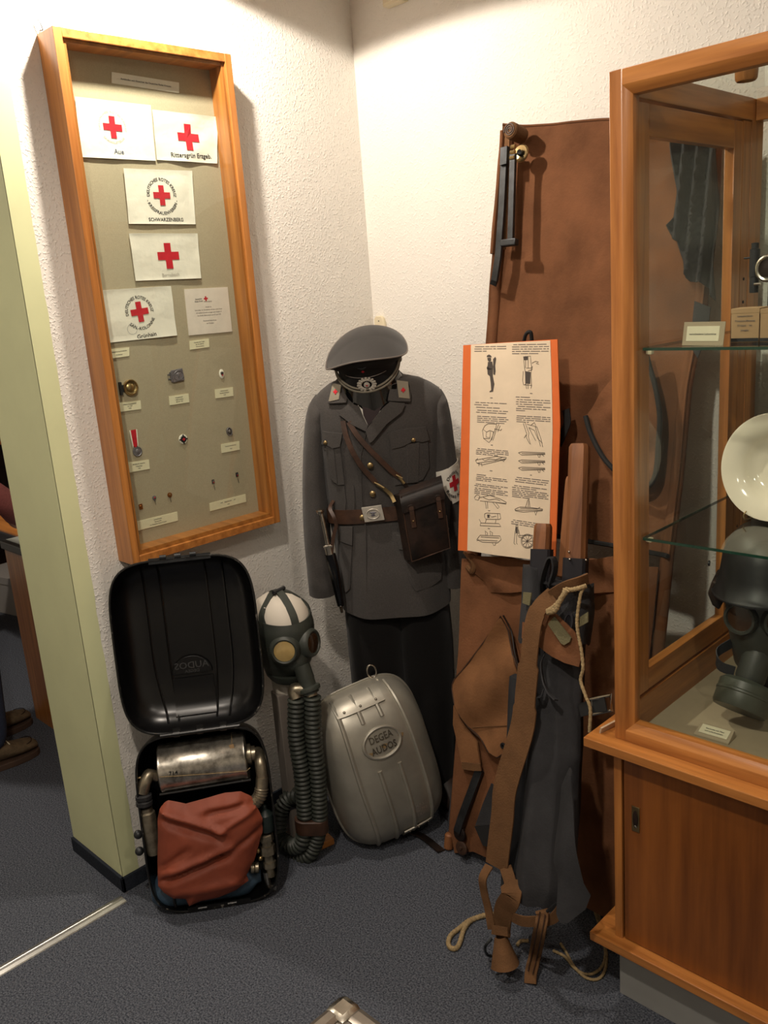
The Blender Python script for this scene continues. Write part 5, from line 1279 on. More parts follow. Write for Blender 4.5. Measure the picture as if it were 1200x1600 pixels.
def vis(u, v):
    a = math.radians(-90 + 84 * (2 * u - 1))
    e = 0.054 * (1 - ((2 * u - 1) ** 2)) ** 0.55 * v
    return (0.0865 * math.cos(a) + e * math.cos(a) * 0.5, 0.102 * math.sin(a) + e * math.sin(a) * 0.55, -0.040 - 0.9 * e - 0.004 * v)
MB().grid(vis, 30, 8, 0.003).build('visor', M_PATENT, cp, smooth=60)
for off_, zz in ((0.004, -0.031), (0.006, -0.0395)):
    MB().tube([((0.0865 + off_) * math.cos(a), (0.1015 + off_) * math.sin(a), zz + 0.030 * (abs(math.degrees(a) + 90) / 88) ** 2) for a in [math.radians(-90 + 88 * (2 * i / 30 - 1)) for i in range(31)]], 0.0030, 8).build('chin_cord', M_CORD, cp)
for sg in (-1, 1):
    a = math.radians(-90 + 86 * sg)
    MB().sphere((0.092 * math.cos(a), 0.108 * math.sin(a), -0.004), 0.0085, sc=(1, 1, 1.5)).build('cord_button', M_CORD, cp)
yc = -0.1035
m = MB()
for i in range(15):
    a = math.radians(-250 + 320 * i / 14) + 0.0
    for rr, q in ((0.0165, 0.0046), (0.0215, 0.0040)):
        m.sphere((rr * 1.12 * math.cos(a), yc - 0.002, -0.017 + rr * 0.92 * math.sin(a) * -1), q, seg=8, ring=5, sc=(1, 0.7, 1))
w_ = m.build('oak_wreath', M_BADGE, cp)
MB().lathe([(0.0085, 0), (0.0085, 0.003), (0.0055, 0.0035), (0.0055, 0.005), (0.001, 0.0055)], 18, Matrix.Translation((0, yc - 0.002, -0.017)) @ RY).build('cockade', M_BADGE, w_)
MB().sphere((0, yc - 0.0072, -0.017), 0.0024, sc=(1, 0.5, 1)).build('cockade_centre', M_RED, w_)
m = MB(); cross_mb(m, 0, 0, 0.0085, 0.0032, 0.0); mm = MB(); mm.add([tuple(q) for q in m.v], m.f, Matrix.Translation((-0.003, -0.118, 0.032)) @ Matrix.Rotation(math.radians(20), 4, 'X')); mm.build('red_cross', M_RED, cp, smooth=0)
mm = MB().prism([(-0.012, 0.005), (-0.002, 0.002), (0, 0.004), (0.002, 0.002), (0.012, 0.005), (0.003, -0.003), (-0.003, -0.003)], -0.001, 0.001, Matrix.Translation((-0.003, -0.124, 0.045)) @ Matrix.Rotation(math.radians(20), 4, 'X')); mm.build('dark_emblem', M_DMETAL, cp, smooth=0)
MB().tube([((0.0875) * math.cos(a), 0.1025 * math.sin(a), 0.0035) for a in [math.radians(-90 + 40 * (2 * i / 20 - 1)) for i in range(21)]], 0.0011, 6).build('band_seam', MT['pale_piping'], cp)
nk = MB().lathe([(0.045, 0), (0.05, 0.04), (0.06, 0.10)], 20, Matrix.Translation((tor(TAB[-1][0])[0], 0, TAB[-1][0] - 0.02))).build('neck_block', M_BAND, un)
# ------------------------------------------------------------------ tall canvas stretcher leaning in the corner
ST = Frame((-1.23, 1.655, 0.004), 0, -11.4)
str1 = thing('canvas_stretcher', 'tall rust brown canvas stretcher with folded metal legs leaning on the wall', 'stretcher', ST.M)
def sp(px, py, y=0.0): return ST.at(px, py, y)
def edge_tab(pts):
    return sorted([(p.z, p.x) for p in (sp(*q) for q in pts)])
LE = edge_tab([(789, 196), (783, 300), (772, 440), (765, 530), (757, 640), (745, 760), (738, 838)])
RE = edge_tab([(1122, 200), (1112, 350), (1096, 480), (1072, 600), (1062, 720), (1050, 834)])
ztopL = sp(795, 197).z
def ctop(u): return sp(790, 196).z * (1 - u) ** 2 + 2 * u * (1 - u) * (sp(900, 196).z) + u * u * sp(1120, 190).z + 0.02 * math.sin(pi * u) * 0.4
zbot = sp(850, 836).z
def canv(u, v):
    z = zbot + (ctop(u) - zbot) * v
    xl = lerp_tab(LE, z)[0]; xr = lerp_tab(RE, z)[0]
    x = xl + (xr - xl) * u
    y = 0.022 * math.sin(pi * min(1, max(0, u))) ** 0.5 + 0.008 * mnoise.noise((x * 5, z * 3, 1.5)) + 0.004 * mnoise.noise((x * 14, z * 9, 4))
    e = max(0, (z - (ctop(u) - 0.10)) / 0.10)
    y += 0.012 * e * math.sin(9 * u + 6 * (1 - v)) 
    return (x, y - 0.012 * (math.exp(-((u) / 0.05) ** 2)), z)
MB().grid(canv, 60, 90, 0.003).build('canvas', M_CANV, str1, smooth=80)
MB().tube([canv(u / 40, 1.0) for u in range(41)], 0.0035, 6).build('top_hem', M_CANV, str1)
MB().tube([(canv(u / 40, 0.0)[0], canv(u / 40, 0.0)[1] - 0.004, canv(u / 40, 0)[2]) for u in range(41)], 0.006, 6).build('bottom_webbing', M_EDGE, str1)
for u in (0.0, 1.0):
    pts = [Vector(canv(u, v / 30)) + Vector((0.012 if u == 0 else -0.012, 0.018, 0)) for v in range(31)]
    low = [Vector((pts[0].x + (0.0 if u == 0 else 0.0), pts[0].y, 0.03))]
    MB().tube(low + pts, 0.016, 12).build('side_pole', M_CANV, str1)
MB().tube([canv(0, 0.985 - 0.30 * i / 20) for i in range(21)], 0.006, 8).build('edge_hem', M_CANV, str1)
# rolled corner with a spiral end
rc = sp(809, 209, -0.03)
m = MB().lathe([(0.001, -0.032), (0.0195, -0.032), (0.021, -0.028), (0.0215, 0.02), (0.018, 0.024)], 24, Matrix.Translation(rc) @ RY @ Matrix.Translation((0, 0, 0.012)))
m.build('rolled_corner', M_CANT, str1)
sps = [(rc.x + (0.003 + 0.014 * i / 40) * math.cos(i * 0.4), rc.y - 0.0365 + 0.02, rc.z + (0.003 + 0.014 * i / 40) * math.sin(i * 0.4)) for i in range(41)]
MB().tube([(a, rc.y - 0.037, c) for a, b, c in sps], 0.0016, 6).build('spiral_fold', M_LEATH, str1)
MB().ribbon([sp(796, 200, -0.02), sp(793, 215, -0.034), sp(792, 260, -0.034), sp(789, 330, -0.03), sp(786, 390, -0.026)], 0.016, 0.004, (1, 0, 0)).build('corner_strap', M_CANT, str1)
def bar(pts, w, t, m=M_DMETAL, nm='leg_bar', side=(1, 0, 0)):
    return MB().ribbon(pts, w, t, side).build(nm, m, str1, bev=0.0008)
bar([sp(789, 232, -0.045), sp(784, 330, -0.045), sp(779, 400, -0.045), sp(773, 438, -0.042), sp(771, 444, -0.03)], 0.019, 0.009)
bar([sp(789, 230, -0.052), sp(788, 258, -0.052)], 0.022, 0.012, nm='leg_ferrule')
bar([sp(802, 240, -0.06), sp(800, 310, -0.06), sp(798, 382, -0.06)], 0.017, 0.010)
m = MB().box((-0.028, -0.009, -0.009), (0.02, 0.009, 0.009), Matrix.Translation(sp(798, 379, -0.058))); m.build('leg_foot', M_DMETAL, str1, bev=0.003)
rp = sp(815, 240, -0.035)
MB().lathe([(0.009, 0), (0.009, 0.004), (0.020, 0.006), (0.0225, 0.004), (0.0225, 0.0)], 24, Matrix.Translation(rp) @ RY).build('hinge_washer', M_BRASS, str1)
MB().lathe([(0.008, 0.0), (0.008, 0.012), (0.004, 0.014)], 12, Matrix.Translation(rp) @ RY).build('hinge_bolt', M_DMETAL, str1)
m = MB()
for dz in (-0.014, 0.0, 0.014): m.tube([sp(801, 238, -0.064) + Vector((-0.006, 0, dz)), sp(801, 238, -0.064) + Vector((0.008, 0, dz))], 0.0055, 8)
m.build('hinge_knuckle', M_BRASS, str1)
# head pouch edged in black, dark folded cloth at the right edge
def scloth(name, pts, fn, th, m, par=str1, cell=0.03, yref=-0.03):
    P = [(p.x, p.z) for p in (sp(*q, yref) for q in pts)]
    return MB().patch(P, fn, th, cell).build(name, m, par, smooth=70)
ZR = lambda x, y: (880 + x / 4.444, 560 + y / 4.444)
pouch = [ZR(*q) for q in [(330, 140), (240, 270), (155, 400), (190, 520), (260, 660), (330, 750), (440, 850), (540, 900), (610, 870), (645, 780), (660, 600), (670, 400), (640, 200), (600, 60), (570, -60), (450, 10)]]
pfn = lambda x, z: Vector((x, -0.030 + 0.010 * mnoise.noise((x * 12, z * 12, 3)) + 0.006 * mnoise.noise((x * 30, z * 22, 8)), z))
pch = scloth('head_pouch', pouch, pfn, 0.006, M_CANV, cell=0.018)
q = [sp(*p, -0.036) for p in pouch[2:15]]
MB().tube(catmull(q, 4), 0.0065, 8).build('pouch_edging', M_EDGE, pch)
grey = [(1052, 205), (1120, 205), (1120, 470), (1106, 450), (1098, 442), (1080, 440), (1066, 420), (1062, 378), (1048, 372), (1044, 352), (1050, 338), (1055, 300)]
gfn = lambda x, z: Vector((x, -0.035 + 0.012 * math.sin(x * 190) + 0.004 * mnoise.noise((x * 30, z * 6, 2)), z))
scloth('grey_flap', grey, gfn, 0.004, M_CANG, cell=0.012)
lo = [(1085, 470), (1110, 480), (1105, 520), (1090, 560), (1078, 540)]
scloth('dark_flap', lo, lambda x, z: Vector((x, -0.03, z)), 0.003, M_CANG)
for a, b in (((1150, 0), (0, 0)),):
    pass
m = MB().ribbon(catmull([sp(700 + 735 / 4, 500 + 560 / 4, -0.03), sp(700 + 745 / 4, 500 + 640 / 4, -0.034), sp(700 + 715 / 4, 500 + 720 / 4, -0.034), sp(700 + 690 / 4, 500 + 780 / 4, -0.02)], 4), 0.02, 0.003, (1, 0, 0)); m.build('black_strap', M_EDGE, str1)
MB().tube(catmull([sp(818, 536, -0.03), sp(822, 522, -0.04), sp(829, 519, -0.04), sp(831, 532, -0.03)], 4), 0.005, 8).build('hanging_loop', M_EDGE, str1)
# lower bed: turned-over hem, side cloth, diamond shaped flap
low = [(728, 872), (960, 872), (960, 1330), (800, 1345), (768, 1338), (745, 1328), (716, 1330), (710, 1300), (716, 1230), (722, 1180), (720, 1140), (716, 1100), (722, 1000)]
lfn = lambda x, z: Vector((x, -0.018 + 0.010 * mnoise.noise((x * 7, z * 4, 6)), z))
PL = [(p.x, p.z) for p in (sp(*q) for q in low)]
PL[1] = (0.285, PL[1][1]); PL[2] = (0.285, 0.03)
MB().patch(PL, lfn, 0.003, 0.03).build('lower_canvas', M_CANV, str1, smooth=70)
hem = [(727, 862), (745, 868), (790, 872), (830, 876), (880, 878), (930, 874), (962, 868), (962, 925), (905, 928), (860, 920), (800, 926), (765, 926), (756, 908), (736, 893)]
hfn = lambda x, z: Vector((x, -0.032 + 0.010 * mnoise.noise((x * 16, z * 20, 1)) + 0.006 * math.sin(x * 40 + z * 60), z))
scloth('turned_hem', hem, hfn, 0.012, M_CANV, cell=0.018)
MB().tube(catmull([sp(727, 862, -0.02), sp(740, 880, -0.03), sp(738, 893, -0.03), sp(731, 886, -0.02)], 4), 0.008, 8).build('hem_corner', M_CANT, str1)
ZD = lambda x, y: (690 + x / 3.807, 940 + y / 3.81)
dia = [ZD(*q) for q in [(350, 90), (375, 180), (420, 320), (470, 460), (450, 580), (420, 700), (400, 800), (375, 900), (340, 925), (280, 890), (215, 820), (150, 750), (110, 670), (75, 600), (47, 530), (45, 500), (60, 465), (110, 410), (170, 335), (230, 260)]]
dcz = sp(*ZD(240, 560), -0.05); 
dfn = lambda x, z: Vector((x, -0.045 - 0.014 * math.exp(-((x - dcz.x) ** 2 + (z - dcz.z) ** 2) / 0.006) - 0.010 * math.sin((z - x) * 30) + 0.006 * mnoise.noise((x * 14, z * 14, 9)), z))
dm = scloth('diamond_flap', dia, dfn, 0.005, M_FLAP, cell=0.016, yref=-0.05)
MB().tube([dfn(p.x, p.z) + Vector((0, 0.002, 0)) for p in (sp(*q, -0.05) for q in dia)], 0.003, 6, True).build('flap_edge_shade', M_LEATH, dm)  # thin dark tube added round the outline in place of edge shading
def onf(fn, x, y, off=0.003, yr=-0.06):
    p = sp(*ZD(x, y), yr); r = Vector(fn(p.x, p.z)); r.y -= off; return r
MB().tube([onf(dfn, 160 + 25 * i, 757 - 1.5 * i) for i in range(10)], 0.0012, 5).build('stitching', M_CANT, dm)
g = onf(dfn, 365, 858, 0.002)
MB().lathe([(0.004, 0), (0.004, 0.003), (0.008, 0.003), (0.0085, 0.0)], 16, Matrix.Translation(g) @ RY).build('grommet', M_DMETAL, dm)
MB().tube(catmull([onf(dfn, 352, 85, 0.001), onf(dfn, 380, 185, 0.001), onf(dfn, 425, 320, 0.001), onf(dfn, 468, 455, 0.001)], 5), 0.0025, 6).build('flap_edge', M_LEATHD, dm)
# pale side strap, lower leg and hinge plates
side = [ZD(*q) for q in [(78, 615), (150, 750), (215, 830), (235, 960), (130, 985), (105, 860), (75, 730)]]
scloth('side_strap', side, lambda x, z: Vector((x, -0.036, z)), 0.006, M_FLAP, cell=0.03)
MB().ribbon([sp(*ZD(125, 975), -0.035), sp(*ZD(190, 985), -0.045), sp(*ZD(235, 985), -0.04)], 0.02, 0.006, (0, 0, 1)).build('strap_tab', M_CANT, str1)
bar([sp(*ZD(228, 1000), -0.03), sp(*ZD(180, 1130), -0.034), sp(*ZD(120, 1290), -0.036), sp(*ZD(95, 1370), -0.036)], 0.024, 0.012)
for x, y, r, mm in ((110, 1380, 0.021, M_LEATHD), (122, 1466, 0.020, M_LEATH)):
    MB().lathe([(r, 0), (r, 0.004), (r * 0.85, 0.006), (r * 0.3, 0.006), (r * 0.25, 0.010), (0.001, 0.011)], 20, Matrix.Translation(sp(*ZD(x, y), -0.032)) @ RY).build('hinge_plate', mm, str1)
MB().lathe([(0.008, 0), (0.014, 0.006), (0.014, 0.045), (0.01, 0.05)], 14, Matrix.Translation(sp(*ZD(40, 1475), -0.01))).build('pole_foot', M_POLE, str1)
gd = [ZD(*q) for q in [(300, 1080), (330, 1100), (300, 1330), (205, 1330), (250, 1200)]]
scloth('grey_gusset', gd, lambda x, z: Vector((x, -0.034, z)), 0.003, M_CANG)
gd = [ZD(*q) for q in [(200, 1335), (300, 1325), (290, 1460), (250, 1450)]]
scloth('dark_gusset', gd, lambda x, z: Vector((x, -0.034, z)), 0.003, M_EDGE)
MB().ribbon([sp(725, 1130, 0.02), sp(716, 1200, 0.02), sp(706, 1290, 0.02)], 0.03, 0.004, (1, 0, 0)).build('grey_side_strap', M_CANG, str1)

# ------------------------------------------------------------------ instruction sheet on an orange board
YP = -0.075
ZP = lambda x, y: (700 + x / 4.0, 500 + y / 4.0)
def pp(x, y, d=0.0): return ST.at(*ZP(x, y), YP - d)
po = thing('instruction_sheet', 'printed stretcher instruction sheet on an orange board with line drawings', 'poster', ST.M)
bo = [pp(*q) for q in [(95, 158), (390, 138), (683, 120), (700, 650), (685, 1100), (672, 1480), (62, 1440), (80, 800)]]
MB().prism([(p.x, p.z) for p in bo], YP, YP + 0.003).build('orange_board', M_ORANGE, po, smooth=0)
MB().ribbon([sp(820, 540, -0.03), sp(826, 545, YP + 0.006)], 0.02, 0.004, (1, 0, 0)).build('hanger', M_EDGE, po)
pa = [(145, 156), (400, 140), (640, 128), (650, 400), (655, 700), (645, 1000), (636, 1260), (634, 1490), (508, 1494), (300, 1470), (122, 1440), (132, 1000), (140, 600)]
pa3 = [pp(*q) for q in pa]
sh = MB().prism([(p.x, p.z) for p in pa3], YP - 0.0012, YP).build('paper', M_SHEET, po, smooth=0)
DI = 0.0018
def word_rows(blocks):
    m = MB(); rnd = random.Random(3)
    for x0, x1, y0, n, sp_ in blocks:
        for i in range(n):
            x = x0 + (rnd.random() * 14 if i == 0 else 0); y = y0 + i * sp_
            end = x1 if i < n - 1 else x0 + (x1 - x0) * (0.35 + 0.6 * rnd.random())
            zr = pp(x0, y, DI).z
            while x < end - 10:
                w = min(rnd.choice([16, 24, 34, 46, 58]), end - x)
                m.box((pp(x, y, DI).x, YP - DI, zr - 0.0019), (pp(x + w, y, DI).x, YP - DI + 0.0004, zr))
                x += w + 7
    o = m.build('printed_text', M_INKG, po, smooth=0); o['kind'] = 'stuff'
    return o
word_rows([(165, 375, 165, 3, 14), (400, 630, 152, 5, 14), (165, 380, 512, 2, 14), (170, 350, 542, 1, 12), (175, 375, 560, 2, 13), (415, 560, 478, 1, 12), (425, 640, 494, 3, 14), (425, 640, 536, 2, 14), (425, 560, 562, 1, 12),
           (182, 378, 598, 4, 12), (428, 640, 596, 4, 12), (175, 380, 800, 4, 11), (175, 310, 962, 1, 10), (175, 372, 974, 3, 11), (165, 375, 1020, 2, 11), (165, 375, 1046, 4, 11), (420, 632, 980, 3, 13), (400, 630, 1030, 2, 12), (400, 630, 1055, 5, 11), (395, 625, 1245, 3, 12),
           (255, 290, 484, 1, 8), (505, 535, 456, 1, 8), (255, 285, 778, 1, 8), (510, 540, 808, 1, 8), (248, 282, 938, 1, 8), (505, 535, 966, 1, 8), (246, 276, 1188, 1, 8), (495, 525, 1228, 1, 8), (246, 276, 1300, 1, 8), (240, 270, 1412, 1, 8), (486, 510, 1442, 1, 8)])
def drawing(lines, fills=(), w=1.0, nm='line_drawing'):
    m = MB()
    for ln in lines:
        P = [pp(x, y, DI) for x, y in ln]
        m.ribbon(P, 0.0013 * w, 0.0003, (0.3, 0, 1)) if False else m.tube(P, 0.0006 * w, 4)
    for fl in fills:
        m.prism([(p.x, p.z) for p in (pp(x, y) for x, y in fl)], YP - DI, YP - DI + 0.0004)
    return m.build(nm, M_INKS, po, smooth=0)
M_INKS = mat('halftone_ink', (78, 70, 64), 0.85)
# soldier in profile with a pack
drawing([[(300, 240), (285, 340)]], [[(244, 232), (247, 222), (258, 216), (270, 222), (276, 234)], [(248, 236), (270, 236), (272, 252), (266, 262), (254, 258), (250, 250)], [(252, 262), (278, 260), (284, 290), (282, 350), (292, 400), (284, 448), (262, 452), (262, 446), (272, 438), (270, 400), (264, 352), (250, 340), (248, 312), (244, 300), (250, 285)], [(284, 245), (298, 230), (302, 240), (296, 280), (300, 320), (296, 345), (286, 340), (285, 290)], [(246, 292), (262, 300), (276, 306), (272, 318), (252, 310)]], nm='soldier_picture')
# back view with folded stretcher
drawing([[(470, 230), (515, 225), (522, 300), (518, 340), (522, 410), (518, 428)], [(472, 230), (478, 300), (484, 330), (486, 400), (490, 430)], [(486, 225), (484, 300)], [(500, 225), (500, 300)], [(490, 300), (520, 300), (528, 290), (526, 310), (500, 318)], [(525, 270), (545, 258), (565, 262), (550, 272), (568, 276)], [(470, 320), (466, 380), (472, 405), (484, 402)], [(500, 400), (500, 430)], [(478, 405), (524, 408)]], [[(474, 230), (500, 226), (500, 250), (476, 252)], [(484, 320), (518, 325), (516, 400), (486, 398)]])
# open bag being unfolded
drawing([[(215, 690), (222, 740), (256, 766), (268, 750), (300, 668), (304, 650), (250, 648), (230, 660), (215, 690)], [(222, 685), (240, 700), (262, 690), (285, 700)], [(240, 700), (238, 730), (262, 735), (264, 695)], [(285, 700), (272, 750)], [(318, 650), (300, 690), (280, 752)], [(326, 660), (310, 700)], [(290, 680), (330, 690), (336, 680)], [(222, 740), (262, 740)]])
# legs being opened
drawing([[(470, 645), (492, 712), (488, 730), (510, 775)], [(482, 642), (505, 705), (502, 730), (516, 778)], [(492, 650), (555, 668), (580, 740), (592, 795)], [(545, 665), (566, 745), (578, 790)], [(505, 672), (548, 755)], [(505, 672), (540, 690), (560, 740)], [(520, 655), (540, 640), (548, 660)], [(488, 716), (476, 738)], [(560, 740), (590, 770)]])
# unrolled stretcher
drawing([[(172, 875), (300, 852), (365, 860), (362, 870), (215, 905), (180, 895), (172, 875)], [(215, 870), (230, 880), (260, 868), (300, 872), (340, 858)], [(180, 895), (360, 868)], [(195, 890), (192, 912)], [(210, 895), (212, 915)], [(330, 870), (348, 885), (355, 872)], [(172, 880), (186, 864)]])
# three folded poles
for y in (830, 880, 925):
    drawing([[(440, y), (460, y - 6), (605, y), (606, y + 10), (460, y + 14), (440, y)], [(460, y + 4), (605, y + 6)], [(560, y + 10), (566, y + 28), (574, y + 28), (576, y + 12)], [(585, y + 10), (600, y + 22)]])
# loaded stretchers
drawing([[(165, 1108), (180, 1092), (200, 1100), (190, 1125), (170, 1122), (165, 1108)], [(190, 1112), (260, 1095), (330, 1120), (365, 1140), (362, 1150), (300, 1140), (200, 1130)], [(220, 1108), (255, 1124), (300, 1118), (325, 1130)], [(232, 1135), (240, 1180)], [(246, 1136), (248, 1178)], [(280, 1140), (310, 1178), (320, 1168), (300, 1142)], [(200, 1130), (362, 1146)]])
drawing([[(418, 1182), (450, 1168), (520, 1172), (592, 1182), (590, 1192), (470, 1200), (420, 1192), (418, 1182)], [(485, 1168), (498, 1125), (506, 1120), (500, 1168)], [(506, 1125), (512, 1170)], [(450, 1176), (560, 1180), (575, 1170)], [(540, 1196), (548, 1220), (556, 1196)], [(418, 1188), (590, 1188)]])
drawing([[(195, 1245), (205, 1265), (200, 1285), (330, 1290), (318, 1272), (205, 1268)], [(228, 1212), (240, 1206), (325, 1210), (330, 1240), (318, 1246), (236, 1244), (228, 1230), (228, 1212)], [(244, 1220), (262, 1218), (270, 1232), (300, 1225)], [(310, 1210), (312, 1244)], [(240, 1246), (232, 1268)], [(300, 1246), (295, 1272)]], [[(248, 1216), (262, 1216), (262, 1236), (248, 1236)]])
drawing([[(180, 1372), (200, 1345), (325, 1350), (332, 1372), (310, 1392), (215, 1388), (180, 1372)], [(205, 1355), (320, 1362)], [(236, 1345), (232, 1318), (246, 1330), (244, 1346)], [(266, 1345), (262, 1318), (278, 1330), (276, 1346)], [(276, 1390), (284, 1408), (296, 1406), (300, 1388)], [(200, 1375), (310, 1380)], [(180, 1380), (196, 1372)]])
# soldier with a wheeled carriage
wh = [(496 + 40 * math.cos(a), 1382 + 44 * math.sin(a)) for a in [2 * pi * i / 28 for i in range(29)]]
wh2 = [(496 + 34 * math.cos(a), 1382 + 38 * math.sin(a)) for a in [2 * pi * i / 28 for i in range(29)]]
drawing([wh, wh2] + [[(496, 1382), (496 + 34 * math.cos(a), 1382 + 38 * math.sin(a))] for a in [2 * pi * i / 10 for i in range(10)]] + [[(435, 1348), (460, 1346), (530, 1345)], [(440, 1356), (470, 1362)], [(425, 1285), (418, 1330), (412, 1395), (420, 1404)], [(436, 1288), (440, 1330), (428, 1345), (428, 1395), (434, 1402)], [(424, 1285), (428, 1280), (436, 1284)], [(440, 1310), (450, 1350)]], [[(424, 1292), (436, 1292), (438, 1330), (426, 1335)]])

# ------------------------------------------------------------------ folded grey stretcher standing in front
GR = Frame((-1.1, 1.40, 0.002), 0, -16)
gs = thing('folded_stretcher', 'folded grey canvas stretcher with wooden poles, tan strap and rope', 'stretcher', GR.M)
def gp(px, py, y=0.0): return GR.at(px, py, y)
ZG = lambda x, y: (800 + x / 4.706, 840 + y / 4.706)
def zg(x, y, d=0.0): return GR.at(*ZG(x, y), d)
def pole(pt, pb, w, y, nm='wooden_pole', ang=20):
    a, b = gp(*pt, y), gp(*pb, y); T = (a - b).normalized()
    X = Matrix.Rotation(math.radians(ang), 3, 'Z') @ Vector((1, 0, 0)); X = (X - T * X.dot(T)).normalized(); Y = T.cross(X)
    rings = []
    for p, k in ((b, 1.0), (b + (a - b) * 0.9, 1.0), (a - T * 0.008, 0.98), (a, 0.8)):
        rings.append([p + X * w * k * cx + Y * w * k * cy for cx, cy in ((0.5, 0.3), (0.3, 0.5), (-0.3, 0.5), (-0.5, 0.3), (-0.5, -0.3), (-0.3, -0.5), (0.3, -0.5), (0.5, -0.3))])
    return MB().loft(rings).build(nm, M_POLE, gs)
pole((849, 818), (842, 960), 0.040, 0.0)
pole((906, 694), (898, 960), 0.046, 0.0)
pole((893, 745), (880, 900), 0.024, 0.045, 'wooden_pole', 0)
def sleeve_box(pt, pb, w, y, ang, nm, m):
    a, b = gp(*pt, y), gp(*pb, y); T = (a - b).normalized()
    X = Matrix.Rotation(math.radians(ang), 3, 'Z') @ Vector((1, 0, 0)); X = (X - T * X.dot(T)).normalized(); Y = T.cross(X)
    rings = [[p + X * w * cx + Y * w * cy for cx, cy in ((0.5, 0.38), (0.38, 0.5), (-0.38, 0.5), (-0.5, 0.38), (-0.5, -0.38), (-0.38, -0.5), (0.38, -0.5), (0.5, -0.38))] for p in (b, a)]
    return MB().loft(rings).build(nm, m, gs)
sleeve_box((847, 858), (843, 985), 0.048, 0.0, 20, 'pole_sleeve', M_INK)
sleeve_box((900, 872), (895, 985), 0.053, 0.0, 20, 'pole_sleeve', M_INK)
for x, y in ((420, 105), (425, 160), (545, 165)):
    MB().sphere(zg(x, y, -0.03), 0.003).build('rivet', M_STEEL, gs)
# canvas tube and hanging folds
def fold_ring(cx, cy, w, d, z, ph, amp, n=40):
    return [(cx + w * math.cos(t) * (1 + amp * math.sin(5 * t + ph)), cy + d * math.sin(t) * (1 + amp * math.cos(4 * t + ph)), z + 0.004 * math.sin(6 * t + ph)) for t in [2 * pi * j / n for j in range(n)]]
def bundle(rows_, nm, m, amp=0.06):
    R2 = []
    tab = []
    for l, r, y, d in rows_:
        a, b = gp(*l, y), gp(*r, y); tab.append(((a.z + b.z) / 2, (a.x + b.x) / 2, y, (b.x - a.x) / 2, d))
    tab.sort()
    for i in range(33):
        z = tab[0][0] + (tab[-1][0] - tab[0][0]) * i / 32
        cx, y, w, d = lerp_tab(tab, z)
        R2.append(fold_ring(cx, y, w, d, z, 1.3 + z * 2, amp))
    return MB().loft(R2).build(nm, m, gs, smooth=75)
bundle([((823, 884), (852, 888), 0.0, 0.04), ((820, 950), (856, 950), 0.0, 0.045), ((816, 1000), (850, 1005), 0.0, 0.045)], 'canvas_sheath', M_CANG, 0.03)
bundle([((862, 912), (925, 906), 0.0, 0.05), ((862, 960), (925, 950), 0.0, 0.055), ((858, 1000), (918, 1000), 0.0, 0.055)], 'canvas_sheath', M_CANG, 0.03)
MB().tube([zg(215 + 330 * t, 330 + 40 * math.sin(pi * t) - 60 * t, -0.05) for t in [i / 14 for i in range(15)]], 0.004, 6).build('sheath_hem', M_CANG, gs)
bundle([((832, 1000), (912, 1000), 0.02, 0.05), ((834, 1080), (908, 1080), 0.015, 0.055), ((832, 1180), (905, 1180), 0.01, 0.06), ((826, 1280), (900, 1280), 0.005, 0.065), ((815, 1370), (895, 1370), 0.0, 0.065), ((812, 1402), (880, 1405), 0.0, 0.06)], 'hanging_canvas', M_CANG, 0.15)
bundle([((800, 1060), (838, 1060), 0.03, 0.03), ((795, 1180), (842, 1180), 0.03, 0.04), ((790, 1280), (846, 1280), 0.03, 0.045), ((788, 1390), (840, 1398), 0.03, 0.045)], 'hanging_canvas', mat('dark_slate_canvas', (48, 49, 52), 0.92, var=0.2, vscale=9, spec=0.2), 0.10)
# loose corner sheet at the right
ZH = lambda x, y: (680 + x / 3.904, 1150 + y / 3.902)
cor = [ZH(*q) for q in [(860, 180), (790, 300), (765, 520), (745, 750), (800, 830), (805, 1050), (830, 1105), (870, 1110), (950, 1040), (975, 960), (950, 880), (930, 700), (900, 420), (875, 200)]]
P = [(p.x, p.z) for p in (gp(*q, -0.06) for q in cor)]
MB().patch(P, lambda x, z: Vector((x, -0.07 - 0.035 * math.sin((x - P[0][0]) * 26 + 0.6) + 0.006 * mnoise.noise((x * 15, z * 12, 2)), z)), 0.004, 0.018).build('loose_corner', M_CANG, gs, smooth=75)
# belt loop of grey canvas
MB().ribbon(catmull([zg(225, 420, -0.03), zg(225, 300, -0.06), zg(265, 170, -0.07), zg(300, 150, -0.07), zg(315, 230, -0.06), zg(285, 340, -0.05)], 5), 0.028, 0.004, (0.2, -1, 0)).build('canvas_loop', M_CANG, gs)
MB().ribbon(catmull([zg(240, 850, -0.04), zg(215, 930, -0.06), zg(230, 1050, -0.07), zg(270, 1140, -0.075), zg(325, 1195, -0.075)], 5), 0.02, 0.003, (0.5, -1, 0)).build('canvas_loop', M_CANG, gs)
MB().ribbon(catmull([zg(150, 1075, -0.05), zg(170, 1150, -0.06), zg(210, 1165, -0.065), zg(235, 1110, -0.06)], 5), 0.02, 0.003, (0.5, -1, 0)).build('canvas_loop', M_CANG, gs)
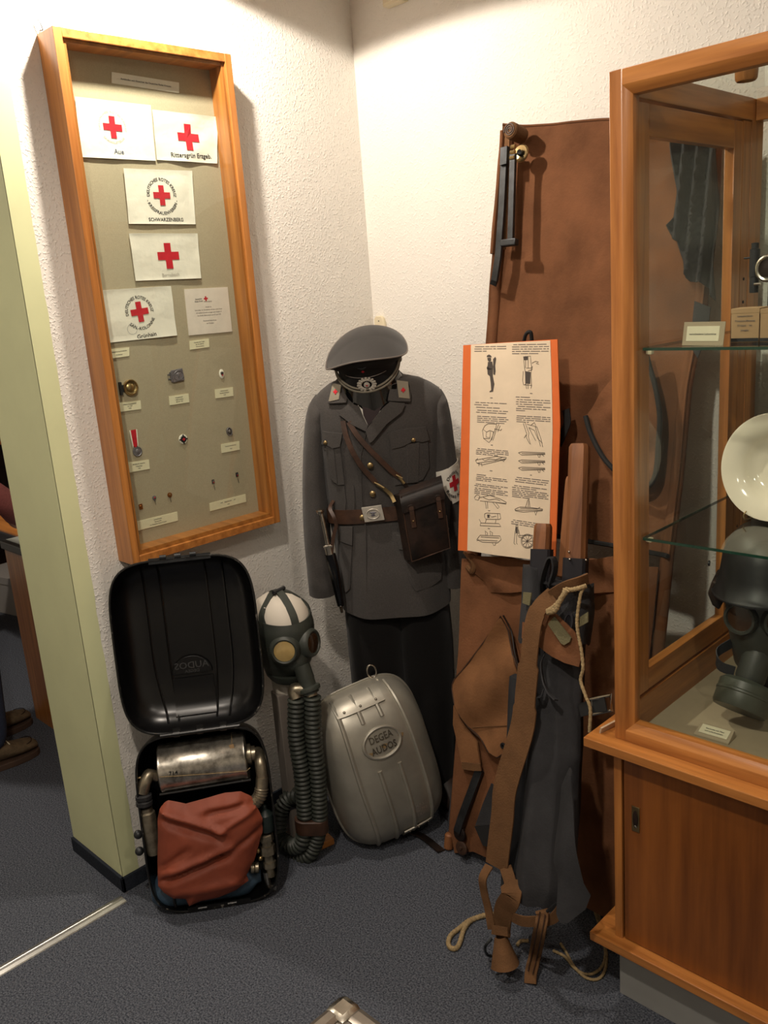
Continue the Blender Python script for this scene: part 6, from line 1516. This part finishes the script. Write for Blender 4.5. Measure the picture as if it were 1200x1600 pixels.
# brown wrap over the poles
bw = [ZG(*q) for q in [(215, 560), (340, 560), (480, 700), (500, 760), (515, 880), (500, 950), (400, 920), (300, 870), (230, 820), (180, 780)]]
P2 = [(p.x, p.z) for p in (gp(*q, -0.055) for q in bw)]
MB().patch(P2, lambda x, z: Vector((x, -0.062 + 0.006 * mnoise.noise((x * 20, z * 20, 2)), z)), 0.004, 0.02).build('brown_wrap', M_CANV, gs, smooth=70)
bw = [ZG(*q) for q in [(80, 620), (130, 640), (140, 720), (75, 740)]]
P3 = [(p.x, p.z) for p in (gp(*q, -0.05) for q in bw)]
MB().patch(P3, lambda x, z: Vector((x, -0.052, z)), 0.004, 0.02).build('brown_wrap', M_CANV, gs, smooth=70)
M_OLWEB = mat('olive_webbing', (104, 98, 70), 0.9, bump=0.4, bscale=300)
for q in ([(95, 400), (155, 405), (140, 500), (88, 480)], [(275, 635), (320, 580), (445, 735), (435, 765), (395, 790), (370, 775)], [(485, 600), (570, 545), (570, 620), (500, 660)]):
    P4 = [(p.x, p.z) for p in (zg(*a, -0.065) for a in q)]
    MB().patch(P4, lambda x, z: Vector((x, -0.072, z)), 0.004, 0.03).build('webbing_patch', M_OLWEB, gs)
MB().lathe([(0.010, 0), (0.010, 0.003), (0.015, 0.003), (0.016, 0.0)], 18, Matrix.Translation(zg(418, 620, -0.058)) @ RY, sx=0.8, sy=1.6).build('dark_slot', M_INK, gs)
# broad tan strap, looped at its foot
sd = (1, 0, 0)
def strapline(pts, w, m=M_CANT, nm='tan_strap', side=(1, 0.0, 0), n=8, th=0.004):
    return MB().ribbon(catmull(pts, n), w, th, side).build(nm, m, gs, smooth=60)
strapline([zg(560, 300, -0.05), zg(480, 335, -0.07), zg(380, 375, -0.08), zg(290, 430, -0.085)], 0.030, side=(0.3, -0.3, 1))
strapline([zg(300, 420, -0.085), zg(215, 500, -0.09), zg(165, 600, -0.09), zg(140, 750, -0.09), zg(120, 950, -0.085), zg(100, 1150, -0.08), zg(75, 1400, -0.075), gp(*ZH(430, 300), -0.07), gp(*ZH(410, 500), -0.06), gp(*ZH(385, 700), -0.05), gp(*ZH(375, 800), -0.045)], [0.040] * 12 + [0.045] * 20 + [0.056] * 12 + [0.064] * 60)
strapline([gp(*ZH(330, 790), -0.05), gp(*ZH(290, 870), -0.07), gp(*ZH(300, 960), -0.06), gp(*ZH(325, 1060), -0.05), gp(*ZH(345, 1180), -0.05)], 0.022)
strapline([gp(*ZH(430, 800), -0.045), gp(*ZH(460, 900), -0.06), gp(*ZH(465, 980), -0.075), gp(*ZH(420, 1060), -0.06), gp(*ZH(405, 1160), -0.045), gp(*ZH(400, 1220), -0.05)], [0.03] * 8 + [0.05] * 40)
e1 = [gp(*ZH(380, 1165), -0.05), gp(*ZH(385, 1230), -0.055)]
strapline([gp(*ZH(395, 1160), -0.06), gp(*ZH(398, 1215), -0.062)], 0.045, nm='strap_loop')
def fl_(x, y, z): return GR.I @ on_floor(*ZH(x, y), z)
ka, kb = gp(*ZH(398, 1215), -0.055), fl_(425, 1385, 0.038)
kt = (kb - ka).normalized(); kx = kt.orthogonal().normalized(); ky = kt.cross(kx)
def curl(u, v):
    a = math.radians(40 + 300 * u); r = (0.016 + 0.022 * v) * (1 + 0.25 * u)
    return ka + (kb - ka) * v + kx * r * math.cos(a) * 0.8 + ky * r * math.sin(a)
MB().grid(curl, 24, 8, 0.003).build('curled_strap_end', M_CANT, gs, smooth=70)
MB().tube(catmull([gp(*ZH(345, 1235), -0.06), gp(*ZH(305, 1285), -0.07), fl_(320, 1335, 0.02), fl_(370, 1330, 0.02), gp(*ZH(385, 1260), -0.06)], 6, False), 0.0035, 8).build('wire_buckle', M_DMETAL, gs)
# striped webbing tail
strapline([gp(*ZH(650, 1060), -0.08), gp(*ZH(655, 1100), -0.085), gp(*ZH(635, 1200), -0.085), fl_(610, 1330, 0.05), fl_(585, 1440, 0.02), fl_(580, 1510, 0.004)], 0.030, nm='webbing_tail')
for dx in (-0.007, 0.007):
    MB().tube(catmull([gp(*ZH(655, 1080), -0.088) + Vector((dx, 0, 0)), gp(*ZH(635, 1200), -0.0885) + Vector((dx, 0, 0)), fl_(610, 1330, 0.053) + Vector((dx, -0.002, 0)), fl_(585, 1440, 0.024) + Vector((dx, -0.003, 0))], 6), 0.0016, 5).build('webbing_stripe', M_LEATH, gs)
strapline([gp(*ZH(450, 1090), -0.05), gp(*ZH(520, 1125), -0.07), gp(*ZH(600, 1130), -0.075), gp(*ZH(720, 1110), -0.07), gp(*ZH(800, 1000), -0.06)], 0.024, side=(0, -0.2, 1), nm='cross_strap')
MB().tube(catmull([gp(*ZH(680, 1070), -0.085), gp(*ZH(740, 1020), -0.08), gp(*ZH(800, 1000), -0.08)], 5), 0.003, 6).build('wire_hook', M_DMETAL, gs)
# ropes
def rope(pts, r, nm='rope', n=10):
    q = catmull(pts, n); L = len(q)
    return MB().tube(q, [r * (1 + 0.12 * math.sin(i * 2.2)) for i in range(L)], 8).build(nm, M_ROPE, gs, smooth=80)
rope([zg(545, 355, -0.075), zg(500, 370, -0.085), zg(430, 385, -0.09), zg(395, 380, -0.09)], 0.0055)
for k in range(3):
    rope([zg(395 + 8 * k, 375 + 5 * k, -0.092 - 0.004 * k), zg(370 - 6 * k, 440 + 6 * k, -0.096), zg(310 + 4 * k, 510 + 12 * k, -0.096), zg(262, 540 + 6 * k, -0.09)], 0.006)
rope([zg(545, 355, -0.075), zg(510, 400, -0.08), zg(490, 500, -0.08), zg(478, 610, -0.08), zg(485, 700, -0.078), zg(510, 830, -0.075), zg(522, 960, -0.075), zg(505, 1050, -0.07), zg(540, 1160, -0.07), zg(575, 1260, -0.07), zg(570, 1430, -0.065)], 0.0038)
rope([zg(135, 545, -0.06), zg(160, 560, -0.07), zg(185, 575, -0.08)], 0.005)
rope([zg(100, 760, -0.05), zg(90, 900, -0.06), zg(60, 1100, -0.06), zg(30, 1200, -0.06), zg(10, 1330, -0.055)], 0.0028)
def fr_(pts, z=0.006): return [fl_(x, y, z) for x, y in pts]
rope(fr_([(380, 1085), (300, 1095), (220, 1125), (175, 1180), (150, 1260), (125, 1295), (92, 1290), (80, 1255), (100, 1210), (150, 1170), (200, 1130), (260, 1105), (330, 1085)]), 0.0062)
rope(fr_([(500, 1275), (515, 1255), (540, 1248), (570, 1250)]), 0.0045)
rope(fr_([(720, 1308), (790, 1345), (850, 1415), (910, 1450), (970, 1445), (1020, 1400), (1038, 1330), (1025, 1250), (990, 1120), (960, 1030)], 0.005), 0.0036)
rope(fr_([(765, 1265), (800, 1320), (840, 1395), (900, 1460), (960, 1485), (1010, 1470), (1040, 1410), (1045, 1330), (1030, 1260), (1000, 1100), (985, 1030)], 0.005), 0.0036)
# white metal buckle at the right of the bundle
bu = MB()
c = [zg(580, 1190, -0.02), zg(725, 1160, -0.02), zg(735, 1270, -0.02), zg(600, 1300, -0.02)]
bu.tube(c, 0.005, 8, True); bu.tube([(c[0] + c[1]) / 2, (c[2] + c[3]) / 2], 0.004, 8)
bu.build('frame_buckle', M_STEEL, gs)
MB().ribbon([zg(500, 1270, -0.01), zg(600, 1240, -0.02), zg(690, 1225, -0.025)], 0.03, 0.004, (0, 0, 1)).build('buckle_strap', M_EDGE, gs)
# ------------------------------------------------------------------ aluminium case at the visitor's feet
ZA = 0.30
k0, k1, k2 = on_floor(537, 1550, ZA), on_floor(476, 1600, ZA), on_floor(614, 1600, ZA)
d1 = (k1 - k0).normalized(); an = math.atan2(d1.y, d1.x)
AC = Matrix.Translation((k0.x, k0.y, 0)) @ Matrix.Rotation(an, 4, 'Z')
s_ = 1 if (d1.x * (k2 - k0).y - d1.y * (k2 - k0).x) > 0 else -1
ac = thing('aluminium_flight_case', 'grey equipment case with aluminium edges and chrome corner at the picture bottom', 'case', AC)
LX, LY = 0.46, 0.34
def ab(lo, hi): return (lo[0], min(lo[1] * s_, hi[1] * s_), lo[2]), (hi[0], max(lo[1] * s_, hi[1] * s_), hi[2])
def abox(nm, lo, hi, m, bev=0.002): 
    a, b = ab(lo, hi); return MB().box(a, b).build(nm, m, ac, bev=bev)
M_PANEL = mat('grey_case_panel', (120, 112, 104), 0.5, var=0.06, vscale=30)
abox('body', (0.004, 0.004, 0.012), (LX - 0.004, LY - 0.004, ZA - 0.006), M_PANEL)
M_EXT = mat('satin_case_edge', (150, 142, 132), 0.32, 0.8, var=0.08, vscale=20)
for nm, lo, hi in (('edge_profile', (0.0, 0.0, ZA - 0.042), (LX, 0.042, ZA)), ('edge_profile', (0.0, 0.042, ZA - 0.042), (0.042, LY - 0.042, ZA)), ('edge_profile', (0.0, LY - 0.042, ZA - 0.042), (LX, LY, ZA)), ('edge_profile', (LX - 0.042, 0.042, ZA - 0.042), (LX, LY - 0.042, ZA)),
                   ('edge_profile', (0.0, 0.0, 0.0), (0.042, 0.042, ZA - 0.042)), ('edge_profile', (LX - 0.042, 0.0, 0.0), (LX, 0.042, ZA - 0.042)), ('edge_profile', (0.0, LY - 0.042, 0), (0.042, LY, ZA - 0.042)), ('edge_profile', (LX - 0.042, LY - 0.042, 0), (LX, LY, ZA - 0.042))):
    abox(nm, lo, hi, M_EXT, 0.013)
abox('lid_panel', (0.05, 0.05, ZA - 0.006), (LX - 0.05, LY - 0.05, ZA - 0.001), M_PANEL)
for cx in (0, 1):
    for cy in (0, 1):
        x0 = -0.002 if cx == 0 else LX - 0.056; y0 = -0.002 if cy == 0 else LY - 0.056
        abox('chrome_corner', (x0, y0, ZA - 0.05), (x0 + 0.058, y0 + 0.058, ZA + 0.0025), M_STEEL, 0.015)
MB().tube(catmull([(LX / 2 - 0.06, s_ * (LY + 0.002), ZA - 0.09), (LX / 2 - 0.05, s_ * (LY + 0.03), ZA - 0.09), (LX / 2 + 0.05, s_ * (LY + 0.03), ZA - 0.09), (LX / 2 + 0.06, s_ * (LY + 0.002), ZA - 0.09)], 5), 0.009, 8).build('handle', M_INK, ac)

# ------------------------------------------------------------------ next room
dk = thing('side_desk', 'brown wooden desk end with dark top seen past the green door jamb', 'desk', Matrix.Translation((-3.414, 1.246, 0)))
MB().box((0, 0, 0), (0.8, 0.02, 0.735)).build('end_panel', M_WZ, dk, bev=0.002)
MB().box((0.0, 0.02, 0), (0.02, 0.7, 0.735)).build('side_panel', M_VEN, dk)
MB().box((-0.008, -0.010, 0.735), (0.81, 0.72, 0.768)).build('desk_top', mat('dark_desk_edge', (52, 54, 52), 0.4), dk, bev=0.004)
MB().box((0.004, 0.012, 0.768), (0.8, 0.7, 0.7695)).build('desk_cover', mat('pale_grey_laminate', (170, 176, 168), 0.3), dk, smooth=0)
tb = thing('dark_table', 'wooden table with black edge behind the door jamb', 'table', Matrix.Translation((-4.5, 1.33, 0)))
MB().box((0, 0, 0.70), (1.03, 0.52, 0.745)).build('black_edge', M_INK, tb, bev=0.003)
MB().box((0.01, 0.01, 0.745), (1.02, 0.51, 0.752)).build('table_top', M_WX, tb)
for x in (0.03, 0.95):
    for y in (0.03, 0.44): MB().box((x, y, 0), (x + 0.05, y + 0.05, 0.70)).build('leg', M_INK, tb)
MB().box((0.1, 0.45, 0.05), (0.95, 0.47, 0.70)).build('modesty_panel', M_RUBD, tb)
bx_ = thing('floor_box', 'pale grey box standing on the carpet of the next room', 'box', Matrix.Translation((-4.80, 1.72, 0)) @ Matrix.Rotation(0.2, 4, 'Z'))
MB().box((-0.25, 0, 0), (0.25, 0.3, 0.22)).build('carton', mat('pale_grey_board', (150, 146, 142), 0.7), bx_, bev=0.004)
MB().box((-0.255, -0.005, 0.18), (0.255, 0.305, 0.225)).build('lid', MT['pale_grey_board'], bx_, bev=0.003)
sf = thing('dark_chair', 'black office chair behind the table in the next room', 'chair', Matrix.Translation((-4.35, 2.2, 0)))
MB().box((-0.25, -0.25, 0.42), (0.25, 0.25, 0.5)).build('seat', M_INK, sf, bev=0.02)
MB().box((-0.25, 0.18, 0.5), (0.25, 0.26, 1.15)).build('backrest', M_INK, sf, bev=0.02)
MB().lathe([(0.03, 0.06), (0.03, 0.42)], 12).build('column', M_DMETAL, sf)
m = MB()
for i in range(5): m.tube([(0, 0, 0.07), (0.28 * math.cos(i * 1.257), 0.28 * math.sin(i * 1.257), 0.03)], 0.02, 8)
m.build('star_base', M_INK, sf)
sv = thing('wall_shelf', 'brown wooden shelf unit against the far wall of the next room', 'shelf', Matrix.Translation((-5.48, 1.2, 0)))
MB().box((0, 0, 0.0), (0.3, 0.02, 1.9)).box((0, 1.1, 0), (0.3, 1.12, 1.9)).build('side_board', M_VEN, sv)
for z in (0.1, 0.5, 0.9, 1.3, 1.7, 1.88): MB().box((0, 0.02, z), (0.3, 1.1, z + 0.02)).build('shelf_board', M_VEN, sv)
MB().box((0, 0.02, 0.0), (0.01, 1.1, 1.9)).build('back_board', M_LEATHD, sv)

# ------------------------------------------------------------------ visitor in the next room (mostly out of the picture)
PX, PY = -3.265, 0.955
pe = thing('person', 'person in blue jeans and brown lace-up shoes standing in the next room', 'person', Matrix.Translation((PX, PY, 0)))
def skin(nm, V, E, Rr, m, root=0, sub=2):
    me = bpy.data.meshes.new(nm); me.from_pydata(V, E, [])
    o = bpy.data.objects.new(nm, me); COL.objects.link(o); o.parent = pe
    me.materials.append(m)
    o.modifiers.new('skin', 'SKIN').use_smooth_shade = True
    sv_ = me.skin_vertices[0].data
    for i, r in enumerate(Rr): sv_[i].radius = (r, r) if not isinstance(r, tuple) else r; sv_[i].use_root = (i == root)
    mo = o.modifiers.new('sub', 'SUBSURF'); mo.levels = sub; mo.render_levels = sub
    return o
M_SKIN = mat('skin', (196, 140, 116), 0.55, var=0.05, vscale=30)
M_JEAN = mat('blue_denim', (40, 50, 72), 0.9, var=0.2, vscale=200)
M_SHIRT = mat('faded_red_shirt', (150, 84, 82), 0.9, var=0.15, vscale=120)
hx, hy, hz = -0.19, 0.43, 0.785             # the hand on the table
V = [(0, 0, 0.95), (0, 0.0, 1.12), (0, 0.01, 1.32), (0, 0.02, 1.46), (0, 0.04, 1.54), (0, 0.05, 1.66), (0, 0.04, 1.72),
     (0.18, 0.02, 1.40), (0.23, 0.05, 1.12), (0.10, 0.24, 0.96), (hx + 0.10, hy - 0.10, 0.84), (hx + 0.03, hy - 0.02, 0.80),
     (-0.18, 0.02, 1.40), (-0.24, 0.0, 1.12), (-0.23, 0.14, 0.92), (-0.22, 0.17, 0.86),
     (0.10, 0, 0.88), (0.12, 0.03, 0.50), (0.135, 0.0, 0.10), (-0.10, 0, 0.88), (-0.12, 0.06, 0.50), (-0.135, 0.08, 0.10)]
E_ = [(0, 1), (1, 2), (2, 3), (3, 4), (4, 5), (5, 6), (2, 7), (7, 8), (8, 9), (9, 10), (10, 11), (2, 12), (12, 13), (13, 14), (14, 15), (0, 16), (16, 17), (17, 18), (0, 19), (19, 20), (20, 21)]
skin('body', V, E_, [0.085, 0.09, 0.11, 0.05, 0.048, 0.05, 0.03, 0.05, 0.036, 0.034, 0.026, 0.028, 0.05, 0.036, 0.028, 0.026, 0.055, 0.045, 0.035, 0.055, 0.045, 0.035], M_SKIN)
Vs = [(0, 0, 0.80), V[1], V[2], (0, 0.015, 1.43), V[7], V[8], V[9], (hx + 0.08, hy - 0.08, 0.85), V[12], V[13], V[14]]
skin('shirt', Vs, [(0, 1), (1, 2), (2, 3), (2, 4), (4, 5), (5, 6), (6, 7), (2, 8), (8, 9), (9, 10)], [0.165, 0.15, 0.16, 0.075, 0.075, 0.056, 0.05, 0.045, 0.075, 0.056, 0.045], M_SHIRT)
skin('jeans', [(0, 0, 0.90), (0.09, 0, 0.80), V[17], (0.135, 0.0, 0.06), (-0.09, 0, 0.80), V[20], (-0.135, 0.08, 0.06), (0, 0, 1.0)], [(0, 7), (0, 1), (1, 2), (2, 3), (0, 4), (4, 5), (5, 6)], [0.13, 0.10, 0.078, 0.075, 0.10, 0.078, 0.075, 0.12], M_JEAN)
# hand: palm and five fingers resting on the table
skin('hand', [(hx + 0.03, hy - 0.02, 0.80), (hx + 0.005, hy + 0.02, 0.79), (hx - 0.01, hy + 0.05, 0.785), (hx + 0.035, hy + 0.04, 0.785), (hx + 0.05, hy + 0.065, 0.775)], [(0, 1), (1, 2), (1, 3), (3, 4)], [(0.024, 0.018), (0.036, 0.015), (0.034, 0.013), 0.011, 0.009], M_SKIN)
for i in range(4):
    bx0 = hx - 0.04 + 0.02 * i; l = (0.055, 0.066, 0.072, 0.064)[i]
    skin('finger', [(bx0, hy + 0.05, 0.785), (bx0 - 0.003, hy + 0.05 + l * 0.5, 0.788), (bx0 - 0.004, hy + 0.05 + l * 0.8, 0.778), (bx0 - 0.004, hy + 0.05 + l, 0.766)], [(0, 1), (1, 2), (2, 3)], [0.009, 0.0085, 0.008, 0.007], M_SKIN)
MB().sphere((0, 0.05, 1.645), 0.105, sc=(0.78, 0.92, 1.12)).build('head_shape', M_SKIN, pe, smooth=80)
m = MB().sphere((0, 0.035, 1.69), 0.102, sc=(0.86, 0.98, 0.82)); m.build('hair', mat('grey_brown_hair', (92, 80, 68), 0.8, var=0.2, vscale=60), pe, smooth=80)
m = MB().sphere((0, 0.15, 1.63), 0.014, sc=(0.8, 1.2, 1.4)); m.build('nose', M_SKIN, pe)
for sx in (-1, 1):
    MB().sphere((0.034 * sx, 0.125, 1.655), 0.011).build('eye', M_WHITEC, pe); MB().sphere((0.088 * sx, 0.04, 1.65), 0.024, sc=(0.4, 0.8, 1.3)).build('ear', M_SKIN, pe)
MB().sphere((0, 0.128, 1.595), 0.02, sc=(1.2, 0.5, 0.35)).build('mouth', M_RED, pe)
M_SUEDE = mat('brown_suede', (96, 80, 58), 0.9, var=0.2, vscale=60, bump=0.2, bscale=200)
def shoe(x, y, rot, label):
    t = thing('lace_up_shoe', label, 'shoe', Matrix.Translation((x, y, 0)) @ Matrix.Rotation(rot, 4, 'Z'), 'brown lace-up shoes of the visitor')
    R2 = []
    for s, w, h0, h1 in ((0.0, 0.022, 0.02, 0.05), (-0.012, 0.034, 0.02, 0.062), (-0.04, 0.044, 0.02, 0.068), (-0.08, 0.048, 0.02, 0.074), (-0.12, 0.045, 0.02, 0.094), (-0.16, 0.041, 0.02, 0.115), (-0.20, 0.038, 0.02, 0.122), (-0.25, 0.036, 0.02, 0.118), (-0.285, 0.026, 0.02, 0.10)):
        R2.append([(w * math.cos(a), s, h0 + (h1 - h0) * (0.5 + 0.5 * math.sin(a)) ** 0.7) for a in [2 * pi * j / 20 for j in range(20)]])
    MB().loft(R2).build('upper', M_SUEDE, t, smooth=70)
    out = [(0.02, 0.004), (0.036, -0.012), (0.048, -0.045), (0.051, -0.09), (0.045, -0.15), (0.041, -0.22), (0.036, -0.28), (0.02, -0.295)]
    P = out + [(-a, b) for a, b in out[::-1]]; n = len(P)
    MB().add([(a, b, 0) for a, b in P] + [(a, b, 0.024) for a, b in P], [tuple(range(n)), tuple(range(n, 2 * n))[::-1]] + [(i, n + i, n + (i + 1) % n, (i + 1) % n) for i in range(n)]).build('sole', mat('brown_sole', (70, 52, 40), 0.7) if 'brown_sole' not in MT else MT['brown_sole'], t, bev=0.003)
    MB().tube([(0.034 * math.cos(a), -0.045 + 0.03 * math.sin(a), 0.062 + 0.004 * math.sin(a)) for a in [pi * i / 12 for i in range(13)]], 0.0016, 5).build('toe_seam', M_LEATHD, t)
    for i, yy in enumerate((-0.10, -0.118, -0.136, -0.154)):
        MB().tube(catmull([(-0.024, yy, 0.082 + 0.010 * i), (0, yy - 0.004, 0.089 + 0.010 * i), (0.024, yy, 0.082 + 0.010 * i)], 4), 0.002, 6).build('lace', M_CARD, t)
    MB().tube(catmull([(0, -0.155, 0.118), (0.02, -0.13, 0.125), (0.03, -0.115, 0.112), (0.02, -0.125, 0.106)], 4), 0.002, 6).build('lace_bow', M_CARD, t)
shoe(PX + 0.135, 1.125, -0.05, 'brown suede shoe nearer the green door jamb'); shoe(PX - 0.135, 1.215, 0.05, 'brown suede shoe nearer the wooden desk')
